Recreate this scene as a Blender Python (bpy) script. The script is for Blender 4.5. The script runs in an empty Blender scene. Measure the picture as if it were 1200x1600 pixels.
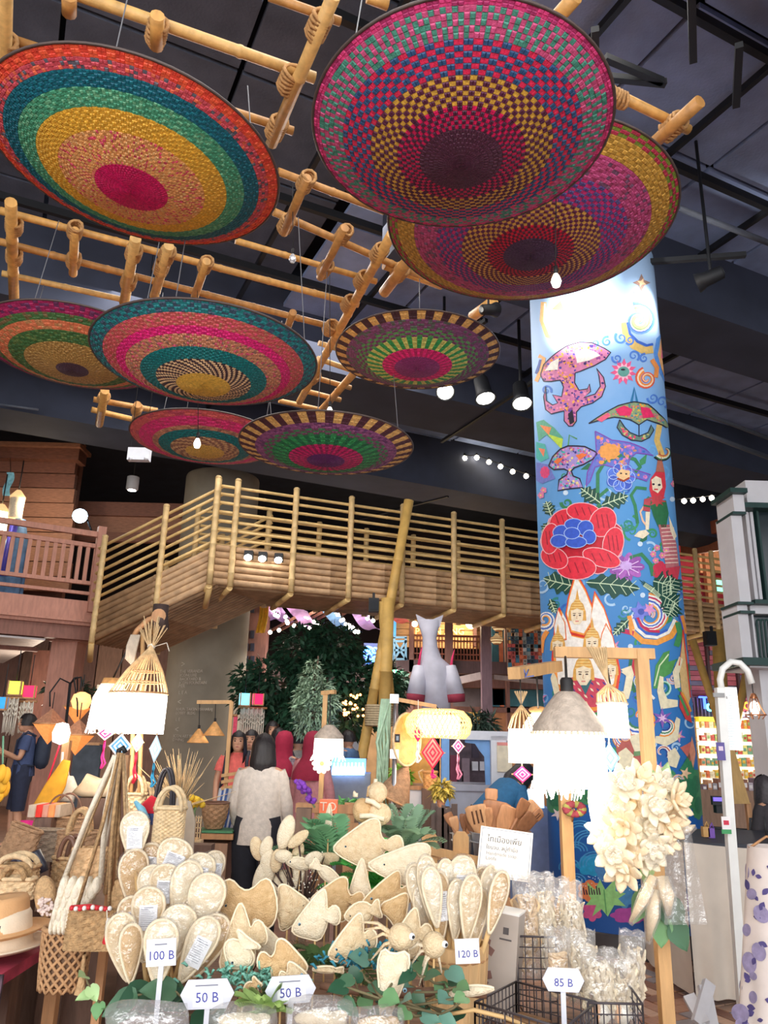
import bpy, bmesh, math, random
from mathutils import Vector, Matrix, Quaternion, noise as mnoise
random.seed(7)
sc = bpy.context.scene
C = sc.collection
R_ = math.radians
PI = math.pi

# ------------------------------------------------------------------ camera
F_PX, PITCH, ROLL, EYE = 1200.0, R_(16.5), R_(1.4),1.55
cam_d = bpy.data.cameras.new('camera')
cam_d.sensor_fit = 'VERTICAL'; cam_d.sensor_height = 36; cam_d.sensor_width = 27
cam_d.lens = F_PX*36/1600; cam_d.clip_start = .05; cam_d.clip_end = 200
cam = bpy.data.objects.new('camera', cam_d); C.objects.link(cam)
cam.location = (0,0, EYE); cam.rotation_euler = (Matrix.Rotation(PI/2+PITCH,3, 'X') @ Matrix.Rotation(ROLL,3, 'Z')).to_euler()
sc.camera = cam
# ------------------------------------------------------------------ world, exposure
w = bpy.data.worlds.new('mall_daylight'); sc.world = w; w.use_nodes = True
bg = w.node_tree.nodes['Background']
bg.inputs[0].default_value = (.93,.96,1.0,1); bg.inputs[1].default_value = 1.75
vs = sc.view_settings
vs.view_transform = 'Standard'; vs.look = 'None'; vs.gamma = 1; vs.use_curve_mapping = False
vs.exposure = .5
sc.cycles.max_bounces = 8; sc.cycles.transparent_max_bounces = 14
sc.cycles.diffuse_bounces = 4; sc.cycles.glossy_bounces = 2; sc.cycles.transmission_bounces = 4
sc.cycles.sample_clamp_indirect = 4

def lamp(kind, name, loc, energy, color=(1,.95,.88), size=.3, target=None, angle=60, blend=.5):
 d = bpy.data.lights.new(name, kind); d.energy = energy; d.color = color
 if kind == 'AREA': d.shape = 'RECTANGLE'; d.size = size; d.size_y = size
 else: d.shadow_soft_size = size
 if kind == 'SPOT': d.spot_size = R_(angle); d.spot_blend = blend
 o = bpy.data.objects.new(name, d); C.objects.link(o); o.location = loc
 if target is not None:
  o.rotation_euler = (Vector(target)-Vector(loc)).to_track_quat('-Z', 'Y').to_euler()
 return o

# area lamps: added unseen fill behind the viewer, ceiling lighting over the market floor
lamp('AREA', 'unseen_front_fill_light',(-1,-5,3.2),240,(1,.97,.93),5,(0,5,3.6))  # unseen fill lamp added behind the viewer to brighten the dish undersides
lamp('AREA', 'market_ceiling_light',(.5,3.2,6.9),90,(1,.97,.92),3,(.5,3.2,0))
lamp('AREA', 'plaza_ceiling_light',(-1.5,9.0,6.9),330,(1,.95,.9),4,(-1.5,9.0,0))
lamp('AREA', 'rear_plaza_fill_light',(-.6,16.3,3.5),170,(1,.93,.86),2.5,(-.6,17.3,0))  # unseen area lamp well below the ceiling, strengthened to brighten the background

# ------------------------------------------------------------------ photo geometry
CS, SN = math.cos(PITCH), math.sin(PITCH)
def ray(px, py):
 u, v = (px-600)/F_PX,(800-py)/F_PX
 u, v = u*math.cos(ROLL)-v*math.sin(ROLL), u*math.sin(ROLL)+v*math.cos(ROLL)
 return Vector((u, CS-v*SN, SN+v*CS))
EYEV = Vector((0,0, EYE))
def P(px, py, Y):
 d = ray(px, py); return EYEV+d*(Y/d.y)
def Pz(px, py, z):
 d = ray(px, py); return EYEV+d*((z-EYE)/d.z)
def Pt(px, py, t):
 return EYEV+ray(px, py)*t
def Pv(px, py, A, D):                     # on the vertical plane through A along D
 n = Vector((-D[1], D[0],0)); d = ray(px, py)
 return EYEV+d*(n.dot(Vector(A)-EYEV)/n.dot(d))
AX = R_(23.2)
E1 = Vector((math.cos(AX), math.sin(AX),0)); E2 = Vector((-math.sin(AX), math.cos(AX),0))
UP = Vector((0,0,1))

# ------------------------------------------------------------------ materials
def lin(c):
 return tuple(((x/255)/12.92 if x/255 <= .04045 else ((x/255+.055)/1.055)**2.4) for x in c)
MATS = {}
def M(name, col=(128,128,128), rough=.7, var=.12, scale=14, bump=.0, bscale=60, metal=0, emit=0, ecol=None,
      stretch=None, sss=0, trans=0, col2=None, spec=None):
 if name in MATS: return MATS[name]
 m = bpy.data.materials.new(name); m.use_nodes = True; nt = m.node_tree; N = nt.nodes; L = nt.links
 b = N['Principled BSDF']; c = lin(col)
 b.inputs['Roughness'].default_value = rough; b.inputs['Metallic'].default_value = metal
 if spec is not None: b.inputs['Specular IOR Level'].default_value = spec
 b.inputs['Base Color'].default_value = (*c,1)
 tc = N.new('ShaderNodeTexCoord'); src = tc.outputs['Object']
 if stretch:
  mp = N.new('ShaderNodeMapping'); mp.inputs['Scale'].default_value = stretch
  L.new(src, mp.inputs[0]); src = mp.outputs[0]
 if var > 0:
  nz = N.new('ShaderNodeTexNoise'); nz.inputs['Scale'].default_value = scale; nz.inputs['Detail'].default_value = 3
  L.new(src, nz.inputs['Vector'])
  rp = N.new('ShaderNodeValToRGB'); L.new(nz.outputs['Fac'], rp.inputs[0])
  rp.color_ramp.elements[0].position = .3; rp.color_ramp.elements[1].position = .7
  c2 = lin(col2) if col2 else [x*(1-var*1.3) for x in c]
  c1 = c if col2 else [min(1, x*(1+var)) for x in c]
  rp.color_ramp.elements[0].color = (*c2,1); rp.color_ramp.elements[1].color = (*c1,1)
  L.new(rp.outputs[0], b.inputs['Base Color'])
 if bump > 0:
  nb = N.new('ShaderNodeTexNoise'); nb.inputs['Scale'].default_value = bscale; nb.inputs['Detail'].default_value = 4
  L.new(src, nb.inputs['Vector'])
  bp = N.new('ShaderNodeBump'); bp.inputs['Strength'].default_value = bump; bp.inputs['Distance'].default_value = .02
  L.new(nb.outputs['Fac'], bp.inputs['Height']); L.new(bp.outputs[0], b.inputs['Normal'])
 if emit:
  e = lin(ecol or col); b.inputs['Emission Color'].default_value = (*e,1); b.inputs['Emission Strength'].default_value = emit
 if trans: b.inputs['Transmission Weight'].default_value = trans
 if sss: b.inputs['Subsurface Weight'].default_value = sss; b.inputs['Subsurface Radius'].default_value = (.02,.012,.008)
 MATS[name] = m; return m
def film(name, fac=.05, tint=(250,250,250), rough=.12, milk=.1):
 if name in MATS: return MATS[name]
 m = bpy.data.materials.new(name); m.use_nodes = True; nt = m.node_tree; N = nt.nodes; L = nt.links
 N.clear(); out = N.new('ShaderNodeOutputMaterial'); mx = N.new('ShaderNodeMixShader'); m2 = N.new('ShaderNodeMixShader')
 tr = N.new('ShaderNodeBsdfTransparent'); gl = N.new('ShaderNodeBsdfGlossy'); gl.inputs['Roughness'].default_value = rough
 di = N.new('ShaderNodeBsdfTranslucent'); df = N.new('ShaderNodeBsdfDiffuse'); m3 = N.new('ShaderNodeMixShader'); m3.inputs[0].default_value = .6
 for q in (di, df): q.inputs[0].default_value = (*lin(tint),1)
 tr.inputs[0].default_value = (.99,.99,.99,1); gl.inputs[0].default_value = (*lin(tint),1)
 nz = N.new('ShaderNodeTexNoise'); nz.inputs['Scale'].default_value = 26; nz.inputs['Detail'].default_value = 3
 tc = N.new('ShaderNodeTexCoord'); L.new(tc.outputs['Object'], nz.inputs[0])
 bp = N.new('ShaderNodeBump'); bp.inputs['Strength'].default_value = .8; bp.inputs['Distance'].default_value = .03
 L.new(nz.outputs['Fac'], bp.inputs['Height']); L.new(bp.outputs[0], gl.inputs['Normal'])
 L.new(di.outputs[0], m3.inputs[1]); L.new(df.outputs[0], m3.inputs[2])
 m2.inputs[0].default_value = milk; L.new(tr.outputs[0], m2.inputs[1]); L.new(m3.outputs[0], m2.inputs[2])
 mx.inputs[0].default_value = fac; L.new(m2.outputs[0], mx.inputs[1]); L.new(gl.outputs[0], mx.inputs[2]); L.new(mx.outputs[0], out.inputs[0])
 MATS[name] = m; return m
def wood(name, col=(150,110,80), d=.25, stretch=(3,3,.6), rough=.6):
 return M(name, col, rough, d,9,.15,30, stretch=stretch)

# ------------------------------------------------------------------ mesh builder
def frame_of(d):
 d = Vector(d).normalized()
 a = UP if abs(d.z) < .95 else Vector((1,0,0))
 x = a.cross(d).normalized(); return x, d.cross(x).normalized(), d
OFF = {}
class MB:
 def __init__(s): s.v = []; s.f = []; s.m = []; s.sm = []; s.mi = 0; s.smooth = False
 def add(s, vs, fs, smooth=None):
  o = len(s.v); s.v.extend(Vector(x) for x in vs)
  for f in fs: s.f.append([i+o for i in f]); s.m.append(s.mi); s.sm.append(s.smooth if smooth is None else smooth)
  return s
 def box(s, c, size, R=None):
  hx, hy, hz = size[0]/2, size[1]/2, size[2]/2; c = Vector(c)
  vs = [Vector((x, y, z)) for z in (-hz, hz) for y in (-hy, hy) for x in (-hx, hx)]
  if R is not None:
   if not isinstance(R, Matrix): R = Matrix.Rotation(R,3, 'Z')
   vs = [R @ q for q in vs]
  return s.add([c+q for q in vs], [(0,2,3,1),(4,5,7,6),(0,1,5,4),(2,6,7,3),(0,4,6,2),(1,3,7,5)], False)
 def bar(s, a, b, w, h, up=None):       # box beam from a to b, w across, h along up
  a, b = Vector(a), Vector(b); d = (b-a).normalized(); u = Vector(up) if up is not None else (UP if abs(d.z) < .9 else Vector((0,1,0)))
  x = d.cross(u).normalized(); u = x.cross(d).normalized(); x = x*w/2; u = u*h/2
  vs = [p+i*x+j*u for p in (a, b) for j in (-1,1) for i in (-1,1)]
  return s.add(vs, [(0,1,3,2),(4,6,7,5),(0,4,5,1),(2,3,7,6),(0,2,6,4),(1,5,7,3)], False)
 def path(s, pts, r, n=8, closed=False, caps=True, flat=1.0):
  pts = [Vector(p) for p in pts]; K = len(pts); rr = r if isinstance(r,(list, tuple)) else [r]*K
  px = None; vs = []
  for i, p in enumerate(pts):
   if closed: d = pts[(i+1) % K]-pts[i-1]
   else: d = pts[min(i+1, K-1)]-pts[max(i-1,0)]
   if d.length < 1e-9: d = Vector((0,0,1))
   d.normalize()
   if px is None: x, y, _ = frame_of(d)
   else:
    x = px-d*px.dot(d)
    x = x.normalized() if x.length > 1e-6 else frame_of(d)[0]; y = d.cross(x)
   px = x
   for k in range(n):
    t = 2*PI*k/n; vs.append(p+(x*math.cos(t)+y*math.sin(t)*flat)*rr[i])
  fs = []
  for i in range(K if closed else K-1):
   j = (i+1) % K
   for k in range(n): fs.append((i*n+k, i*n+(k+1) % n, j*n+(k+1) % n, j*n+k))
  s.add(vs, fs, True)
  if caps and not closed:
   o = len(s.v)-len(vs)
   for e in (0, K-1):
    f = [o+e*n+k for k in range(n)]
    s.f.append(f[::-1] if e == 0 else f); s.m.append(s.mi); s.sm.append(False)
  return s
 def tube(s, a, b, r0, r1=None, n=8, caps=True):
  return s.path([a, b], [r0, r0 if r1 is None else r1], n, caps=caps)
 def lathe(s, prof, o=(0,0,0), n=20, R=None, a0=0, a1=2*PI, sx=1, sy=1):
  o = Vector(o); full = abs(a1-a0-2*PI) < 1e-6; nn = n if full else n+1; vs = []
  for r, z in prof:
   for k in range(nn):
    t = a0+(a1-a0)*k/n; q = Vector((r*math.cos(t)*sx, r*math.sin(t)*sy, z))
    vs.append(o+(R @ q if R is not None else q))
  fs = []
  for i in range(len(prof)-1):
   for k in range(n):
    k2 = (k+1) % nn; fs.append((i*nn+k, i*nn+k2,(i+1)*nn+k2,(i+1)*nn+k))
  return s.add(vs, fs, True)
 def ball(s, c, r, nu=12, nv=8, R=None):
  if not isinstance(r,(list, tuple, Vector)): r = (r, r, r)
  c = Vector(c); vs = []; fs = []
  for j in range(nv+1):
   ph = -PI/2+PI*j/nv; rr = max(math.cos(ph),1e-3)
   for k in range(nu):
    t = 2*PI*k/nu; q = Vector((r[0]*rr*math.cos(t), r[1]*rr*math.sin(t), r[2]*math.sin(ph)))
    vs.append(c+(R @ q if R is not None else q))
  for j in range(nv):
   for k in range(nu): fs.append((j*nu+k, j*nu+(k+1) % nu,(j+1)*nu+(k+1) % nu,(j+1)*nu+k))
  return s.add(vs, fs, True)
 def prism(s, out, o, ax, ay, th, side=0):     # outline in the (ax, ay) plane, extruded th along the normal
  o, ax, ay = Vector(o), Vector(ax), Vector(ay); nrm = ax.cross(ay).normalized()
  lo, hi = (-th/2, th/2) if side == 0 else (0, th)
  K = len(out); vs = [o+ax*x+ay*y+nrm*lo for x, y in out]+[o+ax*x+ay*y+nrm*hi for x, y in out]
  fs = [tuple(range(K-1,-1,-1)), tuple(range(K,2*K))]+[(i,(i+1) % K, K+(i+1) % K, K+i) for i in range(K)]
  return s.add(vs, fs, False)
 def pillow(s, out, o, ax, ay, th, steps=((1,0),(.93,.55),(.72,.88),(.4,1)), wob=0, seed=0):
  o, ax, ay = Vector(o), Vector(ax), Vector(ay); nrm = ax.cross(ay).normalized(); K = len(out)
  cx = sum(p[0] for p in out)/K; cy = sum(p[1] for p in out)/K; rg = random.Random(seed)
  vs = []; rings = []
  def ring(sc_, h):
   i0 = len(vs)
   for x, y in out:
    vs.append(o+ax*(cx+(x-cx)*sc_)+ay*(cy+(y-cy)*sc_)+nrm*(h+(rg.uniform(-wob, wob) if 0 < sc_ < 1 else 0)))
   rings.append(i0)
  for sc_, h in reversed(steps[1:]): ring(sc_,-h*th/2)
  ring(1,0)
  for sc_, h in steps[1:]: ring(sc_, h*th/2)
  fs = [tuple(range(K-1,-1,-1))]
  for a, b in zip(rings, rings[1:]):
   for k in range(K): fs.append((a+k, a+(k+1) % K, b+(k+1) % K, b+k))
  fs.append(tuple(rings[-1]+k for k in range(K)))
  return s.add(vs, fs, True)
 def grid(s, fn, nu, nv, smooth=True):
  vs = [fn(i/nu, j/nv) for j in range(nv+1) for i in range(nu+1)]
  fs = [(j*(nu+1)+i, j*(nu+1)+i+1,(j+1)*(nu+1)+i+1,(j+1)*(nu+1)+i) for j in range(nv) for i in range(nu)]
  return s.add(vs, fs, smooth)
 def build(s, name, mat, parent=None, local=False):
  if parent is not None: off = Vector((0,0,0)) if local else OFF[parent.name]
  elif local: off = Vector((0,0,0))
  else:
   lo = [min(q[i] for q in s.v) for i in range(3)]; hi = [max(q[i] for q in s.v) for i in range(3)]
   off = Vector(((lo[0]+hi[0])/2,(lo[1]+hi[1])/2, lo[2]))
  me = bpy.data.meshes.new(name); me.from_pydata([q-off for q in s.v], [], s.f)
  me.polygons.foreach_set('material_index', s.m); me.polygons.foreach_set('use_smooth', s.sm)
  for q in (mat if isinstance(mat,(list, tuple)) else [mat]): me.materials.append(q)
  me.update()
  o = bpy.data.objects.new(name, me); C.objects.link(o)
  if parent is not None: o.parent = parent
  else: o.location = off
  OFF[o.name] = off
  return o
def obj_of(name, me, parent, loc=None):
 o = bpy.data.objects.new(name, me); C.objects.link(o); o.parent = parent
 if loc is not None: o.location = loc
 return o
def tag(o, label=None, cat=None, group=None, kind=None):
 if label: o['label'] = label
 if cat: o['category'] = cat
 if group: o['group'] = group
 if kind: o['kind'] = kind
 return o
def thing(name, label, cat, loc=(0,0,0), group=None):
 o = bpy.data.objects.new(name, None); C.objects.link(o); o.location = loc; o.empty_display_size = .1
 OFF[o.name] = Vector(loc); return tag(o, label, cat, group)
def struct(o): o['kind'] = 'structure'; return o
def dup(root, M4, label=None, group=None):
 r = root.copy(); C.objects.link(r); r.matrix_basis = M4
 if label: r['label'] = label
 if group: r['group'] = group
 for ch in list(root.children):
  c = ch.copy(); C.objects.link(c); c.parent = r
  for g in list(ch.children):
   d = g.copy(); C.objects.link(d); d.parent = c
 return r
def TRS(loc, rz=0, s=1, rx=0, ry=0):
 return Matrix.Translation(loc) @ Matrix.Rotation(rz,4, 'Z') @ Matrix.Rotation(ry,4, 'Y') @ Matrix.Rotation(rx,4, 'X') @ Matrix.Scale(s,4)
ORD = 'first second third fourth fifth sixth seventh eighth ninth tenth eleventh twelfth thirteenth fourteenth fifteenth sixteenth seventeenth eighteenth nineteenth twentieth'.split()
def ordw(n): return ORD[n] if n < 20 else 'twenty-'+ORD[n-20] if n < 29 else 'thirtieth'
def lerp(a, b, t): return a+(b-a)*t
def arc(c, r, a0, a1, n, ax, ay):
 return [Vector(c)+Vector(ax)*r*math.cos(a0+(a1-a0)*i/n)+Vector(ay)*r*math.sin(a0+(a1-a0)*i/n) for i in range(n+1)]
def sag(a, b, d, n=10):
 a, b = Vector(a), Vector(b); return [a.lerp(b, i/n)-UP*d*4*(i/n)*(1-i/n) for i in range(n+1)]
def text_part(name, body, o, ax, ay, size, mat, parent, th=.002, align='CENTER'):
 cu = bpy.data.curves.new('lettering', 'FONT'); cu.body = body; cu.size = size; cu.extrude = th/2
 cu.align_x = align; cu.align_y = 'CENTER'; cu.resolution_u = 2
 t = bpy.data.objects.new('lettering', cu); C.objects.link(t)
 bpy.context.view_layer.update()
 me = bpy.data.meshes.new_from_object(t.evaluated_get(bpy.context.evaluated_depsgraph_get()))
 bpy.data.objects.remove(t); bpy.data.curves.remove(cu)
 ax = Vector(ax).normalized(); ay = Vector(ay).normalized(); nz = ax.cross(ay)
 R = Matrix((ax, ay, nz)).transposed().to_4x4()
 off = OFF[parent.name] if parent is not None else Vector((0,0,0))
 me.transform(Matrix.Translation(Vector(o)-off) @ R)
 me.materials.clear(); me.materials.append(mat); me.name = name
 ob = bpy.data.objects.new(name, me); C.objects.link(ob)
 if parent is not None: ob.parent = parent; OFF[ob.name] = off
 return ob
CAMX = Vector((1,0,0))
def rect_on(px0, py0, px1, py1, Y):        # world x0, x1, z0, z1 of a photo rectangle on the plane at depth Y
 pm = (py0+py1)/2; return P(px0, pm, Y).x, P(px1, pm, Y).x, P((px0+px1)/2, py1, Y).z, P((px0+px1)/2, py0, Y).z
def pxbox(mb, px0, py0, px1, py1, Y, d=.05):
 x0, x1, z0, z1 = rect_on(px0, py0, px1, py1, Y)
 return mb.box(((x0+x1)/2, Y+d/2,(z0+z1)/2),(x1-x0, d, z1-z0))
# ================================================================== SETTING
BX = R_(25.5)
B1v = Vector((math.cos(BX), math.sin(BX),0)); B2v = Vector((-math.sin(BX), math.cos(BX),0))
def bc(a, b, z): return B1v*a+B2v*b+UP*z
BR = Matrix.Rotation(BX,3, 'Z')
floor_m = M('parquet_base',(150,112,92),.45,.2,6)
fl = struct(MB().box((0,10,-.1),(34,34,.2)).build('floor', floor_m))
pk = [M('parquet_light',(205,165,138),.4,.12,8, stretch=(6,1,1)), M('parquet_mid',(176,130,104),.4,.12,8, stretch=(6,1,1)),
      M('parquet_dark',(140,98,78),.4,.12,8, stretch=(6,1,1)), M('parquet_grey',(150,140,140),.4,.12,8)]
PKM = []
for m_ in pk:
 me = MB().box((0,0,0),(.29,.093,.008)).build('plank', m_, fl, local=True); PKM.append(me.data); bpy.data.objects.remove(me)
rg = random.Random(3); fo = -OFF[fl.name]; n_pl = 0
for i in range(-2,30):
 for j in range(-2,30):
  bx_, by_ = i*.31, j*.31
  c = Vector((1.15,4.1,0))+Matrix.Rotation(R_(25),3, 'Z') @ Vector((bx_-1.5, by_-.6,0))
  y_ok = 4.6 < c.y < 7.6 and (c.x > .25+.05*c.y and c.x < .42*c.y+.35)
  if not y_ok or n_pl >= 297: continue
  for q in range(3):
   a = R_(25)+(PI/2 if (i+j) % 2 else 0)
   o2 = Matrix.Rotation(a,3, 'Z') @ Vector((0,(q-1)*.1,0))
   o = obj_of('plank', PKM[rg.choice((0,0,1,1,1,2,3))], fl, c+o2+Vector((0,0,.004))+fo)
   o.rotation_euler.z = a; n_pl += 1

dark = M('ceiling_black',(40,44,56),.9,.15,3)
panel_m = M('ceiling_panel_brightened',(146,164,204),.85,.16,2.5,.25,40)  # lighter copy for the right-hand boards, extra light put into the colour
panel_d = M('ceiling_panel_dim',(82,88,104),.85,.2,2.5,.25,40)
steel = M('black_steel',(18,20,25),.6,.1)
ceil = struct(MB().box((1,11,8.1),(36,30,.2)).build('ceiling', dark))
# ceiling boards with dark joints, seen between the lattice and to the right of it
for a in range(-5,9):
 for b in range(1,12):
  c = bc(a*1.55+.4, b*1.3,0)
  if not (-.62*c.y-1.5 < c.x < .62*c.y+1.5) or c.y > 15 or c.y < 2: continue
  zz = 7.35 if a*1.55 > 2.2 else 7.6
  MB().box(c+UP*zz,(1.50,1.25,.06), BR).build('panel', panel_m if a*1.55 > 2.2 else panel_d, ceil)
for b in (3.1,4.4,6.7,8.1,10.2):                                  # steel runners under the boards
 MB().box(bc(5, b+.15,7.15),(16,.06,.09), BR).build('runner', steel, ceil)
for a in (2.1,3.65,5.2,6.8,8.4):
 MB().box(bc(a+.0,5.5,7.22),(.05,9,.07), BR).build('runner', steel, ceil)
# deep beams and ducts hanging below the boards
for (b0, b1_, a0, a1_, z0, z1) in ((1.1,2.35,1.2,12,6.2,8.0),(5.6,6.5,3.0,13,6.45,8),(9.2,10.4,-9,14,6.5,8.0),(12.4,13.4,-10,15,6.3,8)):
 MB().box(bc((a0+a1_)/2,(b0+b1_)/2,(z0+z1)/2),(a1_-a0, b1_-b0, z1-z0), BR).build('beam', M('duct_dark',(56,62,80),.8,.15,2), ceil)
for (pa, pb, z, r) in (((1060,325),(1215,385),6.6,.03),((870,560),(1215,690),6.2,.03),((1000,640),(1215,720),6.2,.04),((0,632),(60,640),6.3,.02)):
 MB().tube(Pz(*pa, z), Pz(*pb, z), r, n=8).build('conduit', M('conduit_grey',(92,98,110),.5,.1), ceil)
for (pa, pb, z) in (((930,45),(930,175),6.1),((1080,-20),(1083,95),6.1),((1155,70),(1150,165),6.1),((700,95),(1040,130),6.4),((945,90),(1035,128),6.4),
     ((870,420),(1165,398),6.25),((545,815),(700,775),6.3),((690,690),(850,585),6.5),((640,575),(760,500),6.7),((300,660),(420,540),7.0)):
 MB().bar(Pz(*pa, z), Pz(*pb, z),.05,.05).build('hanger_bar', steel, ceil)

# ---- far walls that close the hall
wb = struct(MB().box((2,24.2,4),(36,.3,8)).build('wall_back', M('hall_back',(58,44,44),.9,.15,1)))
wl = struct(MB().box((-13,11,4),(.3,28,8)).build('wall_left', M('hall_side',(60,46,42),.9,.15,1)))
wr = struct(MB().box((15.5,11,4),(.3,28,8)).build('wall_right', M('hall_side2',(48,44,48),.9,.15,1)))

# ---- plain khaki column with engraved directory
khaki = M('khaki_plaster',(150,142,126),.85,.06,4,.08,80)
pc = P(327,1000,15.4); pc.z = 0
colp = thing('directory_column', 'plain khaki round column with a faint engraved directory, behind the bamboo bridge', 'column', pc)
colp['kind'] = 'structure'
rK = .76
MB().lathe([(rK,0),(rK,6.72),(rK*.985,6.75),(0,6.75)], pc,48).build('shaft', khaki, colp)
MB().lathe([(rK*.6,6.75),(rK*.6,7.9),(0,7.9)], pc,32).build('capital', dark, colp)
lett = M('pale_lettering',(196,188,174),.7,0)
def col_text(s, px, py, size):
 pt = P(px, py, pc.y-rK*.96)
 an = math.atan2(pt.y-pc.y, pt.x-pc.x); q = pc+Vector((math.cos(an), math.sin(an),0))*(rK+.012); q.z = pt.z
 ax = Vector((-math.sin(an), math.cos(an),0))
 text_part('lettering', s, q, ax, UP, size, lett, colp,.004, 'LEFT')
for s, x, y, z in (('>',281,1038,.16),('THE VERANDA',279,1049,.08),('ICONLUXE',279,1055,.08),('BACKYARD &',279,1061,.08),('ICON FOUNTAIN',278,1067,.08),
                   ('PIER',277,1072,.08),('L E A',277,1082,.09),('<',275,1097,.16),('KHUN TAKSIN MAHARAJ',273,1108,.075),('LOBBY  BLDG',272,1114,.075),
                   ('L E',272,1124,.085),('<',271,1140,.16),('ICON ART SPACE',268,1150,.075),('DINING',267,1156,.075)):
 col_text(s, x, y, z)
# ================================================================== HANGING WOVEN DISHES
STRAW = {}
def straw(c):
 if c not in STRAW: STRAW[c] = M('straw_%d_%d_%d' % c, c,.55,.22,55,.25,160)
 return STRAW[c]
wire_m = M('rim_wire',(84,70,66),.5,.1)
cable_m = M('steel_cable',(120,122,128),.4,0)
ZLAT = 5.4
def dish(label, cx, cy, wpx, size, depth, bands, N=132, spin=0, tilt=(0,0), zc=None):
 t = size*1200/wpx; c = Pt(cx, cy, t); Rr = size/2; rg = random.Random(int(cx))
 root = thing('woven_dish', label, 'woven dish', c-UP*depth, 'woven dishes hanging under the bamboo lattice')
 tm = Matrix.Rotation(tilt[0],3, 'X') @ Matrix.Rotation(tilt[1],3, 'Y')
 def pt(r, a, h=0):
  q = r**1.55 if r < .9 else .9**1.55+(r-.9)*(1-.9**1.55)/.1
  p = Vector((Rr*r*math.cos(a), Rr*r*math.sin(a),-depth*(1-q)-h)); return c+tm @ p
 r0 = .0
 for bi,(r1, cols, pat, lab) in enumerate(bands):
  nr = max(2, round((r1-r0)*Rr/(.0155 if N > 180 else .0205 if N > 130 else .026))); mb = MB(); vs, fs, ms = [], [], []
  for j in range(nr):
   ra, rb = lerp(r0, r1, j/nr), lerp(r0, r1,(j+1)/nr); ra = max(ra,.004)
   for k in range(N):
    if pat == 'check': ci = (k//2+j) % 2
    elif pat == 'fine': ci = (k+j) % 2
    elif pat == 'rays': ci = (k//2) % 2
    elif pat == 'swirl': ci = ((k+2*j)//3) % 2
    elif pat == 'speck': ci = 0 if rg.random() < .7 else rg.randrange(1, len(cols))
    elif pat == 'weft': ci = (k+j//2) % 2 if rg.random() < .85 else rg.randrange(2)
    elif pat == 'rows': ci = ((j//2)+(k//2)) % 2 if rg.random() < .8 else 0
    else: ci = 0
    a0, a1 = 2*PI*k/N+spin,2*PI*(k+1)/N+spin
    g = .0016*Rr/.75; hh = (.0046 if (k//2+j) % 2 else .0018)*(.45+.55*min(1, ra*3))
    am = (a1-a0)*.16; rm = (rb-ra)*.16
    o = len(vs)
    for (r, a, h) in ((ra, a0,0),(ra, a1,0),(rb, a1,0),(rb, a0,0),(ra+rm, a0+am, hh),(ra+rm, a1-am, hh),(rb-rm, a1-am, hh),(rb-rm, a0+am, hh)):
     vs.append(pt(r, a, h))
    fs += [(o+4, o+7, o+6, o+5),(o, o+4, o+5, o+1),(o+1, o+5, o+6, o+2),(o+2, o+6, o+7, o+3),(o+3, o+7, o+4, o)]; ms += [ci]*5
  mb.v = vs; mb.f = fs; mb.m = ms; mb.sm = [False]*len(fs)
  b = mb.build('woven_band', [straw(q) for q in cols], root); b['label'] = lab
  r0 = r1
 # inside of the dish, its hoop and three wires
 prof = [(i/12,0) for i in range(13)]
 def back(u, v): return pt(max(u,.004), v*2*PI,-.012)
 MB().grid(back,12,48).build('inner_face', straw((170,120,80)), root)
 MB().path([pt(1.008,2*PI*i/64,0) for i in range(64)],.0075,6, closed=True).build('hoop', wire_m, root)
 for k in range(3):
  a = spin+2*PI*k/3+.5; p = pt(1.0, a)
  MB().tube(p,(c.x+(p.x-c.x)*.8, c.y+(p.y-c.y)*.8, max(ZLAT, p.z+.3)),.0035, n=4).build('hanging_wire', cable_m, root)
 return root
MAG, TEA, GRN, YEL, DPUR, ORG, PNK, TAN, OLV = (226,20,108),(0,112,130),(72,158,122),(238,186,66),(78,34,62),(240,92,58),(236,40,118),(232,168,102),(176,134,52)
dish('orange rimmed woven dish with hot pink centre, yellow and teal rings',215,252,438,1.5,.19,
     [(.25,(MAG,(200,10,95)), 'fine', 'hot pink woven centre'),(.50,(TAN,(222,80,110),(240,190,130)), 'speck', 'tan woven band with pink flecks'),(.65,(YEL,(226,170,50)), 'fine', 'yellow woven band'),
      (.77,(GRN,(110,180,140)), 'speck', 'green woven band'),(.87,(TEA,(0,96,118)), 'fine', 'dark teal woven band'),(.935,((205,78,92),(96,96,110),(232,110,80)), 'speck', 'red and grey flecked band'),
      (1.0,(ORG,(226,70,50)), 'rays', 'orange red woven edge')],228,.2,(R_(2.5), R_(5)))
dish('largest woven dish, pink and yellow chequers around a dark purple centre',720,206,458,1.36,.185,
     [(.28,(DPUR,(96,48,74)), 'fine', 'dark purple woven centre'),(.43,((228,24,100), DPUR), 'check', 'pink and purple chequered band'),(.61,((232,184,74),(92,34,66)), 'check', 'yellow and plum chequered band'),
      (.80,((236,44,92),(44,84,130)), 'check', 'red and blue chequered band'),(.96,((74,150,132),(208,84,134)), 'weft', 'green and pink flecked band'),(1.0,((226,66,134),(180,50,110)), 'rays', 'pink woven edge')],172,.1)
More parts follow.
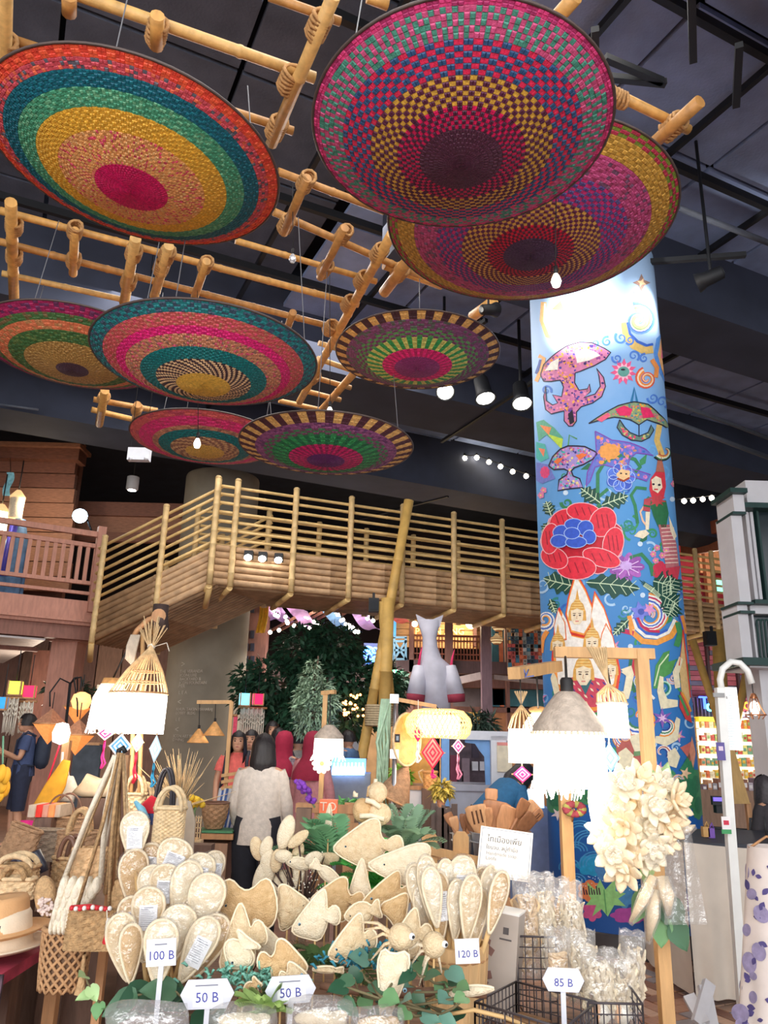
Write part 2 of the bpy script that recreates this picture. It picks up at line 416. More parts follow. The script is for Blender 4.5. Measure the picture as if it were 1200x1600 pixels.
dish('olive rimmed woven dish with dark centre, half hidden behind the largest dish',827,348,438,1.8,.26,
     [(.19,((64,42,72),(90,62,92)), 'fine', 'dark woven centre'),(.30,((222,30,66),(92,26,50)), 'check', 'red chequered band'),(.48,((226,176,84),(100,34,66)), 'check', 'yellow and plum chequered band'),
      (.66,((206,48,122),(84,70,130)), 'check', 'pink and violet chequered band'),(.82,((190,74,128),(120,80,110),(160,60,100)), 'speck', 'mauve woven band'),(.94,(OLV,(206,158,66)), 'fine', 'olive woven band'),
      (1.0,((120,140,50),(170,44,70)), 'check', 'green and red chequered edge')],172)
dish('maroon rimmed woven dish cut off by the left edge of the view',118,546,282,1.5,.2,
     [(.17,((66,44,66),(92,66,80)), 'fine', 'dark purple woven centre'),(.5,((160,124,66),(190,150,84)), 'fine', 'khaki woven band'),(.66,((62,108,58),(96,124,66)), 'speck', 'green woven band'),
      (.78,((222,124,84),(196,140,92)), 'speck', 'orange woven band'),(.87,((74,116,66),(120,100,66)), 'speck', 'green woven band'),(1.0,((164,34,92),(110,50,96)), 'speck', 'maroon woven edge')],124)
dish('teal rimmed woven dish with pale yellow centre and a hot pink ring',322,561,342,1.5,.22,
     [(.24,((234,192,84),(214,168,66)), 'fine', 'pale yellow woven centre'),(.42,((64,40,52),(232,196,150)), 'swirl', 'dark and cream swirl band'),(.56,((0,128,128),(0,106,112)), 'fine', 'teal woven band'),
      (.69,((206,140,106),(220,90,120),(150,110,96)), 'speck', 'tan flecked band'),(.77,((234,34,134),(214,30,112)), 'fine', 'hot pink woven band'),(.89,((204,92,92),(186,116,92),(220,80,110)), 'speck', 'salmon woven band'),
      (1.0,((28,128,134),(60,84,106)), 'rows', 'teal woven edge')],216)
dish('small high woven dish with tan striped edge, green rays and a magenta middle',652,552,252,1.5,.17,
     [(.28,((158,50,120),(120,50,112)), 'fine', 'purple woven centre'),(.43,((236,40,130),(190,30,100)), 'rays', 'magenta woven rays'),(.62,((50,158,84),(206,206,112)), 'rays', 'green and pale yellow rays'),
      (.75,((96,164,96),(120,64,104)), 'check', 'green and purple band'),(.88,((128,74,116),(92,100,92)), 'speck', 'mauve woven band'),(1.0,((224,178,104),(70,40,50)), 'rays', 'tan and dark striped edge')],124)
dish('lowest woven dish at the back, salmon and pink with a yellow centre, partly covered',322,686,228,1.5,.16,
     [(.26,((226,184,92),(206,160,74)), 'fine', 'pale yellow woven centre'),(.46,((150,104,84),(204,160,116)), 'swirl', 'brown swirl band'),(.62,((0,124,124),(20,104,110)), 'fine', 'teal woven band'),
      (.70,((196,136,106),(160,110,96)), 'speck', 'tan woven band'),(.88,((226,52,124),(206,60,110)), 'speck', 'pink woven band'),(1.0,((212,96,96),(196,80,100)), 'speck', 'salmon woven edge')],84)
dish('low woven dish above the bridge with a striped tan edge and purple centre',510,697,268,1.5,.15,
     [(.22,((112,40,112),(90,34,96)), 'fine', 'deep purple woven centre'),(.43,((212,28,108),(150,26,84)), 'rays', 'magenta woven rays'),(.62,((46,152,86),(24,112,70)), 'rays', 'green woven rays'),
      (.72,((64,140,90),(120,70,100)), 'check', 'green woven band'),(.82,((150,84,134),(110,60,110)), 'speck', 'lilac woven band'),(1.0,((232,186,112),(84,44,56)), 'rays', 'tan and dark striped edge')],124)

# ================================================================== BAMBOO LATTICE
bam = [M('bamboo_warm',(208,156,86),.5,.16,5,.1,40, stretch=(4,4,1)), M('bamboo_pale',(212,168,102),.5,.16,5,.1,40, stretch=(4,4,1)), M('bamboo_brown',(184,132,72),.5,.18,5,.1,40, stretch=(4,4,1))]
bam_end = M('bamboo_cut',(240,206,140),.7,.1)
lash_m = M('rattan_lashing',(186,140,88),.8,.2,40,.4,120)
rgl = random.Random(11)
def bamboo(mb, a, b, r, n=10, node=.42):
 a, b = Vector(a), Vector(b); Ln = (b-a).length; K = max(1, int(Ln/node)); pts = [a]; rr = [r]
 for i in range(1, K):
  q = a.lerp(b, i/K); d = (b-a)/Ln*.012
  pts += [q-d*1.6, q-d*.6, q+d*.6, q+d*1.6]; rr += [r*.97, r*1.08, r*1.08, r*.97]
 pts.append(b); rr.append(r); mb.path(pts, rr, n)
def lashing(mb, c, d, r, ln=.13):
 c = Vector(c); d = Vector(d).normalized()
 for i in range(6):
  q = c+d*ln*(i/5-.5); x, y, _ = frame_of(d)
  mb.path([q+(x*math.cos(t)+y*math.sin(t))*r+d*.01*math.sin(t*2+i) for t in [2*PI*k/10 for k in range(10)]],.013,5, closed=True)
def lattice(label, poles, ties, z0=ZLAT):
 pts = [Pz(*p[0], z0) for p in poles]
 c = sum(pts, Vector((0,0,0)))/len(pts); c.z = z0
 root = thing('bamboo_lattice', label, 'bamboo lattice', c)
 for (pa, pb, r, dz) in poles:
  mb = MB(); bamboo(mb, Pz(*pa, z0+dz), Pz(*pb, z0+dz), r); mb.build('bamboo_pole', bam[rgl.randrange(3)], root)
 for (pp, d, r) in ties:
  mb = MB(); lashing(mb, Pz(*pp, z0), d, r); mb.build('lashing', lash_m, root)
 return root
RD, CD = B1v, B2v
lattice('bamboo lattice hung over the left of the hall behind the orange rimmed dish',
  [((112,-12),(492,122),.036,.05),((18,62),(458,205),.03,.05),((8,-45),(6,190),.042,-.03),((522,-8),(424,225),.04,-.03),((420,-6),(532,34),.026,.05),
         ((108,-6),(108,22),.04,-.03),((246,24),(244,74),.04,-.03),((0,329),(560,476),.032,.05),((-6,376),(532,514),.032,.05),((3,427),(196,469),.028,.05),
         ((434,268),(600,330),.03,.05),((428,331),(690,447),.032,.05),((368,376),(588,440),.028,.05),((17,316),(22,470),.045,-.03),((212,372),(194,474),.045,-.03),
         ((264,384),(241,464),.042,-.03),((323,408),(304,464),.036,-.03),((117,360),(114,428),.036,-.03),((458,488),(450,510),.036,-.03),((539,356),(500,434),.034,-.03),
         ((480,278),(443,364),.036,-.03),((612,366),(468,628),.042,-.03),((640,404),(600,457),.05,-.03),((498,536),(524,544),.028,.05),((496,560),(548,578),.03,.05),
         ((492,590),(548,606),.03,.05),((478,611),(532,625),.03,.05),((436,626),(508,642),.03,.05),((556,580),(503,640),.042,-.03),((164,610),(155,663),.05,-.03),
         ((146,624),(246,642),.036,.05),((143,640),(206,655),.036,.05),((215,632),(211,660),.045,-.03),((600,414),(690,446),.04,.05),((772,470),(738,495),.05,-.03)],
  [((245,50), CD,.05),((452,125), CD,.055),((432,200), CD,.055),((498,40), CD,.055),((10,75), CD,.056),((22,352), CD,.058),((22,400), CD,.058),((117,360), CD,.05),((115,407), CD,.05),
         ((209,395), CD,.058),((201,440), CD,.058),((261,398), CD,.056),((252,418), CD,.056),((321,414), CD,.05),((478,284), CD,.05),((447,350), CD,.05),((537,366), CD,.05),((508,420), CD,.05),
         ((566,437), CD,.056),((545,474), CD,.056),((516,512), CD,.056),((592,395), CD,.056),((625,425), CD,.06),((490,590), CD,.056),((162,622), CD,.062),((214,640), CD,.056)])
lattice('short bamboo frame corner sticking out to the right of the largest dish',
  [((720,-8),(872,40),.036,.05),((900,-6),(852,48),.042,-.03),((958,145),(1076,203),.032,.05),((1094,158),(1004,240),.042,-.03),((574,-4),(606,8),.03,.05)],
  [((1052,197), CD,.06),((962,152), RD,.045)])
# ================================================================== PAINTED COLUMN
CC = P(983,1430,7.1); CC.z = 0; CR = .64
pcol = thing('painted_column', 'tall round column painted with a blue mural of kites, flowers and figures', 'column', CC)
pcol['kind'] = 'structure'
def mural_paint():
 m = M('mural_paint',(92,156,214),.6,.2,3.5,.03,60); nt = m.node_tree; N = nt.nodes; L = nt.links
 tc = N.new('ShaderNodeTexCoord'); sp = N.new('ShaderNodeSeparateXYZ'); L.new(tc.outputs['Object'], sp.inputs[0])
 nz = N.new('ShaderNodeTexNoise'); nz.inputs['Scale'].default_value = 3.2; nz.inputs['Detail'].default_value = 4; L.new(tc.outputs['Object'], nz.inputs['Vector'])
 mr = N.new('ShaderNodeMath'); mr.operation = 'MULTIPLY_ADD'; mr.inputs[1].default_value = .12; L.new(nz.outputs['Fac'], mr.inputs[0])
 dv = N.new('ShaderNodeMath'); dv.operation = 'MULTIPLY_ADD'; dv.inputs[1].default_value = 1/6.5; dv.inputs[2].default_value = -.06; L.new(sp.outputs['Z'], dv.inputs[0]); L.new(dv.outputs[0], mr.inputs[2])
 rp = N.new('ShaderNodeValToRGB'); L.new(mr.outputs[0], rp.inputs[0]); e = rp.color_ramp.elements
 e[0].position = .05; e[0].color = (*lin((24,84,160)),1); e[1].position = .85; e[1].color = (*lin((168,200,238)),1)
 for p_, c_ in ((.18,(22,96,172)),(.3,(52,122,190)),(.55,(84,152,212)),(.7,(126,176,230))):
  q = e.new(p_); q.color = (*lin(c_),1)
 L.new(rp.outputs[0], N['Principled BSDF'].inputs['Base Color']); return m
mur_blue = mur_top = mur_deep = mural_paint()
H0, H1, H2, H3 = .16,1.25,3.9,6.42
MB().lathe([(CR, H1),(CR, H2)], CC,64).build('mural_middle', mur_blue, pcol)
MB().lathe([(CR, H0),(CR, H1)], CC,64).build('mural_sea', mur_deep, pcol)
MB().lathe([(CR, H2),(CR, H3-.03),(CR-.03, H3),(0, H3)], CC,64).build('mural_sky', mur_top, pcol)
MB().lathe([(CR+.035,0),(CR+.035,.1),(CR+.015,.13),(CR+.015,.16),(CR,.165)], CC,64).build('skirting', M('column_skirting',(52,46,48),.5,.1), pcol)
def cyl(px, py):
 d = ray(px, py); ox, oy = -CC.x,-CC.y
 a = d.x*d.x+d.y*d.y; b = 2*(ox*d.x+oy*d.y); c = ox*ox+oy*oy-CR*CR
 q = max(0, b*b-4*a*c); t = (-b-math.sqrt(q))/(2*a)
 p = EYEV+d*t; an = math.atan2(p.y-CC.y, p.x-CC.x)
 return (an-2*PI if an > 0 else an, p.z)
PAINT = {}
def paint(c):
 if c not in PAINT: PAINT[c] = M('paint_%d_%d_%d' % c, c,.6,.1,30)
 return PAINT[c]
class Mural:
 """flat paint on the column: polygons given by their outline, wrapped on the shaft"""
 def __init__(s): s.polys = []
 def poly(s, pts, col, layer=0):
  s.polys.append(([cyl(*p) for p in pts], col, layer)); return s
 def line(s, pts, w, col, layer=0):       # brush stroke, w px wide (single or per point)
  K = len(pts); ws = w if isinstance(w,(list, tuple)) else [w]*K
  L, Rr = [], []
  for i,(x, y) in enumerate(pts):
   a = pts[max(i-1,0)]; b = pts[min(i+1, K-1)]; dx, dy = b[0]-a[0], b[1]-a[1]; l = math.hypot(dx, dy) or 1
   nx, ny = -dy/l*ws[i]/2, dx/l*ws[i]/2; L.append((x+nx, y+ny)); Rr.append((x-nx, y-ny))
  for i in range(K-1): s.poly([L[i], L[i+1], Rr[i+1], Rr[i]], col, layer)
  return s
 def ell(s, cx, cy, rx, ry, col, layer=0, rot=0, n=20):
  c, q = math.cos(rot), math.sin(rot)
  return s.poly([(cx+rx*math.cos(2*PI*i/n)*c-ry*math.sin(2*PI*i/n)*q, cy+rx*math.cos(2*PI*i/n)*q+ry*math.sin(2*PI*i/n)*c) for i in range(n)], col, layer)
 def spiral(s, cx, cy, r0, r1, a0, turns, w, cols, layer=0, tail=None, sgn=1):
  n = int(18*turns); m = len(cols)
  for ci, col in enumerate(cols):
   pts, ws = [], []
   for i in range(n+1):
    f = i/n; ww = w*(.25+.75*f); a = a0+sgn*2*PI*turns*f; r = lerp(r0, r1, f)+ww*((ci+.5)/m-.5)*1.0
    pts.append((cx+r*math.cos(a), cy+r*math.sin(a))); ws.append(ww/m*1.12)
   if tail:
    x0, y0 = pts[-1]; off = (ci+.5)/m-.5
    for tx, ty in tail: pts.append((tx, ty+off*w)); ws.append(w/m*1.1)
   s.line(pts, ws, col, layer)
  return s
 def build(s, name):
  mats, idx = [], {}; bm = bmesh.new()
  for pts, col, layer in s.polys:
   if col not in idx: idx[col] = len(mats); mats.append(paint(col))
   amin = min(p[0] for p in pts); vs = [bm.verts.new((p[0]*CR, p[1], layer)) for p in pts]
   try: f = bm.faces.new(vs)
   except ValueError: continue
   f.material_index = idx[col]
  xs = [v.co.x for v in bm.verts]; st = R_(4)*CR
  for k in range(math.ceil(min(xs)/st), math.floor(max(xs)/st)+1):
   bmesh.ops.bisect_plane(bm, geom=bm.verts[:]+bm.edges[:]+bm.faces[:], dist=1e-6, plane_co=(k*st,0,0), plane_no=(1,0,0))
  bmesh.ops.triangulate(bm, faces=bm.faces[:])
  for v in bm.verts:
   a, z, l = v.co.x/CR, v.co.y, v.co.z; r = CR+.0015+.0013*l
   v.co = (r*math.cos(a), r*math.sin(a), z)
  bmesh.ops.recalc_face_normals(bm, faces=bm.faces[:])
  for f in bm.faces:
   c = f.calc_center_median()
   if f.normal.dot(Vector((c.x, c.y,0))) < 0: f.normal_flip()
   f.smooth = True
  me = bpy.data.meshes.new(name); bm.to_mesh(me); bm.free()
  for m_ in mats: me.materials.append(m_)
  o = obj_of(name, me, pcol)
  o2 = obj_of(name, me, pcol); o2.rotation_euler.z = R_(163)         # the mural carries on around the back
  return o
def star(cx, cy, r0, r1, n, a=0, sy=1):
 return [(cx+(r1 if i % 2 == 0 else r0)*math.cos(a+PI*i/n), cy+(r1 if i % 2 == 0 else r0)*math.sin(a+PI*i/n)*sy) for i in range(2*n)]
def blob(cx, cy, rx, ry, n=9, amp=.16, a=0):
 return [(cx+rx*(1+amp*abs(math.sin(n*t/2+a))-amp/2)*math.cos(t), cy+ry*(1+amp*abs(math.sin(n*t/2+a))-amp/2)*math.sin(t)) for t in [2*PI*i/48 for i in range(48)]]
WHT, INK, GLD, CRM, SKIN_ = (240,238,230),(34,26,48),(240,160,50),(236,224,190),(240,226,196)
LB, DB, PK, RD_, GR, DG, VI = (120,170,226),(36,72,160),(236,108,160),(212,36,58),(52,130,84),(22,74,62),(120,90,180)
rm = random.Random(5)
k = Mural()
for q in range(120):
 x, y = rm.uniform(842,1084), rm.uniform(690,1230); r_ = rm.uniform(7,14)
 if q % 3: k.spiral(x, y,1.5, r_, rm.uniform(0,6), rm.uniform(1,1.5),3.6, [rm.choice(((44,134,126),(110,176,232),(60,150,96),(52,104,190),(170,206,236)))],0, sgn=rm.choice((1,-1)))
 else: a_ = rm.uniform(0,6); k.poly([(x+L_*math.cos(a_)-W_*math.sin(a_), y+L_*math.sin(a_)+W_*math.cos(a_)) for L_, W_ in ((0,0),(r_*.6, r_*.4),(r_*1.7,0),(r_*.6,-r_*.4))], rm.choice(((40,112,78),(66,146,96),(34,96,84))),0)
k.build('painted_vine_ground')
# --- kites
def fill_motifs(m, poly_pts, cols, n, layer, sz=4):
 xs = [p[0] for p in poly_pts]; ys = [p[1] for p in poly_pts]
 def inside(x, y):
  c = False; j = len(poly_pts)-1
  for i in range(len(poly_pts)):
   xi, yi = poly_pts[i]; xj, yj = poly_pts[j]
   if (yi > y) != (yj > y) and x < (xj-xi)*(y-yi)/(yj-yi)+xi: c = not c
   j = i
  return c
 k = tries = 0
 while k < n and tries < n*20:
  tries += 1; x, y = rm.uniform(min(xs), max(xs)), rm.uniform(min(ys), max(ys))
  if all(inside(x+dx, y+dy) for dx, dy in ((sz,0),(-sz,0),(0, sz),(0,-sz))):
   m.ell(x, y, sz*rm.uniform(.5,1), sz*rm.uniform(.4,.9), rm.choice(cols), layer, rm.uniform(0,3),8); k += 1
k = Mural()
wing = [(845,586),(850,570),(868,553),(886,541),(906,535),(925,536),(945,545),(954,551),(946,562),(928,572),(908,580),(899,583),(898,598),(905,610),(918,608),(921,600),(923,612),(912,622),(930,616),(938,604),(936,588),(932,576),(943,590),(946,604),(940,620),(926,630),(908,636),(901,644),(901,658),(895,666),(889,666),(882,658),(882,642),(862,647),(853,640),(850,620),(853,604),(854,626),(864,633),(872,630),(864,617),(878,620),(881,605),(876,594),(862,596),(850,596)]
k.poly(wing,(214,128,172),1); k.line(wing+[wing[0]],1.6, INK,3)
fill_motifs(k, wing, [(246,150,190), GLD,(70,70,170),(250,180,90),(150,70,150),(60,40,110)],260,2,2.7)
k.poly([(852,580),(862,566),(874,560),(872,578)], WHT,4); k.poly([(899,552),(914,545),(930,550),(938,556),(920,564),(902,568)], WHT,4)
k.poly([(886,535),(888,520),(892,535)],(240,160,220),2); k.poly([(888,648),(895,640),(898,660),(891,664)], INK,4)
k.build('painted_bull_kite')
k = Mural()
w2 = [(920,662),(944,646),(966,634),(990,628),(1012,632),(1030,648),(1050,668),(1040,668),(1022,660),(1010,656),(998,664),(984,656),(960,652)]
k.poly(w2,(140,160,120),1); k.line(w2+[w2[0]],1.8, INK,3); fill_motifs(k, w2, [(190,190,110),(214,110,130),(70,140,150), GLD],120,2,2.4)
k.poly([(961,640),(975,634),(988,640),(984,650),(968,650)],(226,40,100),4); k.poly([(1000,636),(1014,638),(1022,652),(1004,654)],(226,40,100),4); k.poly([(932,656),(950,645),(954,650),(940,660)],(232,96,130),4)
w3 = [(968,656),(964,668),(972,680),(986,688),(1002,690),(1014,684),(1021,672),(1017,664),(1012,676),(998,682),(984,676),(976,668)]
k.poly(w3,(96,130,120),1); k.line(w3+[w3[0]],1.6, INK,3); fill_motifs(k, w3, [(226,60,110),(200,190,120)],26,2,2.6); k.line([(986,630),(991,606),(995,628)],4,(40,120,170),2)
k.line([(998,664),(998,682)],1.5, INK,3)
k.build('painted_moon_kite')
k = Mural()
w4 = [(858,728),(864,714),(876,702),(888,697),(898,697),(914,698),(930,706),(933,709),(926,718),(912,726),(898,731),(893,736),(896,744),(906,748),(911,762),(872,767),(874,750),(886,742),(888,736),(882,733),(866,734)]
k.poly(w4,(170,150,214),1); k.line(w4+[w4[0]],2.2, INK,3); fill_motifs(k, w4, [(214,90,140),(70,190,180),(60,60,150),(240,220,140),(240,150,190)],150,2,2.5)
k.poly([(866,722),(872,716),(881,716),(872,726)],(240,120,60),4); k.poly([(900,712),(910,708),(918,711),(906,719)],(240,120,60),4); k.line([(888,697),(890,680),(902,686)],2,(90,160,90),2)
k.build('painted_small_kite')
k = Mural()
w5 = [(930,674),(956,688),(984,692),(1008,702),(1020,712),(994,708),(984,716),(980,732),(1016,742),(1010,752),(984,744),(962,732),(944,726),(930,730),(922,752),(916,760),(918,738),(926,722),(932,706)]
k.poly(w5,(104,118,206),1); k.line(w5+[w5[0]],1.6,(130,70,180),3); fill_motifs(k, w5, [(236,160,80),(150,110,200),(60,110,200),(220,130,190)],90,2,4); k.poly(blob(952,706,16,12),(236,160,80),4); k.build('painted_fish_kite')
k = Mural()
k.poly([(838,660),(850,656),(866,668),(880,684),(878,702),(866,690),(854,680),(842,690)],(90,170,140),1); k.poly([(856,678),(880,686),(878,702)],(190,220,70),2); k.poly([(844,664),(862,668),(858,680)],(236,140,80),2)
k.poly([(838,690),(852,694),(858,716),(846,722),(838,716)],(70,180,170),1); k.poly([(842,700),(852,702),(850,714)],(236,130,90),2); k.poly([(838,722),(858,726),(868,748),(848,756),(838,750)],(110,120,200),1); k.poly(blob(852,738,7,9),(220,60,120),2)
k.build('painted_fan')
# --- rainbow scrolls
RB1 = [(240,180,110),(226,200,120),(120,160,90), WHT,(50,100,200),(90,150,230)]
RB2 = [(240,160,80), WHT,(60,110,200), WHT,(200,50,90), WHT,(40,60,140)]
k = Mural()
k.spiral(998,501,2,22, PI*.5,1.55,17, RB1,1, sgn=-1); k.line([(976,504),(978,524),(990,540),(1006,548),(1020,546)],12,(226,190,110),1); k.line([(980,504),(984,522),(996,534),(1010,540),(1020,538)],4,(50,100,200),2)
k.line([(1038,523),(1028,530),(1024,552),(1030,578),(1040,596)],6,(90,150,230),1); k.line([(1042,526),(1034,534),(1030,554),(1036,576),(1043,590)],6,(240,180,120),2); k.line([(1040,535),(1034,560)],4,(236,110,150),3)
k.spiral(1010,592,2,15,0,1.7,9, [(240,140,60),(250,220,190),(226,90,60)],1); k.line([(1024,590),(1026,575),(1018,562)],7,(240,150,80),2)
k.line([(850,472),(848,500),(856,524),(876,532),(900,520)],9,(240,190,120),1); k.line([(852,474),(851,502),(860,522),(878,528)],3, WHT,2); k.poly([(862,484),(876,470),(882,486)],(240,170,80),2); k.poly([(860,488),(884,486),(880,510),(858,514)],(170,190,220),1)
k.line([(838,596),(846,580),(850,560),(842,556)],6,(240,170,90),1); k.line([(838,584),(843,570),(845,562)],4, DB,2)
for (x, y, r) in ((948,534,8),(970,528,10),(984,532,7),(964,560,8),(990,556,9),(1006,560,7),(1020,622,9),(1034,628,10),(930,536,6),(854,610,8)):
 k.spiral(x, y,1, r, rm.uniform(0,6),1.4,3.2, [(78,128,214)],1)
k.spiral(1038,704,3,15,-1.2,.6,11, [(200,90,60),(240,200,110), WHT,(50,120,70), INK],2); k.line([(1030,664),(1026,688),(1034,712)],9,(226,190,110),1)
k.build('painted_scrolls')
k = Mural()
k.poly(star(974,581,13,21,11,.2),(232,90,140),1); k.poly(star(974,581,9,15,11,.5),(248,190,210),2); k.ell(974,581,9,8,(96,160,150),3); k.ell(973,578,3.5,1.6, INK,4)
k.poly(star(1002,444-2,6,14,4,0),(150,120,110),1); k.poly(star(1002,442,3,8,4,.4),(230,190,150),2); k.line([(990,456),(1002,466),(1014,454)],3,(150,150,160),1)
k.build('painted_pink_lotus')
# --- flowers
k = Mural()
k.poly(blob(910,846,60,52,9,.18),(196,24,48),1); k.line([(x, y) for x, y in blob(910,846,60,52,9,.18)],1.6,(246,180,190),2)
for pi_,(x, y, rx, ry, r) in enumerate(((880,812,22,15,-.5),(912,800,26,14,.1),(942,816,20,24,.5),(958,850,16,26,.2),(940,872,30,14,.3),(902,888,30,18,0),(868,872,22,16,.5),(862,842,14,24,.1))):
 k.ell(x, y, rx, ry,(226,44,66),3+pi_, r); k.line([(x+rx*math.cos(t)*math.cos(r)-ry*math.sin(t)*math.sin(r), y+rx*math.cos(t)*math.sin(r)+ry*math.sin(t)*math.cos(r)) for t in [2*PI*i/20 for i in range(21)]],1.2,(250,190,196),3.5+pi_)
 for q in range(3): k.line([(x-rx*.5+q*rx*.4, y-ry*.5),(x-rx*.3+q*rx*.4, y+ry*.4)],1.4,(150,16,44),3.5+pi_)
for pi_,(x, y, rx, ry, r) in enumerate(((880,832,14,11,-.4),(898,820,14,9,0),(916,826,12,12,.4),(922,840,10,11,.2),(876,846,13,10,.4),(902,848,16,9,0),(896,834,12,9,0))):
 k.ell(x, y, rx, ry,(54,92,204),12+pi_, r); k.line([(x+rx*math.cos(t), y+ry*math.sin(t)) for t in [2*PI*i/16 for i in range(17)]],1.1,(170,200,250),12.5+pi_)
k.build('painted_red_peony')
k = Mural()
for i in range(9):
 a = 2*PI*i/9; k.ell(979+14*math.cos(a),886+9*math.sin(a),14,7,(176,100,190) if i % 2 else (150,80,170),2, a); k.line([(979,886),(979+24*math.cos(a),886+14*math.sin(a))],1.2,(240,210,250),3)
k.poly(blob(978,884,9,7,7,.2),(206,170,230),4); k.build('painted_purple_lotus')
k = Mural()
for i in range(7):
 a = 2*PI*i/7; k.ell(970+13*math.cos(a),746+13*math.sin(a),11,9,(62,92,196) if i % 2 else (84,120,220),2, a); k.line([(970+13*math.cos(a)+9*math.cos(t),746+13*math.sin(a)+9*math.sin(t)) for t in [2*PI*j/12 for j in range(13)]],1,(180,206,250),3)
k.poly(blob(974,742,10,8,5,.2),(240,196,140),4); k.ell(970,740,1.6,1.2, INK,5); k.ell(978,741,1.6,1.2, INK,5); k.line([(964,748),(974,752),(983,747)],3,(160,60,30),5)
k.line([(936,792),(934,770),(934,740),(946,720),(970,712),(992,718),(1000,730),(992,738)],5.5, GR,2); k.line([(936,776),(950,764)],5, GR,2)
k.line([(996,818),(992,790),(986,774),(994,762),(1010,764)],5, GR,2); k.spiral(980,820,2,10,0,1.5,4, [(50,140,130)],2); k.spiral(886,786,2,9,2,1.2,5, [GR],2)
k.line([(984,872),(1002,866),(1016,882),(1020,900)],6, GR,2)
k.build('painted_blue_flower')
def leafp(m, x, y, L, W, a, col=DG, vein=(206,226,190), layer=2):
 c, s = math.cos(a), math.sin(a); pts = []
 for i in range(21):
  t = i/20; wv = W*math.sin(PI*t)**.8*(1+.25*math.sin(t*26)); pts.append((t*L, wv))
 for i in range(20,-1,-1):
  t = i/20; wv = -W*math.sin(PI*t)**.8*(1+.25*math.sin(t*26+1)); pts.append((t*L, wv))
 m.poly([(x+px*c-py*s, y+px*s+py*c) for px, py in pts], col, layer); m.line([(x, y),(x+L*c, y+L*s)],1.5, vein, layer+1)
 for t in (.25,.45,.65,.8):
  for sg in (-1,1): m.line([(x+L*t*c, y+L*t*s),(x+L*(t+.12)*c-sg*W*.7*s, y+L*(t+.12)*s+sg*W*.7*c)],1, vein, layer+1)
k = Mural()
for a in ((906,918,-58,16,.25),(916,910,84,17,.12),(938,786,-38,12,.65),(940,790,44,12,-.35),(862,806,24,9,-1.9),(858,816,-20,8,-1.2),(1020,908,34,20,.3),(1022,918,-10,22,-.9),(1046,900,30,20,1.5),(1034,930,30,18,.6),(982,968,-34,8,-.8),(860,936,24,7,1.2),(1010,950,22,6,2.3),(1054,940,26,16,2.0)):
 leafp(k, *a)
k.build('painted_leaves')
# --- dancer
k = Mural()
k.poly([(1024,738),(1028,712),(1030,704),(1033,714),(1038,738)],(180,110,90),2); k.poly([(1016,748),(1024,737),(1038,738),(1040,760),(1036,780),(1018,778),(1014,764)],(214,56,70),2); k.poly([(1017,750),(1024,744),(1032,748),(1034,762),(1027,771),(1019,766)], SKIN_,4)
k.ell(1020,757,2,1.6, INK,5); k.ell(1029,758,2.2,1.7, INK,5); k.line([(1021,765),(1027,765)],2, RD_,5); k.poly(star(1026,782,8,15,9,.2,.7),(196,70,76),3)
k.poly([(1014,782),(1040,782),(1044,802),(1040,824),(1028,824),(1020,806)],(44,112,72),3); k.poly([(1006,780),(1016,778),(1015,800),(1004,798)],(190,74,84),4); k.line([(1005,790),(1015,792)],3,(40,110,70),5)
k.poly([(1008,800),(1015,800),(1013,828),(1008,828)], SKIN_,4); k.poly([(1008,828),(1014,834),(1004,842),(990,838),(998,830)], SKIN_,4); k.poly([(1044,806),(1050,822),(1056,838),(1052,844),(1046,828)], SKIN_,4)
k.poly([(1028,820),(1048,820),(1056,850),(1060,884),(1040,888),(1034,852)],(190,110,116),3)
for y in range(826,884,6): k.line([(1032+(y-826)*.12, y),(1052+(y-826)*.12, y-1)],1.5,(240,214,200) if y % 12 else (60,110,80),4)
k.poly([(1040,888),(1062,884),(1058,906),(1046,902)],(206,60,80),2); k.poly(blob(1032,892,12,14,6,.2),(206,50,80),2); k.line([(1012,782),(1000,800),(1004,814),(1010,822)],3,(236,190,160),2)
k.build('painted_dancer')
# --- flames and the many-headed figure
k = Mural()
def flame(m, pts, layer):
 cx = sum(p[0] for p in pts)/len(pts); cy = sum(p[1] for p in pts)/len(pts)
 for s, col, l in ((1,(226,60,36),0),(.93,(246,160,70),1),(.86,(246,240,232),2)): m.poly([(cx+(x-cx)*s, cy+(y-cy)*s) for x, y in pts], col, layer+l)
flame(k, [(866,1076),(862,1030),(866,984),(874,948),(884,966),(890,990),(934,1000),(944,970),(956,988),(964,1020),(970,1050),(966,1076),(950,1092),(890,1092)],1)
flame(k, [(892,990),(884,960),(888,934),(900,892),(916,920),(928,950),(926,976),(914,996)],4); flame(k, [(924,1000),(922,960),(929,923),(944,948),(956,984),(954,1010),(936,1016)],3)
flame(k, [(868,1008),(866,978),(873,950),(884,972),(886,1000)],3); flame(k, [(936,1012),(940,990),(947,973),(958,994),(964,1020),(950,1026)],5)
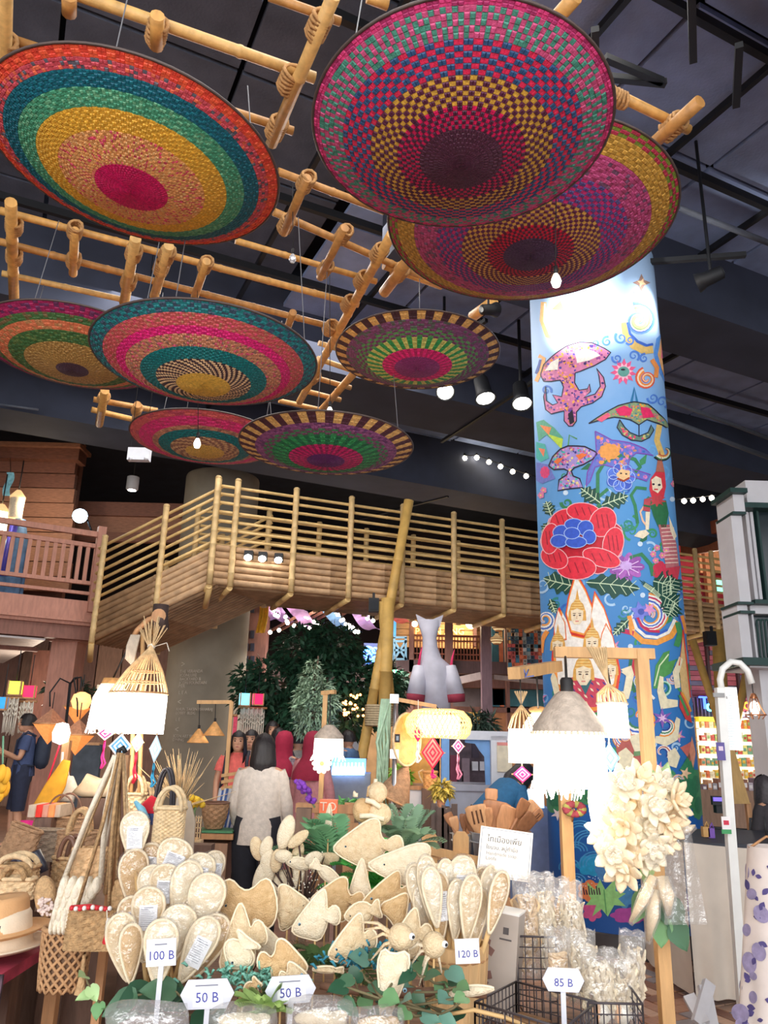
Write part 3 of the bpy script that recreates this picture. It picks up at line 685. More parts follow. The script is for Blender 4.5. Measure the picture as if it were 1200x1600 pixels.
def head(m, x, y, s, layer, crown=True):
 if crown:
  m.poly([(x-13*s, y-6*s),(x-9*s, y-18*s),(x-3*s, y-24*s),(x, y-42*s),(x+3*s, y-24*s),(x+9*s, y-18*s),(x+13*s, y-6*s),(x+14*s, y+8*s),(x-14*s, y+8*s)],(226,170,84), layer)
  for i in range(5): m.line([(x-11*s+i*1.5*s, y-8*s-i*4*s),(x+11*s-i*1.5*s, y-8*s-i*4*s)],1.2*s,(246,214,140), layer+1)
 m.poly([(x-9.5*s, y-7*s),(x, y-11*s),(x+9.5*s, y-7*s),(x+9*s, y+6*s),(x+4*s, y+14*s),(x-4*s, y+14*s),(x-9*s, y+6*s)],(244,226,194), layer+2)
 for sg in (-1,1): m.line([(x+sg*2*s, y-3*s),(x+sg*6.5*s, y-3.4*s)],1.1*s,(110,80,60), layer+3); m.ell(x+sg*4.3*s, y-.2*s,2*s,1.0*s,(80,60,56), layer+3, n=8)
 m.line([(x, y),(x-.8*s, y+5*s),(x+1*s, y+5.4*s)],.9*s,(206,160,120), layer+3); m.line([(x-2.6*s, y+9*s),(x+2.6*s, y+9*s)],1.7*s,(220,130,120), layer+3)
head(k,873,1010,.85,7); head(k,954,1048,.9,7); head(k,903,962,1.0,8); head(k,926,1006,1.0,9)
k.poly([(884,1062),(904,1056),(926,1058),(944,1062),(956,1086),(952,1120),(934,1140),(900,1140),(884,1116),(878,1088)],(206,70,92),8)
for i in range(7):
 for j in range(3): k.poly(star(888+i*9.4,1068+j*10,1.6,4.4,2, PI/4),(240,220,190) if (i+j) % 2 else (90,60,140),9)
k.line([(878,1104),(900,1108),(930,1108),(954,1102)],6,(240,150,60),9); k.line([(878,1112),(900,1116),(930,1116),(954,1110)],5,(70,150,90),9); k.line([(880,1122),(905,1126),(930,1126),(950,1120)],5,(226,90,110),9)
k.poly([(904,1062),(926,1062),(916,1086)],(60,110,120),10); k.poly([(902,1130),(914,1096),(918,1096),(930,1130),(922,1140),(910,1140)],(226,196,150),10)
head(k,913,1054,1.2,10)
k.poly([(944,1084),(974,1080),(978,1056),(970,1050),(984,1046),(990,1054),(986,1076),(982,1092),(954,1100)], CRM,8); k.poly([(970,1046),(986,1040),(990,1054),(978,1056)], CRM,8)
k.poly([(884,1084),(868,1086),(862,1060),(866,1048),(872,1060),(876,1080)], CRM,8)
k.build('painted_many_headed_figure')
# --- big scrolls at mid height and the kneeling figure behind
k = Mural()
RBB = [(240,160,70), WHT,(60,100,200), WHT,(196,40,90), WHT,(230,150,60)]
k.spiral(1014,962,5,26,.6,1.35,20, RBB,1, sgn=-1); k.line([(984,962),(988,988),(1004,1002),(1026,1004),(1048,994),(1060,972)],9,(240,160,70),1); k.line([(988,960),(994,982),(1008,994),(1026,996),(1044,988),(1054,968)],5, WHT,2); k.line([(990,960),(998,980),(1010,990),(1026,992),(1042,984)],4,(60,100,200),3); k.line([(994,962),(1002,978),(1014,986),(1030,987)],4,(196,40,90),4)
k.poly(star(1000,956,9,17,6,.3),(120,130,220),5); k.poly(star(1014,952,5,11,5,.3),(226,150,200),6); k.ell(1001,956,5,5,(70,90,180),6)
k.spiral(852,968,3,14,1.5,1.1,12, [(240,160,70), WHT,(60,110,200), WHT],1); k.line([(856,986),(848,1000),(846,1020)],7,(240,150,60),1); k.line([(966,984),(990,990)],7,(196,40,90),1); k.line([(968,978),(992,983)],4, WHT,1)
k.spiral(1000,1122,4,28,3.4,.9,22, [(60,130,90), WHT,(60,100,200), WHT,(226,90,60),(240,150,60)],1); k.line([(994,1026),(990,1050),(1000,1080),(1016,1098)],9,(196,40,60),1); k.line([(1000,1026),(996,1050),(1006,1076),(1022,1092)],4, WHT,2); k.line([(986,1026),(983,1052),(992,1082)],5,(40,110,70),2)
k.line([(1058,972),(1062,990),(1056,1010)],9,(70,150,90),3); k.line([(1064,962),(1072,990)],7,(240,150,60),2); k.line([(1060,962),(1068,992)],3,(60,90,190),3)
k.poly([(1020,1076),(1024,1040),(1036,1020),(1046,1016),(1044,1034),(1056,1030),(1048,1052),(1034,1060),(1036,1076)],(80,150,80),2); k.line([(1022,1072),(1030,1040),(1044,1022)],2,(220,236,190),3)
k.spiral(1036,1074,2,12,0,1.3,6, [(40,130,110),(180,220,200)],3)
k.poly([(1032,1108),(1026,1080),(1030,1056),(1036,1058),(1036,1078),(1042,1092),(1058,1094),(1058,1104)], CRM,4); k.poly([(1054,1076),(1050,1050),(1060,1026),(1066,1030),(1060,1052),(1062,1074)], CRM,4); k.poly([(1024,1150),(1046,1150),(1056,1120),(1062,1124),(1058,1156),(1040,1166),(1022,1160)], CRM,4)
k.poly([(1060,1040),(1066,984),(1072,1020),(1078,1090),(1070,1110),(1064,1080)],(226,190,130),3); k.line([(1060,1040),(1066,984),(1078,1090)],2,(226,60,40),4)
k.poly([(1062,1080),(1074,1100),(1080,1130),(1070,1124),(1060,1104)],(210,70,70),5); k.line([(1060,1086),(1074,1118)],4,(70,150,90),6); k.line([(1064,1082),(1078,1112)],3,(240,160,60),6)
k.poly(star(1034,1122,6,17,6,.5),(136,90,180),5); k.poly(star(1034,1122,3,8,6,.2),(230,190,230),6); k.spiral(1040,1132,3,15,4,.7,12, [(40,60,140), WHT,(60,130,90), WHT,(240,150,60)],4)
for (x, y, r, c_) in ((866,1120,16, RB1),(975,1150,15, RBB),(1000,1066,10, RB1),(858,1160,12, RBB),(1052,1060,9, RB2),(870,1190,14, RB1),(930,1170,16, RB2),(1058,1220,10, RBB),(1014,1196,13, RB1),(900,1210,13, RBB)): k.spiral(x, y,2, r, x*.7,1.3, r*.75, c_,1, sgn=-1 if x % 2 else 1)
for (x, y) in ((985,1010),(1010,1090),(966,1130),(1046,1150),(1004,930),(1042,960),(884,770),(946,800),(1050,780),(1000,850)): k.ell(x, y,4,4,(206,226,244),1, n=12)
for (x, y, r_) in ((960,1010,.4),(1030,1200,1.2),(846,1090,.9),(960,1100,2.1),(1060,1150,.2)): k.poly(star(x, y,4,11,5, r_),(206,130,190),2); k.poly(star(x, y,2,5,5, r_),(250,220,160),3)
for (x, y) in ((1020,866),(1026,856),(1034,868),(1024,876),(1040,860),(850,766),(846,774),(1056,748),(1060,760),(1052,756)): k.poly(blob(x, y,4.5,4.5,5,.3),(226,130,170),3); k.ell(x, y,1.5,1.5,(250,214,110),4, n=8)
k.build('painted_great_scrolls')
k = Mural()
k.poly([(962,1160),(990,1150),(1010,1160),(1016,1200),(1004,1214),(982,1220),(966,1200)],(186,92,84),1); k.poly([(966,1176),(978,1168),(990,1180),(986,1200),(968,1204)], CRM,3); k.poly([(982,1150),(1000,1146),(1008,1172),(992,1176)], CRM,3); k.line([(966,1204),(986,1204)],7,(110,150,100),4); k.line([(990,1178),(1008,1176)],7,(110,150,100),4)
k.poly([(1042,1176),(1054,1168),(1062,1182),(1056,1200),(1044,1196)], CRM,3); k.spiral(1034,1176,3,14,2,.8,12, [(40,60,140), WHT,(200,90,60), WHT,(60,100,200)],2)
k.poly([(1062,1168),(1082,1156),(1078,1190)],(206,110,100),2); k.poly([(1060,1204),(1082,1160),(1084,1210)],(50,130,90),2); k.poly([(1080,1150),(1086,1176),(1082,1200),(1076,1176)],(226,150,120),3)
k.ell(992,1206,5,5,(226,226,220),3); k.poly([(984,1212),(996,1216),(988,1222)],(180,190,200),3); k.poly(star(1070,1208,4,10,5),(240,200,160),4)
k.build('painted_kneeling_figure')
# --- lily pads, sea, coral
k = Mural()
for (x, y, rx, ry) in ((1076,1234,22,30),(1062,1260,18,26),(1086,1226,10,24),(1064,1226,16,14),(950,1232,24,14),(968,1250,16,14),(868,1246,18,24),(894,1240,24,16),(924,1246,18,12),(1090,1258,9,22)):
 k.poly(blob(x, y, rx, ry,7,.12, x),(66,138,92),1); k.poly(blob(x, y, rx*.6, ry*.6,7,.1, x),(44,116,80),2)
k.poly(star(872,1272,4,11,5,.3),(240,220,220),3)
k.build('painted_lily_pads')
k = Mural()
for (x, y, r) in ((906,1300,22),(920,1318,26),(900,1330,18),(930,1350,24),(890,1355,16),(950,1320,20),(972,1300,18),(900,1378,16),(1000,1340,22),(940,1290,16),(1040,1320,20),(1060,1350,18)):
 for q in range(3): k.line([(x+(r-q*5)*math.cos(t), y+(r-q*5)*.8*math.sin(t)) for t in [PI*(.9+1.1*i/12) for i in range(13)]],2,(70,150,206),1)
k.poly(blob(926,1352,24,16,7,.2),(30,150,200),0); k.poly(blob(945,1358,14,20,7,.2),(70,130,190),1)
for q in range(40): k.ell(rm.uniform(900,1010), rm.uniform(1368,1392),.8,.8,(220,230,250),2, n=6)
k.build('painted_waves')
k = Mural()
k.poly([(920,1398),(918,1378),(930,1390),(938,1374),(946,1390),(962,1372),(962,1392),(978,1396),(966,1404),(978,1416),(960,1414),(950,1432),(940,1420),(926,1432),(932,1414),(916,1414),(924,1404)],(150,210,130),3); k.line([(948,1428),(944,1390)],2,(100,170,100),4)
k.poly(blob(922,1392,18,16,6,.2),(226,130,80),2)
for q in range(8): k.line([(908+q*4,1384+q % 3*3),(910+q*4,1398)],2,(70,40,60),3)
k.poly(blob(976,1396,14,22,6,.2),(70,140,196),2); k.poly(blob(986,1430,30,12,7,.2),(176,70,160),3); k.poly(blob(926,1424,14,14,6,.3),(214,90,150),2); k.poly(blob(1010,1400,20,24,6,.2),(60,130,190),2); k.poly(blob(1060,1410,26,18,6,.2),(150,90,160),2)
k.build('painted_coral')
# spot lamps on the ceiling track that flood the top of the column
spotW = M('spot_lens',(255,250,240),.3,0, emit=14)
def track_spot(label, px, py, Y, target, size=.12, energy=0, ang=45, up=.5):
 c = P(px, py, Y); d = (Vector(target)-c).normalized()
 root = thing('spotlight', label, 'spotlight', c, 'black spotlights on ceiling tracks')
 mb = MB(); Rm = d.to_track_quat('Z', 'Y').to_matrix()
 mb.lathe([(size*.25,-size*1.9),(size*.5,-size*1.8),(size*.55,-size*.6),(size*.75,-.0),(size*.7,0),(size*.5,-size*.4)], c,16, Rm); mb.build('housing', steel, root)
 MB().lathe([(0,0),(size*.6,0),(size*.6,-.01)], c-d*.012,16, Rm).build('lens', spotW, root)
 top = c-d*size; MB().path([top, top+UP*size*.8, Vector((top.x, top.y,7.3))], size*.12,6).build('bracket', steel, root)
 if energy: lamp('SPOT', 'spotlight_beam', c+d*.05, energy,(1,.96,.9),.05, target, ang,1.0)
 return root
track_spot('spotlight on a black track right of the painted column, lens glowing',1089,443,6.3,(CC.x+.2, CC.y-.4,5.6),.13,40,75,.5)
track_spot('small spotlight under the olive rimmed dish beside the painted column',775,484,5.9,(CC.x-.1, CC.y-.5,5.6),.09,460,52,.6)
track_spot('bright round spotlight just below the small green rayed dish',696,613,9.0,(1.0,5,1.5),.17,0,45,.8)
track_spot('hanging black spotlight between the small dish and the painted column',759,624,9.6,(1.9,8.6,2.5),.2,0,45,.8)
track_spot('lower black spotlight with lit lens next to the painted column',816,632,9.6,(1.9,8.2,2.0),.2,0,45,.8)
# ================================================================== BAMBOO FOOTBRIDGE
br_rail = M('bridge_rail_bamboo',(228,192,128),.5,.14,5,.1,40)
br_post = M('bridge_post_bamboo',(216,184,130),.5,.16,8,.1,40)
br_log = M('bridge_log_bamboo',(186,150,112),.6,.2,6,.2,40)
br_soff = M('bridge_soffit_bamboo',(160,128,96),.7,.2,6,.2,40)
BA = P(350,757,11.5); ZT = BA.z; ZD = ZT-1.0
bridge = thing('bamboo_footbridge', 'raised bamboo footbridge with railed sides and log cladding crossing the hall', 'footbridge',(BA.x, BA.y,0))
LB_ = 11.4; WB = 1.55
RZ = (.03,.16,.30,.45,.60,.74,.88)
def ralong(s, back=0, z=0): return Vector((BA.x, BA.y,0))+E1*s+E2*back+UP*z
for back in (0, WB):
 for dz in RZ:
  mb = MB(); bamboo(mb, ralong(-.05, back, ZT-dz), ralong(LB_, back, ZT-dz),.026,7,.7); mb.build('rail', br_rail, bridge)
def s_of(px, py):
 q = Pv(px, py, BA, E1); return (q-BA).dot(E1)
post_s = [s_of(350,757)-.1, s_of(371,760), s_of(462,773), s_of(548,785), s_of(628,797), s_of(707,809), s_of(782,820)]
post_s += [post_s[-1]+1.15*k for k in (1,2,3,4)]+[s_of(1108,868), LB_-.1]
for i, s in enumerate(post_s):
 for back in (0, WB):
  mb = MB(); bamboo(mb, ralong(s, back-.05*(1 if not back else -1), ZD-.62), ralong(s, back-.05*(1 if not back else -1), ZT+.07),.05,8,.2)
  po = mb.build('post', br_post, bridge)
  if not back:
   MB().ball(ralong(s,-.05, ZT+.08),(.055,.055,.04),8,5).build('cap', br_post, po)
   mb = MB(); bamboo(mb, ralong(s,-.05, ZD-.64), ralong(s,1.0, ZD-.72),.045,8,.3); mb.build('brace', br_rail, bridge)
for j in range(6):
 mb = MB(); bamboo(mb, ralong(-.1,0, ZD-.03-j*.103), ralong(LB_,0, ZD-.03-j*.103),.054,8,.9); mb.build('cladding_log', br_log, bridge)
 mb = MB(); bamboo(mb, ralong(-.1, WB, ZD-.03-j*.103), ralong(LB_, WB, ZD-.03-j*.103),.054,6,.9); mb.build('cladding_log', br_log, bridge)
for j in range(1,15):
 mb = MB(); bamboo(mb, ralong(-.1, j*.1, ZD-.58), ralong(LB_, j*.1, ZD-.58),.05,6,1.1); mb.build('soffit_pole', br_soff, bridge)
MB().box(ralong(LB_/2, WB/2, ZD-.25),(LB_, WB-.15,.4), Matrix.Rotation(AX,3, 'Z')).build('deck', br_log, bridge)
# sloping end run down to the balcony
BB = P(163,850,12.2)
rd = BB-BA; rdn = rd.normalized(); rperp = Vector((-rd.y, rd.x,0)).normalized()
if rperp.y < 0: rperp = -rperp
for back in (0,1.7):
 for dz in RZ:
  mb = MB(); bamboo(mb, BA+rperp*back-UP*dz, BB+rperp*back-UP*dz+rdn*.1,.026,7,.6); mb.build('rail', br_rail, bridge)
 for f in (.03,.46,.98):
  q = BA.lerp(BB, f)+rperp*(back-.05 if not back else back)
  mb = MB(); bamboo(mb, q-UP*1.62, q+UP*.08,.05,8,.2); po = mb.build('post', br_post, bridge)
  if not back:
   MB().ball(q+UP*.09,(.055,.055,.04),8,5).build('cap', br_post, po)
   mb = MB(); bamboo(mb, q-UP*1.62, q-UP*1.78+rperp*.3-rd.normalized()*-.25,.045,8,.3); mb.build('brace', br_rail, bridge)
for j in range(6):
 mb = MB(); bamboo(mb, BA-UP*(1.03+j*.103), BB-UP*(1.03+j*.103),.054,8,.8); mb.build('cladding_log', br_log, bridge)
for j in range(1,17):
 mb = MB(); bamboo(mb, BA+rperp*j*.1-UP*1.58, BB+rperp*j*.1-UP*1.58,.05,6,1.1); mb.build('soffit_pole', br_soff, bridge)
# three small flood lamps clipped under the rail, facing the market
for i,(x, y) in enumerate(((384,874),(406,876),(431,878))):
 q = Pv(x, y, BA, E1)-E2*.14
 r_ = thing('clip_floodlight',('leftmost', 'middle', 'rightmost')[i]+' of three small floodlights on the side of the bridge', 'floodlight', q, 'floodlights on the bridge')
 MB().ball(q,(.06,.03,.05)).build('lens', M('flood_lens',(255,252,245),.3,0, emit=22), r_)
 MB().box(q+Vector((0,.05,.05)),(.13,.1,.13)).build('housing', steel, r_); MB().tube(q+Vector((0,.05,0)), q+E2*.13,.015).build('arm', steel, r_)
# crossed bamboo legs
leg_m = M('leg_bamboo',(206,166,92),.55,.15,5,.1,30)
lg = thing('crossed_bamboo_legs', 'pair of thick crossed bamboo legs propping the bridge beside the tree', 'bamboo prop', P(580,1300,12.6)*Vector((1,1,0)) if False else Vector((P(580,1300,12.6).x,12.6,0)))
YL = 12.3
for (a, b, r) in (((639,782),(545,1296),.085),((606,935),(596,1296),.11),((596,940),(612,1110),.07)):
 mb = MB(); bamboo(mb, P(*a, YL), P(*b, YL+.1), r,10,.9); mb.build('pole', leg_m, lg)
mb = MB(); q = P(592,1118, YL+.02)
for i in range(9): mb.path([q+UP*(i*.035-.14)+Vector((math.cos(t)*.2, math.sin(t)*.13,0)) for t in [2*PI*k/12 for k in range(12)]],.025,5, closed=True)
mb.build('binding', M('leg_binding',(196,176,140),.8,.15,20), lg)
lg2 = thing('bamboo_prop', 'thick bamboo prop with slanting struts under the bridge right of the painted column', 'bamboo prop', Vector((P(1128,1300,14.5).x,14.5,0)))
for (a, b, r) in (((1122,985),(1138,1290),.12),((1082,1000),(1150,1210),.07),((1166,1052),(1140,1190),.07)):
 mb = MB(); bamboo(mb, P(*a,14.6), P(*b,14.5), r,10,.9); mb.build('pole', leg_m, lg2)
def speaker_box(label, x0, y0, x1, y1, Y):
 t = thing('wall_speaker', label, 'speaker', P((x0+x1)/2, y1, Y)); mb = MB(); pxbox(mb, x0, y0, x1, y1, Y,.16); mb.build('cabinet', steel, t)
 mb = MB(); pxbox(mb, x0+2, y0+3, x1-2, y1-3, Y-.012,.012); mb.build('grille', M('speaker_grille',(34,38,44),.8,.2,80), t)
 mb = MB(); pxbox(mb,(x0+x1)/2-2, y0-8,(x0+x1)/2+2, y0+2, Y+.08,.03); mb.build('bracket', steel, t)
speaker_box('black speaker box hanging by the crossed bamboo legs',576,934,592,955,12.2)
speaker_box('black speaker box on the bamboo prop right of the painted column',1104,986,1120,1008,13.9)

# ================================================================== LEFT BALCONY AND SHOP
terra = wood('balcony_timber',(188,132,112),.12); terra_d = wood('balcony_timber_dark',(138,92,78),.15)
by = Vector((P(0,815,11.7).x,11.7,0)); bz = P(0,813,11.7).z; b2 = P(158,838,12.5)
balc = thing('balcony', 'terracotta painted timber balcony with a slatted railing at the upper left', 'balcony',(by.x, by.y,0)); 
bA = Vector((P(-40,808,11.5).x,11.5, bz)); bB = Vector((b2.x, b2.y, bz)); bd = (bB-bA).normalized(); bn = Vector((-bd.y, bd.x,0))
for dz, h in ((.0,.09),(.2,.07),(.83,.06),(1.0,.05)):
 MB().bar(bA-UP*dz, bB-UP*dz,.07, h).build('rail', terra, balc)
nb = 15
for i in range(nb):
 q = bA.lerp(bB,(i+.6)/nb); MB().bar(q-UP*.2, q-UP*.83,.05,.06, bd).build('baluster', terra, balc)
MB().bar(bB-UP*1.3, bB+UP*.14,.13,.13, bd).build('newel_post', terra, balc)
fz = bz-1.12
MB().bar(bA-UP*(1.12+.2)+bn*.1, bB-UP*(1.12+.2)+bn*.1+bd*.35,.16,.4).build('fascia_beam', terra, balc)
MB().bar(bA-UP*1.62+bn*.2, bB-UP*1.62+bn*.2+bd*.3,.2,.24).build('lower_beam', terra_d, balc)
MB().bar(bA-UP*1.45-bn*.02, bB-UP*1.45-bn*.02+bd*.2,.06,.04).build('moulding', terra, balc)
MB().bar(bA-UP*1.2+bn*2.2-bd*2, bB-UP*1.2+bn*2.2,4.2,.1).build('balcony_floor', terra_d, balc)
sf = M('white_soffit',(222,216,214),.5,.08,4)
for i in range(18):
 q0 = bA-UP*1.77+bn*(.35+i*.3); q1 = bB-UP*1.77+bn*(.35+i*.3)-bd*.6
 MB().bar(q0-bd*2, q1,.28,.03).build('soffit_board', sf, balc)
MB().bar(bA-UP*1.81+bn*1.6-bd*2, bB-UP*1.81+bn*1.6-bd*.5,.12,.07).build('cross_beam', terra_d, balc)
cpost = P(108,1010,13.0)
MB().bar((cpost.x,13.0,0),(cpost.x,13.0, bz-1.7),.42,.42, Vector((0,1,0))).build('column', terra, balc)
MB().bar((cpost.x,13.0, bz-1.75),(cpost.x,13.0, bz-1.6),.5,.5, Vector((0,1,0))).build('column_capital', terra, balc)
cp2 = P(62,1100,16); MB().bar((cp2.x,16,0),(cp2.x,16, bz-1.6),.4,.4, Vector((0,1,0))).build('column', terra_d, balc)
# upper shop wall with boards
upw = thing('upper_shop_wall', 'brown boarded wall of the upper shop above the balcony railing', 'wall panel', Vector((P(80,900,14.6).x,14.6, P(80,930,14.6).z)))
bw = wood('shop_board',(162,112,86),.2,(1,1,6)); bw2 = wood('shop_board_dark',(128,82,64),.2,(1,1,6))
for i in range(9):
 mb = MB(); pxbox(mb,-60,716+i*23,118-i*1.2,716+(i+1)*23-1.5,14.6,.12); mb.build('board', bw if i > 1 else bw2, upw)
mb = MB(); pxbox(mb,-60,694,124,716,14.4,.4); mb.build('fascia_board', bw2, upw)
mb = MB(); pxbox(mb,-60,690,126,696,14.3,.6); mb.build('ledge', bw, upw)
mb = MB(); pxbox(mb,112,785,300,806,15.6,.15); mb.build('board', bw2, upw)
mb = MB(); pxbox(mb,112,806,300,832,15.7,.15); mb.build('board', bw, upw)
mb = MB(); pxbox(mb,112,832,300,846,15.6,.15); mb.build('board', bw2, upw)
mb = MB(); pxbox(mb,-60,690,112,960,15.2,.15); mb.build('back_board', bw2, upw)
# garments and lanterns in the upper shop
def garment(label, px, y0, y1, wpx, Y, col, cat='garment', sash=None, seed=0):
 a = P(px, y0, Y); b = P(px, y1, Y); W = wpx*Y/1200; t = thing('hanging_garment', label, cat,(a.x, Y, b.z), 'garments hanging in the upper shop')
 mb = MB()
 def fn(u, v):
  w = W*(.28+.72*min(1, v*2.2+.15)); ang = 2*PI*u; fold = 1+.1*math.sin(ang*7+seed)*v
  return Vector((a.x+math.cos(ang)*w/2*fold, Y+math.sin(ang)*.1*fold, lerp(a.z, b.z, v)))
 mb.grid(fn,40,10); mb.build('cloth', M('cloth_'+name_of(col), col,.85,.25,9), t)
 MB().path([a+Vector((-W*.3,0,-.06)), a+Vector((0,0,.02)), a+Vector((W*.3,0,-.06))],.012,6).build('hanger', wood('hanger_wood',(180,140,100)), t)
 MB().path([a+UP*.02, a+UP*.1, a+Vector((.03,0,.13))],.006,5).build('hook', steel, t)
 if sash: MB().grid(lambda u, v: Vector((a.x+lerp(-W*.22,-W*.34, v)+u*W*.3, Y-.13+.02*math.sin(u*9), lerp(a.z-.03, lerp(a.z, b.z,.75), v))),6,6).build('sash', M('cloth_'+name_of(sash), sash,.85,.25,9), t)
 return t
def name_of(c): return '%d_%d_%d' % tuple(c)
garment('long denim blue gown with an indigo sash behind the balcony railing',32,812,934,42,13.6,(88,122,160), sash=(60,56,160))
garment('olive garment at the far left end of the balcony',2,840,930,22,13.9,(120,110,60), seed=2)
lampW = M('lamp_glow',(255,236,200),.5,0, emit=9); lampY = M('lamp_glow_amber',(255,190,80),.5,0, emit=4)
fringe_m = M('fringe_cotton',(232,214,184),.9,.12,40)
for (lab, px, py, w_, col) in (('cream fringed lampshade hanging in the upper shop',28,776,24, fringe_m),('glowing round lamp at the left edge of the upper shop',2,798,26, lampW)):
 Y = 13.4; c = P(px, py, Y); t = thing('shop_lamp', lab, 'lamp', c-UP*.3, 'lamps in the upper shop'); r = w_*Y/2400
 MB().lathe([(r*.3,.12),(r,0),(r,-.04)], c,20).build('cap', M('shop_lamp_cap',(240,200,140),.6,.1, emit=.6), t)
 mb = MB(); mb.lathe([(r*.96,-.03),(r*.9,-.2),(r*.95,-.42)], c,28); mb.build('shade', col, t)
 MB().tube(c+UP*.12, c+UP*.7,.012, n=5).build('cord', steel, t)
cb = M('strip_cloth_blue',(120,180,200),.8,.2)
t = thing('hanging_cloth_strip', 'pale blue narrow cloth hanging above the lamps in the upper shop', 'cloth', P(17,772,14.0)); a = P(16,738,14.0)
MB().grid(lambda u, v: a+Vector(((u-.5)*.14+.02*math.sin(v*7),.02*math.sin(v*5),-v*.48)),4,10).build('strip', cb, t); MB().path([a, a+UP*.05, P(16,714,14.38)],.006,5).build('string', steel, t)
# stage spotlight, downlight and emergency box on the left
t = thing('stage_spotlight', 'cold white stage spotlight shining beside the left balcony wall', 'spotlight', P(126,812,13.2)); c = P(125,806,13.0)
dv = (Vector((-.6,2,1.2))-c).normalized(); Rm = dv.to_track_quat('Z', 'Y').to_matrix()
MB().lathe([(.06,-.3),(.12,-.28),(.14,0),(.13,.01)], c,18, Rm).build('housing', steel, t); MB().lathe([(0,0),(.125,0)], c+dv*.008,18, Rm).build('lens', M('cold_lens',(210,235,255),.3,0, emit=16), t)
MB().path([c-dv*.15, c-dv*.15+Vector((.15,0,-.1)), P(146,838,12.5)],.018,6).build('arm', steel, t)
t = thing('emergency_light', 'white emergency light box hanging below the maroon rimmed dish', 'emergency light', P(216,719,8.5)); mb = MB(); pxbox(mb,199,699,233,718,8.5,.09); mb.build('case', M('white_plastic',(226,230,238),.4,.03), t)
for x in (204,228): MB().tube(P(x,700,8.54), Vector((P(x-3,700,8.54).x,8.54,7.6)),.004, n=4).build('wire', steel, t); MB().ball(P(x,716,8.48),.025,8,6).build('lamp_head', M('white_plastic',(226,230,238),.4,.03), t)
t = thing('downlight', 'small round white downlight in the dark ceiling over the left balcony', 'downlight', P(206,766,16)); MB().lathe([(0,0),(.1,0),(.13,.02),(.13,.3)], P(206,766,16),16).build('trim_ring', M('white_plastic'), t); MB().lathe([(0,-.004),(.09,-.004)], P(206,766,16),16).build('lens', spotW, t)
MB().tube(P(206,766,16)+UP*.3, P(206,766,16)+UP*2.2,.02).build('stem', steel, t)
# ================================================================== LEAFY HELPERS
def leaf_cloud(mb, blobs, n, size, seed=0, droop=.3, wid=.42):
 rg = random.Random(seed); tot = sum(b[3]**2 for b in blobs)
 for (x, y, z, r) in blobs:
  for i in range(int(n*r*r/tot)):
   d = Vector((rg.gauss(0,1), rg.gauss(0,1), rg.gauss(0,1))).normalized(); rr = r*(.35+.65*rg.random()**.45)
   c = Vector((x, y, z))+Vector((d.x*rr, d.y*rr, d.z*rr*.85)); s = size*rg.uniform(.6,1.25)
   ax = (d+Vector((rg.uniform(-1,1), rg.uniform(-1,1), rg.uniform(-.9,.5)-droop))).normalized()
   up = Vector((rg.uniform(-1,1), rg.uniform(-1,1),1)).normalized(); sd = ax.cross(up)
   if sd.length < 1e-3: continue
   sd.normalize(); nn = sd.cross(ax); w = s*wid/2
   mb.add([c, c+ax*s*.4+sd*w+nn*s*.06, c+ax*s-nn*s*.1, c+ax*s*.4-sd*w+nn*s*.06, c+ax*s*.45], [(0,1,4),(1,2,4),(2,3,4),(3,0,4)], True)
def leaf_m(name, c): return M(name, c,.5,.35,3)
def tree(label, base, top, blobs, n, size, col, trunk_r=.07, name='potted_tree', cat='tree', seed=0, wid=.42):
 t = thing(name, label, cat, base); b = Vector(base); mb = MB()
 tp = Vector(top); mb.path([b, b.lerp(tp,.4)+Vector((.05,0,0)), b.lerp(tp,.75)-Vector((.04,0,0)), tp], [trunk_r, trunk_r*.8, trunk_r*.55, trunk_r*.3],8); mb.build('trunk', wood('bark',(96,74,58),.3), t)
 for bl in blobs[:8]:
  MB().path([b.lerp(tp,.55), Vector(bl[:3])*.6+b.lerp(tp,.8)*.4, Vector(bl[:3])], [trunk_r*.4, trunk_r*.3, trunk_r*.12],6).build('branch', wood('bark'), t) if n > 500 else None
 mb = MB(); leaf_cloud(mb, blobs, n, size, seed, wid=wid); cr = mb.build('crown', leaf_m('leaf_'+name_of(col), col), t); cr['kind'] = 'stuff'
 return t
def pb(px, py, Y, rpx, dy=0): q = P(px, py, Y); return (q.x, q.y+dy, q.z, rpx*Y/1200)
YT = 14.0
tb = Vector((P(505,1100, YT).x, YT,0))
tree('big dark green leafy tree behind the shoppers', tb,(tb.x, YT,2.9),
     [pb(470,1020, YT,42), pb(520,1015, YT,45), pb(505,1060, YT,55), pb(430,1065, YT,45), pb(560,1070, YT,42), pb(400,1085, YT,34), pb(590,1085, YT,34), pb(480,1110, YT,50), pb(545,1115, YT,45), pb(420,1110, YT,36), pb(505,985, YT,18), pb(600,1060, YT,26), pb(455,1140, YT,34), pb(385,1060, YT,22)],8200,.17,(44,84,60),.13, seed=1)
tb = Vector((P(492,1140,10.4).x,10.4,0))
tree('slender pale grey green olive tree in front of the big tree', tb,(tb.x,10.4,2.6),
     [pb(489,1040,10.4,10), pb(486,1058,10.4,17), pb(495,1080,10.4,25), pb(480,1085,10.4,20), pb(510,1100,10.4,22), pb(488,1110,10.4,28), pb(470,1105,10.4,15), pb(505,1130,10.4,20), pb(480,1135,10.4,20)],2600,.085,(150,176,146),.035, 'olive_tree', seed=2, wid=.3)
tb = Vector((P(100,1110,14.2).x,14.2,0))
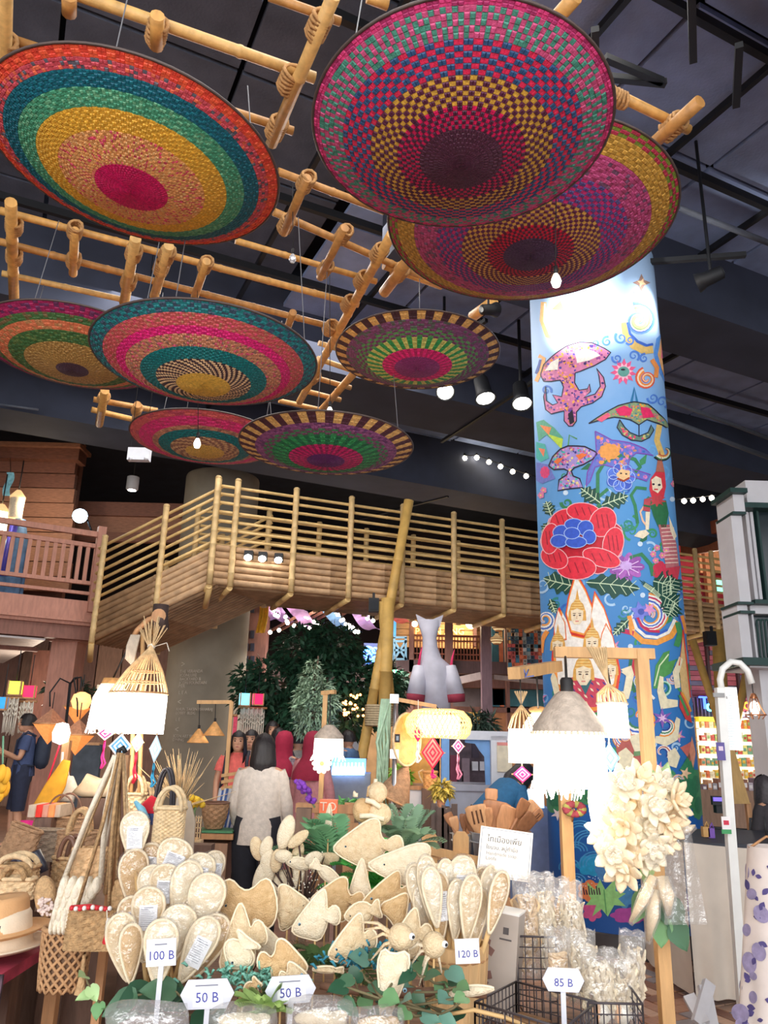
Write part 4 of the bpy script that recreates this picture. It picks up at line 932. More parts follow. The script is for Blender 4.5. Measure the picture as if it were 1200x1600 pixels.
tree('dark shrub behind the orange lanterns under the balcony', tb,(tb.x,14.2,2.0), [pb(88,1075,14.2,16), pb(100,1085,14.2,16), pb(120,1080,14.2,18), pb(140,1090,14.2,14), pb(85,1100,14.2,12)],900,.12,(70,92,72),.04, 'shrub', 'shrub', seed=3)
tb = Vector((P(618,1100,15.8).x,15.8,0))
tree('dark shrub right of the crossed bamboo legs', tb,(tb.x,15.8,2.2), [pb(624,1065,15.8,14), pb(634,1085,15.8,16), pb(622,1100,15.8,14)],800,.13,(50,90,70),.04, 'shrub', 'shrub', seed=4)
tb = Vector((P(745,1140,13.0).x,13.0,0))
tree('spiky dark palm plant behind the white kiosk', tb,(tb.x,13.0,1.9), [pb(745,1128,13,14), pb(762,1130,13,12), pb(730,1132,13,10)],420,.2,(60,82,70),.04, 'palm_plant', 'plant', seed=5, wid=.2)

# ================================================================== GALLERY BEHIND THE BRIDGE
brown = wood('gallery_timber',(122,84,76),.15); brown_l = wood('gallery_plank',(222,168,112),.12,(1,1,6)); brown_d = wood('gallery_dark',(84,62,64),.15)
gal = thing('gallery', 'two storey timber gallery with a railed upper floor behind the bridge', 'gallery',(P(700,1000,18.5).x,18.5,0))
gal['kind'] = 'structure'
for i in range(9):                                                # warm lit plank wall of the upper floor
 mb = MB(); pxbox(mb,616,928+i*9.5,800,928+(i+1)*9.5-.8,20.2,.1); mb.build('plank', brown_l, gal)
for (x0, x1, y0, y1, Y) in ((639,646,930,1180,18.2),(671,679,930,965,19.5),(696,708,930,1180,18.0),(753,769,930,1200,17.0),(740,745,940,1010,19.8),(791,796,930,1180,18.4)):
 mb = MB(); pxbox(mb, x0, y0, x1, y1, Y,.22); mb.build('post', brown if x0 != 753 else wood('gallery_mauve',(128,104,116),.12), gal)
for (y0, y1) in ((992,995),(1000,1002),(1021,1023),(1030,1032)):
 mb = MB(); pxbox(mb,640, y0,756, y1,18.3,.06); mb.build('handrail', wood('rail_red',(150,84,62),.12), gal)
for i in range(23):
 x = 646+i*4.9; mb = MB(); pxbox(mb, x,993, x+1.5,1031,18.35,.04); mb.build('baluster', wood('rail_red'), gal)
mb = MB(); pxbox(mb,600,1033,860,1052,18.2,.4); mb.build('floor_beam', brown_d, gal)
mb = MB(); pxbox(mb,600,1060,860,1074,18.6,.3); mb.build('floor_beam', brown, gal)
mb = MB(); pxbox(mb,600,1050,860,1062,19.2,.3); mb.build('floor_beam', brown_d, gal)
mb = MB(); mb.bar(P(705,1066,17.4), P(752,1056,17.2),.1,.16); mb.build('strut', wood('strut_pale',(176,160,158),.1), gal)
mb = MB(); mb.bar(P(770,1058,17.2), P(850,1066,17.6),.1,.1); mb.build('strut', wood('strut_pale'), gal)
for (x0, x1, y0, y1, c) in ((769,780,965,1104,(52,104,128)),(780,787,1000,1104,(206,120,90)),(787,792,965,1104,(60,112,132)),(796,850,1070,1104,(64,120,138)),(770,796,1074,1102,(58,104,124)),(708,753,1074,1104,(92,84,92)),(600,700,1074,1110,(84,74,80))):
 mb = MB(); pxbox(mb, x0, y0, x1, y1,19.4,.1); mb.build('panel', M('panel_'+name_of(c), c,.7,.15,6), gal)
mb = MB(); pxbox(mb,600,1104,860,1112,18.4,.3); mb.build('floor_beam', brown, gal)
for (x0, x1, c) in ((640,700,(196,150,80)),(708,752,(206,170,92)),(770,800,(170,120,90)),(800,850,(190,140,100))):
 X0, X1, Z0, Z1 = rect_on(x0,1112, x1,1180,19.4); MB().box(((X0+X1)/2,19.45, Z1/2),(X1-X0,.1, Z1)).build('panel', M('panel_'+name_of(c), c,.7,.25,4), gal)
goldL = M('gold_letters',(255,214,110),.4,0, emit=2.2)
for s, x in (('P',652),('N A',691),('NG',715)): text_part('lettering', s, P(x,987,20.05), CAMX, UP,.24, goldL, gal,.02)
# tiled openwork screen
scr = thing('mosaic_screen', 'openwork screen of teal, orange and white square tiles above the kiosk', 'screen', P(822,1056,17.8)); rs = random.Random(8)
tc = [M('tile_'+name_of(c), c,.5,.1) for c in ((62,128,160),(226,122,84),(206,206,206),(160,176,184),(58,92,120),(206,92,90))]
x0, x1, z0, z1 = rect_on(793,960,858,1054,17.8); nx, nz = 11,16; tw, th_ = (x1-x0)/nx,(z1-z0)/nz
for i in range(nx):
 for j in range(nz):
  if rs.random() < .12: continue
  b = (i//2*7+j//3*5+i*j//9) % 6
  mb = MB(); c = Vector((x0+(i+.5)*tw,17.8, z0+(j+.5)*th_))
  if (i+j) % 3 == 0 or rs.random() < .4:
   for sx in (-1,1): mb.box(c+Vector((sx*tw*.38,0,0)),(tw*.16,.05, th_*.92)); mb.box(c+Vector((0,0, sx*th_*.38)),(tw*.6,.05, th_*.16))
   mb.box(c,(tw*.2,.05, th_*.2))
  else: mb.box(c,(tw*.92,.05, th_*.92))
  mb.build('tile', tc[b if rs.random() < .75 else rs.randrange(6)], scr)
mb = MB()
for i in range(nx+1): mb.box((x0+i*tw,17.83,(z0+z1)/2),(.012,.03, z1-z0))
for j in range(nz+1): mb.box(((x0+x1)/2,17.83, z0+j*th_),(x1-x0,.03,.012))
mb.build('frame', M('screen_frame',(150,120,104),.6,.1), scr)
# pendant rattan lamps
rat = M('rattan_pale',(236,214,170),.6,.15,30, emit=.35, ecol=(255,220,160)); ratd = M('rattan_brown',(180,130,84),.6,.2,30)
for lab, x, y, wp in (('upper of two rattan pendant lamps left of the painted column',779,978,22),('lower of two rattan pendant lamps left of the painted column',776,999,20),('rattan pendant lamp half hidden behind the mauve post',750,972,16),('white rattan pendant just under the bridge left of the painted column',804,966,14)):
 Y = 16.9 if wp == 20 else 16.3; c = P(x, y, Y); r = wp*Y/2400; t = thing('rattan_pendant', lab, 'pendant lamp', c-UP*r, 'rattan pendant lamps behind the bridge')
 pr = [(r*.22, r*.9),(r*.35, r*.6),(r*.9, r*.25),(r,0),(r*.85,-r*.35),(r*.5,-r*.7)]
 mb = MB(); mb.lathe(pr, c,24); mb.build('shade', rat, t)
 for q,(rr, zz) in enumerate(pr): MB().path([c+Vector((rr*1.02*math.cos(k*PI/10), rr*1.02*math.sin(k*PI/10), zz)) for k in range(20)],.011,5, closed=True).build('hoop', ratd, t)
 MB().tube(c+UP*r*.9, c+UP*(r*.9+1.2),.01, n=5).build('cord', steel, t)
t = thing('globe_lamp', 'glowing white globe lamp on the upper gallery', 'globe lamp', P(737,980,19.6)); MB().ball(P(736,974,19.6),.14,14,10).build('globe', lampW, t); MB().tube(P(736,974,19.6)+UP*.13, P(736,940,19.6),.012).build('cord', steel, t)
t = thing('bulb_lamp', 'bare glowing bulb on the gallery post', 'bulb', P(648,980,18.0)); MB().ball(P(648,975,18.0),.07,10,8).build('bulb', M('bulb_glow',(255,226,170),.4,0, emit=12), t); MB().tube(P(648,975,18.0), P(644,968,18.2),.02).build('socket', steel, t)
# illuminated exit sign, blue screen, glowing shop items
exg = M('exit_green',(60,220,150),.4,0, emit=2.2)
t = thing('exit_sign', 'green lit exit sign behind the crossed bamboo legs', 'exit sign', P(618,1058,16)); mb = MB(); pxbox(mb,611,1047,626,1057,16,.06); mb.build('panel', exg, t)
for x in (616,621):
 mb = MB(); q = P(x,1052,15.97); mb.ball(q+UP*.05,.018,8,6); mb.bar(q+UP*.03, q-UP*.05,.03,.02); mb.build('running_figure', M('exit_white',(235,255,245),.4,0, emit=3), t)
MB().tube(P(618,1047,16.03), P(618,1025,16.03),.012).build('stem', steel, t)
t = thing('blue_wall_screen', 'light blue lit wall panel at the corner of the gallery', 'wall panel', P(612,995,19.8)); mb = MB(); pxbox(mb,604,962,619,994,19.8,.08); mb.build('screen', M('screen_blue',(90,170,236),.4,.1, emit=.8), t); mb = MB(); pxbox(mb,603,960,620,962,19.75,.14); mb.build('frame', steel, t)
t = thing('neon_cluster', 'cluster of glowing blue lights behind the tree', 'neon lights', P(580,1032,17)); rr_ = random.Random(4); nb_ = M('neon_blue',(60,130,255),.4,0, emit=6)
for i in range(12): q = P(rr_.uniform(571,590), rr_.uniform(1012,1034),17); MB().path(arc(q,.06,0,2*PI*.8,8, CAMX, UP),.016,5).build('neon_tube', nb_, t)
mb = MB(); pxbox(mb,568,1005,594,1040,17.15,.08); mb.build('backing', M('neon_back',(20,34,70),.6,.1), t)
t = thing('teal_trellis_railing', 'dark teal railing with crossed bars beside the gallery post', 'railing', P(620,1035,17.6))
for (a, b) in (((602,996),(636,996)),((602,1002),(636,1002)),((602,1030),(636,1030)),((604,996),(604,1032)),((616,996),(616,1032)),((634,996),(634,1032)),((616,1002),(634,1030)),((634,1002),(616,1030)),((616,1016),(634,1016)),((604,1002),(616,1030))):
 MB().bar(P(*a,17.6), P(*b,17.6),.05,.05, Vector((0,1,0))).build('bar', M('teal_paint',(44,84,104),.5,.1), t)
# canopy of dyed cloth strips with string bulbs
can = thing('cloth_strip_canopy', 'slanting canopy of lilac and blue cloth strips under the far end of the bridge', 'canopy', P(500,1000,18))
cols = [(150,116,170),(170,130,180),(196,110,110),(110,150,196),(140,120,176),(176,140,190),(206,100,90)]
for i,(a, b) in enumerate((((424,942),(462,975)),((447,930),(492,978)),((482,925),(520,950)),((508,945),(556,988)),((543,930),(566,952)),((560,955),(588,985)),((610,945),(640,975)),((424,945),(434,970)),((468,955),(500,985)))):
 A, B = P(*a,16.4), P(*b,18.6); c = cols[i % 7]
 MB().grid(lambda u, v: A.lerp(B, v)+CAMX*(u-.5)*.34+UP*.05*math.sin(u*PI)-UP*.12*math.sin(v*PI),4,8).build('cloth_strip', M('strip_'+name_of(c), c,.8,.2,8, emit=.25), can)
for i in range(9):
 a, b = (415+i*24,990-i*6),(470+i*24,960-i*5.5)
 MB().bar(P(*a,18.8), P(*b,17.0),.05,.05).build('batten', wood('canopy_batten',(190,140,120),.15), can)
bulbW = M('string_bulb',(255,240,214),.4,0, emit=20)
bm_ = MB().ball((0,0,0),.045,8,6).build('bulb_glass', bulbW, None, local=True); bmd = bm_.data; bpy.data.objects.remove(bm_)
sk = MB().tube((0,0,.03),(0,0,.09),.02, n=6).build('socket', steel, None, local=True); skd = sk.data; bpy.data.objects.remove(sk)
def string_bulbs(label, group, pts, Y, wire=True, scale=1):
 for i_,(x, y) in enumerate(pts):
  q = P(x, y, Y(x) if callable(Y) else Y)
  t = thing('string_light_bulb', label.replace('#', ordw(i_)), 'bulb', q, group); t.scale = (scale,)*3
  obj_of('bulb_glass', bmd, t); obj_of('socket', skd, t)
rb = random.Random(9); cpts = []
for (a, b, n) in (((428,955),(458,978),7),((458,945),(505,983),10),((500,942),(560,988),12),((565,948),(582,972),5),((424,985),(432,987),2),((622,952),(632,956),3),((475,980),(482,984),2),((545,978),(556,984),3)):
 for i in range(n): cpts.append((lerp(a[0], b[0], i/max(1, n-1))+rb.uniform(-4,4), lerp(a[1], b[1], i/max(1, n-1))+rb.uniform(-3,3)))
string_bulbs('small round bulb glowing on the cloth strip canopy above the tree', 'bulbs on the cloth strip canopy', cpts,16.9, scale=.95)
fpts = [(643,714),(665,715),(686,716),(707,716),(726,716),(745,715),(764,722),(782,729),(801,737),(822,744)]
string_bulbs('# bulb from the left on the festoon line above the bridge', 'festoon bulbs above the bridge', fpts,14.5, scale=1.1)
string_bulbs('# bulb from the left on the festoon line right of the painted column', 'festoon bulbs right of the painted column', [(1069,783),(1083,782),(1098,780),(1112,778)],15.5, scale=1.2)
t = thing('festoon_cable', 'thin black cable carrying the festoon bulbs above the bridge', 'cable', P(720,716,14.5)); MB().path([P(x, y-4,14.5) for x, y in [(600,720)]+fpts+[(850,752)]],.012,5).build('wire', steel, t)
t = thing('festoon_cable', 'thin black cable carrying the four bulbs right of the painted column', 'cable', P(1090,778,15.5)); MB().path([P(x, y-4,15.5) for x, y in [(1040,786),(1069,783),(1083,782),(1098,780),(1112,778),(1150,770)]],.012,5).build('wire', steel, t)
# timber tower and yellow drape beside the plain column
tw_ = thing('timber_tower', 'brown lattice windowed timber tower just right of the khaki column', 'tower',(P(398,1000,17).x,17,0))
X0, X1, Z0, Z1 = rect_on(376,925,412,1190,17.2); MB().box(((X0+X1)/2,17.4, Z1/2),(X1-X0,.4, Z1)).build('wall', brown, tw_)
for j, y in enumerate((945,985,1005,1025)):
 for i in range(2): mb = MB(); pxbox(mb,382+i*9, y,388+i*9, y+12,17.15,.1); mb.build('window', M('dark_pane',(52,56,72),.3,.1), tw_)
mb = MB(); pxbox(mb,378,1060,400,1066,16.9,.4); mb.build('awning', brown_l, tw_)
t = thing('yellow_drape', 'bright yellow cloth drape hanging by the timber tower', 'drape', P(411,985,16.6)); a = P(412,935,16.6); MB().grid(lambda u, v: a+Vector(((u-.5)*.2+.03*math.sin(v*4),.05*math.sin(u*12),-v*.75)),10,8).build('cloth', M('yellow_cloth',(236,186,60),.8,.15), t)
# dim ground floor shop band behind the shoppers
gs = thing('rear_shopfront', 'dim brown shopfront band behind the crowd', 'shopfront',(P(480,1170,19).x,19.0,0)); gs['kind'] = 'structure'
for (x0, x1, y0, y1, c) in ((240,420,1130,1230,(110,88,80)),(420,470,1110,1230,(150,120,96)),(470,560,1130,1230,(92,96,108)),(560,640,1120,1240,(150,120,84)),(420,560,1040,1112,(92,74,74)),(560,640,1060,1122,(100,78,74))):
 X0, X1, Z0, Z1 = rect_on(x0, y0, x1, y1,19.0); Z0 = 0 if y1 > 1200 else Z0; MB().box(((X0+X1)/2,19.07,(Z0+Z1)/2),(X1-X0,.15, Z1-Z0)).build('panel', M('panel_'+name_of(c), c,.8,.25,3), gs)
rr_ = random.Random(12)
for i in range(26):
 x, y = rr_.uniform(536,568), rr_.uniform(1085,1120)
 t = thing('fairy_light', 'tiny warm fairy light seen through the tree leaves', 'fairy light', P(x, y,13.4), 'fairy lights in the tree'); MB().ball(P(x, y,13.4),.022,6,5).build('bulb', M('fairy_orange',(255,150,80),.4,0, emit=8), t)

# ================================================================== RIGHT SIDE
pinks = [M('pink_plank',(214,122,132),.7,.12,6), M('pink_plank2',(196,104,118),.7,.12,6), M('grey_plank',(130,124,146),.7,.12,6)]
rsh = thing('pink_plank_shop', 'shop with pink and grey plank wall and neon lettering right of the painted column', 'shop',(P(1140,1150,16.5).x,16.5,0)); rsh['kind'] = 'structure'
for (x0, x1) in ((1066,1106),(1109,1151),(1154,1230)):
 for i in range(16):
  mb = MB(); pxbox(mb, x0,978+i*7.8, x1,978+(i+1)*7.8-.8,16.6,.08); mb.build('plank', pinks[2 if (i*5+x0) % 7 in (0,1) and i > 4 else (i % 2)], rsh)
for x in (1106,1151): mb = MB(); pxbox(mb, x,975, x+3.5,1105,16.5,.2); mb.build('post', brown_d, rsh)
mb = MB(); pxbox(mb,1066,1090,1240,1122,16.3,.2); mb.build('sign_board', M('sign_dark',(70,52,66),.7,.1), rsh)
for i in range(30): mb = MB(); pxbox(mb,1068+i*5.5,1090,1069.4+i*5.5,1122,16.24,.04); mb.build('slat', M('sign_slat',(120,86,104),.7,.1), rsh)
NE = {'b': M('neon_royal',(50,80,255),.4,0, emit=5), 'c': M('neon_cyan',(90,220,255),.4,0, emit=4), 'r': M('neon_red',(255,40,50),.4,0, emit=5), 'o': M('neon_orange',(255,140,40),.4,0, emit=4), 'm': M('neon_magenta',(226,70,230),.4,0, emit=4), 't': M('neon_teal',(60,226,196),.4,0, emit=3)}
for ch, x, y, c in (('T',1101,1099, 'b'),('o',1110,1103, 'c'),('p',1118,1100, 't'),('L',1160,1101, 'r'),('o',1167,1101, 'o'),('c',1176,1101, 'o'),('L',1188,1100, 'c'),('A',1198,1101, 'm')):
 text_part('neon_letter', ch, P(x, y,16.12), CAMX, UP,.36, NE[c], rsh,.06)
for i in range(9): MB().ball(P(1160+i*8,1116,16.15),.05,8,6).build('sign_bulb', M('sign_bulb_w',(220,232,255),.4,0, emit=5), rsh)
# bright shelving full of goods
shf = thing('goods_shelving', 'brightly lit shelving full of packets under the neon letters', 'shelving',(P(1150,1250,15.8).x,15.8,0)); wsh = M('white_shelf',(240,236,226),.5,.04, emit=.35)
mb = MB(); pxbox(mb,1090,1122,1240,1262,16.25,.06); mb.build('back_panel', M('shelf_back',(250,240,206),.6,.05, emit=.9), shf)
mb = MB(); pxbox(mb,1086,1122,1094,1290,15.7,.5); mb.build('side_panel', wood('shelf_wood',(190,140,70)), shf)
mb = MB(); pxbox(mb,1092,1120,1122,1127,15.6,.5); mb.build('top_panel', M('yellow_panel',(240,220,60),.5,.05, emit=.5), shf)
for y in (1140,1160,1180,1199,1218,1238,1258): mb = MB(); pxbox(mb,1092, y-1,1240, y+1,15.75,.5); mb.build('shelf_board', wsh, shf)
rk = random.Random(21); kk = 0; prow = {}
PCK = [(236,190,70),(226,120,70),(236,220,190),(150,190,110),(206,80,70),(240,226,140),(120,170,140),(230,160,120)]
for j, y in enumerate((1140,1160,1180,1199,1218,1238)):
 x = 1096
 while x < 1204:
  wd = rk.uniform(4.5,7.5); h = rk.uniform(10,15); c = PCK[(j*2+rk.randrange(3)) % 8]
  t = thing('goods_packet', '%s packet, %s from the left on the %s bright shelf under the neon letters' % (('amber', 'orange', 'cream', 'green', 'red', 'pale yellow', 'sea green', 'peach')[PCK.index(c)], ordw(prow.get(j,0)),('topmost', 'second highest', 'third', 'fourth', 'second lowest', 'lowest')[j]), 'packet', P(x+wd/2, y-1,15.8), 'packets on the bright shelves')
  mb = MB(); pxbox(mb, x, y-1-h, x+wd, y-1,15.8,.12); mb.build('pouch', M('pack_'+name_of(c), c,.4,.25,20), t)
  mb = MB(); pxbox(mb, x+wd*.2, y-1-h*.7, x+wd*.8, y-1-h*.35,15.79,.01); mb.build('print', M('pack_'+name_of(PCK[(j+kk) % 8]), PCK[(j+kk) % 8],.4,.25,20), t)
  x += wd+.8; kk += 1; prow[j] = prow.get(j,0)+1
# white facade with dark green trim
wf = thing('white_facade', 'white panelled shopfront tower with dark green trim at the right edge', 'shopfront',(P(1170,1040,9.6).x,9.6, P(1170,1040,9.6).z)); wf['kind'] = 'structure'
wh = M('facade_white',(222,220,224),.6,.05,3); dg = M('facade_green',(22,62,58),.5,.1); gl_ = M('facade_glass',(30,44,50),.15,.1)
fY = 9.6
def fb(x0, y0, x1, y1, dy, d, m, nm): mb = MB(); pxbox(mb, x0, y0, x1, y1, fY+dy, d); return mb.build(nm, m, wf)
fb(1146,770,1163,800,-.15,.5, wh, 'pilaster_head'); fb(1149,802,1166,942,-.12,.45, wh, 'pilaster'); fb(1156,942,1172,1035,-.12,.45, wh, 'pilaster_base')
fb(1141,762,1168,769,-.25,.6, dg, 'cornice'); fb(1166,752,1290,786,.0,.5, wh, 'parapet'); fb(1162,786,1290,794,-.1,.5, dg, 'cornice'); fb(1145,799,1166,803,-.2,.5, dg, 'band'); fb(1153,940,1178,944,-.2,.5, dg, 'band'); fb(1157,954,1180,958,-.2,.5, dg, 'band'); fb(1180,938,1290,944,-.1,.5, dg, 'band')
fb(1165,794,1290,940,.22,.3, wh, 'wall'); fb(1172,800,1177,936,.1,.15, wh, 'panel'); fb(1179.5,800,1184,936,.1,.15, wh, 'panel'); fb(1193,796,1290,938,.1,.2, gl_, 'window'); fb(1190,796,1193,938,.05,.2, dg, 'window_frame')
fb(1172,944,1290,960,.05,.4, wh, 'wall'); fb(1180,960,1290,1030,.2,.3, gl_, 'window'); fb(1178,958,1181,1032,.0,.2, wh, 'window_frame')
for i in range(4): MB().path(arc(P(1186+i*6,972, fY),.03,0, PI,6, CAMX, UP)+[P(1185+i*6+3,1026, fY), P(1190+i*6,1030, fY)],.012,6).build('ironwork', dg, wf)
fb(1162,1030,1430,1042,-.3,.9, dg, 'awning_edge'); fb(1172,1042,1430,1046,-.2,.8, wh, 'soffit')
fb(1290,752,1430,786,.0,.5, wh, 'parapet'); fb(1288,794,1430,960,.2,.3, wh, 'wall'); fb(1288,958,1430,1034,.2,.3, wh, 'wall')
xw, xe = P(1212,1100, fY).x, P(1430,1100, fY).x; zl = P(1300,1046, fY).z
MB().box(((xw+xe)/2, fY+.35, zl/2),(xe-xw,.3, zl)).build('lower_wall', wh, wf); MB().box((xw, fY+.3, zl/2),(.22,.4, zl)).build('lower_pilaster', wh, wf); MB().box(((xw+xe)/2, fY+.18,.15),(xe-xw,.08,.3)).build('plinth', dg, wf)
# upper shop beyond the bridge on the right
us = thing('upper_red_shop', 'upper shop with red wall and wooden sign boards right of the painted column', 'shop', P(1105,930,19)); us['kind'] = 'structure'
mb = MB(); pxbox(mb,1050,835,1180,960,20.5,.1); mb.build('wall', M('shop_red',(176,40,58),.7,.15,3), us)
for (x0, x1) in ((1092,1100),(1112,1135),(1145,1160)): mb = MB(); pxbox(mb, x0,838, x1,895,20.2,.1); mb.build('sign_board', wood('red_shop_board',(220,156,110),.15), us)
for x in (1137,1104): mb = MB(); pxbox(mb, x,838, x+7,960,20.0,.2); mb.build('post', wood('red_shop_post',(190,120,80),.15), us)
for x in (1117,1150): text_part('lettering', 'A', P(x+2,850,20.1), CAMX, UP,.25, M('shop_red2',(190,36,46),.6,0), us,.02)
mb = MB(); pxbox(mb,1121,906,1140,924,19.6,.06); mb.build('screen', M('green_screen',(130,236,190),.4,.2,30, emit=1.2), us)
for i in range(12):
 MB().bar(P(1066,842+i*2.4,19.6-i*.0), P(1152,822+i*2.9,17.0),.1,.04).build('soffit_slat', wood('soffit_slat',(150,92,70),.15), us)
MB().bar(P(1058,842,19.2), P(1152,813,16.4),.12,.3).build('eave_board', wood('eave',(170,96,70),.12), us)

lamp('POINT', 'gallery_lamp_light', P(715,970,19.2),60,(1,.78,.5),.15)
lamp('POINT', 'shop_lamp_light', P(680,1125,18.4),50,(1,.85,.6),.2)
lamp('POINT', 'rear_shop_light', P(500,1150,17.0),50,(1,.85,.7),.3)
lamp('POINT', 'left_shop_light', P(60,1085,14.6),45,(1,.8,.62),.2)
lamp('POINT', 'upper_shop_light', P(40,790,13.4),30,(1,.82,.6),.15)
lamp('POINT', 'red_shop_light', P(1120,870,18.8),40,(1,.85,.7),.2)
lamp('POINT', 'goods_shop_light', P(1160,1130,14.6),40,(1,.95,.85),.2)
# ================================================================== PEOPLE
skin_m = M('skin',(214,160,128),.55,.06,12, sss=.1); hair_m = M('hair_black',(34,28,30),.45,.2,60,.3,200, stretch=(1,1,.1)); lip_m = M('lips',(176,84,84),.5,0); eye_m = M('eye_dark',(24,18,18),.2,0)
def ell_loft(mb, secs, n=24, fold=0, nf=7, seed=0, caps=(False, False)):
 # secs: (center, rx, ry) stacked; elliptic rings
 vs = []; K = len(secs)
 for i,(c, rx, ry) in enumerate(secs):
  for k in range(n):
   a = 2*PI*k/n; f = 1+fold*(i/max(1, K-1))*math.sin(nf*a+seed+i*.4); vs.append(Vector(c)+Vector((rx*f*math.cos(a), ry*f*math.sin(a),0)))
 fs = [(i*n+k, i*n+(k+1) % n,(i+1)*n+(k+1) % n,(i+1)*n+k) for i in range(K-1) for k in range(n)]
 if caps[0]: fs.append(tuple(range(n-1,-1,-1)))
 if caps[1]: fs.append(tuple((K-1)*n+k for k in range(n)))
 mb.add(vs, fs, True)
def skin_body(V, Ed, rad):
 me = bpy.data.meshes.new('body'); me.from_pydata(V, Ed, []); o = bpy.data.objects.new('body', me); C.objects.link(o)
 o.modifiers.new('skin', 'SKIN'); ss = o.modifiers.new('sub', 'SUBSURF'); ss.levels = 1
 sv = me.skin_vertices[0].data
 for i, r in enumerate(rad): sv[i].radius = r if isinstance(r, tuple) else (r, r); sv[i].use_root = (i == 0)
 bpy.context.view_layer.update()
 m2 = bpy.data.meshes.new_from_object(o.evaluated_get(bpy.context.evaluated_depsgraph_get())); bpy.data.objects.remove(o); bpy.data.meshes.remove(me)
 return m2
def person(label, x, y, face, H, top, bottom, hair='bob', arms=None, sleeve=.6, bottoms='pants', lean=0, stride=.03, headturn=0, hijab=None, hem=.84, top_w=1.0, pattern=None, bag=None, hairc=None, head_pitch=0, backpack=None, group=None):
 s = H/1.6; arms = arms or [((.21,.02,1.08),(.20,.10,.86)),((-.21,.02,1.08),(-.20,.10,.86))]
 hd = Vector((0,.025,1.485))
 V = [(0,0,.88),(0,.01,1.0),(0,0,1.18),(0,-.01,1.29),(0,-.005,1.36),(0,.01,1.41),(0,.02,1.46)]
 rad = [(.13,.10),(.12,.095),(.135,.10),(.12,.08),.056,.05,.05]; Ed = [(i, i+1) for i in range(6)]
 for i,(el, wr) in enumerate(arms):
  sg = 1 if i == 0 else -1; b = len(V); el, wr = Vector(el), Vector(wr); dw = (wr-el).normalized()
  V += [(sg*.15,-.005,1.315), tuple(el), tuple(wr), tuple(wr+dw*.07)]; rad += [.05,.037,.027,(.036,.018)]; Ed += [(3, b),(b, b+1),(b+1, b+2),(b+2, b+3)]
 for sg in (1,-1):
  b = len(V); st = stride*sg
  V += [(sg*.085,0,.82),(sg*.09,.02+st,.46),(sg*.092, st*1.5-.01,.085),(sg*.1, st*1.5+.13,.035)]; rad += [.088,.056,.04,.036]; Ed += [(0, b),(b, b+1),(b+1, b+2),(b+2, b+3)]
 body = skin_body(V, Ed, rad)
 mb = MB(); mb.v = [Vector(q.co) for q in body.vertices]; mb.f = [list(p.vertices) for p in body.polygons]; mb.m = [0]*len(mb.f); mb.sm = [True]*len(mb.f)
 Rh = Matrix.Rotation(headturn,3, 'Z') @ Matrix.Rotation(head_pitch,3, 'X')
 def hp(q): return hd+Rh @ Vector(q)
 mb.ball(hd,(.074,.092,.112),18,14, Rh); mb.ball(hp((0,.05,-.055)),(.05,.045,.05),12,8, Rh); mb.ball(hp((0,.096,-.012)),(.011,.016,.02),8,6, Rh); mb.ball(hp((0,.085,.012)),(.008,.012,.03),8,6, Rh)
 for sg in (1,-1): mb.ball(hp((sg*.075,-.005,-.008)),(.012,.022,.03),8,6, Rh)
 for i,(el, wr) in enumerate(arms):
  el, wr = Vector(el), Vector(wr); d = (wr-el).normalized(); sx, sy, _ = frame_of(d); base = wr+d*.075
  for k in range(4):
   p0 = base+sx*(k-1.5)*.017; L = (.058,.068,.064,.05)[k]; mb.path([p0-d*.02, p0+d*L*.5, p0+d*L*.85+sy*.014, p0+d*L+sy*.026], [.0095,.009,.008,.006],6)
  sg = 1 if i == 0 else -1; mb.path([wr+d*.02, wr+d*.05+sx*sg*-.035, wr+d*.08+sx*sg*-.045+sy*.012], [.012,.0105,.008],6)
 root = thing('person', label, 'person',(0,0,0), group)
 def B(m_, nm, mat, par=None): return m_.build(nm, mat, par or root, local=True)
 bo = B(mb, 'body', skin_m); bpy.data.meshes.remove(body)
 for sg in (1,-1): m_ = MB(); m_.ball(hp((sg*.03,.082,.012)),(.012,.008,.007),8,6, Rh); B(m_, 'eye', eye_m, bo); m_ = MB(); m_.path([hp((sg*.017,.09,.03)), hp((sg*.03,.088,.035)), hp((sg*.045,.076,.03))],.0035,5); B(m_, 'eyebrow', hair_m, bo)
 m_ = MB(); m_.path([hp((-.02,.088,-.052)), hp((0,.097,-.05)), hp((.02,.088,-.052))], [.003,.006,.003],6); B(m_, 'mouth', lip_m, bo)
 # top
 tm = pattern or M('top_'+name_of(top), top,.85,.1,30,.2,90); w = top_w
 m_ = MB(); secs = [((0,0,1.375),.06,.055),((0,-.005,1.355),.10,.07),((0,-.005,1.325),.17,.09),((0,0,1.26),.185,.105),((0,0,1.16),.175*w,.118*w),((0,0,1.03),.168*w,.12*w),((0,0,.93),.182*w,.135*w),((0,0, hem),.188*w,.14*w)]
 ell_loft(m_, secs,28,.035,6, x)
 B(m_, 'top_garment', tm)
 for i,(el, wr) in enumerate(arms):
  sg = 1 if i == 0 else -1; el, wr = Vector(el), Vector(wr); sh = Vector((sg*.13,-.005,1.32)); m_ = MB(); pts = [sh, sh.lerp(el,.25)+Vector((sg*.008,0,.0)), sh.lerp(el,.65), el]; rr = [.058,.06,.056,.054]
  if sleeve <= .5: pts = [sh, sh.lerp(el,.3)+Vector((sg*.01,0,.0)), sh.lerp(el,.62)]; rr = [.06,.064,.068]
  elif sleeve > .55: pts += [el.lerp(wr,(sleeve-.5)*1.0), el.lerp(wr,(sleeve-.5)*2)]; rr += [.054,.05]
  m_.path(pts, rr,12, caps=False); B(m_, 'sleeve', tm)
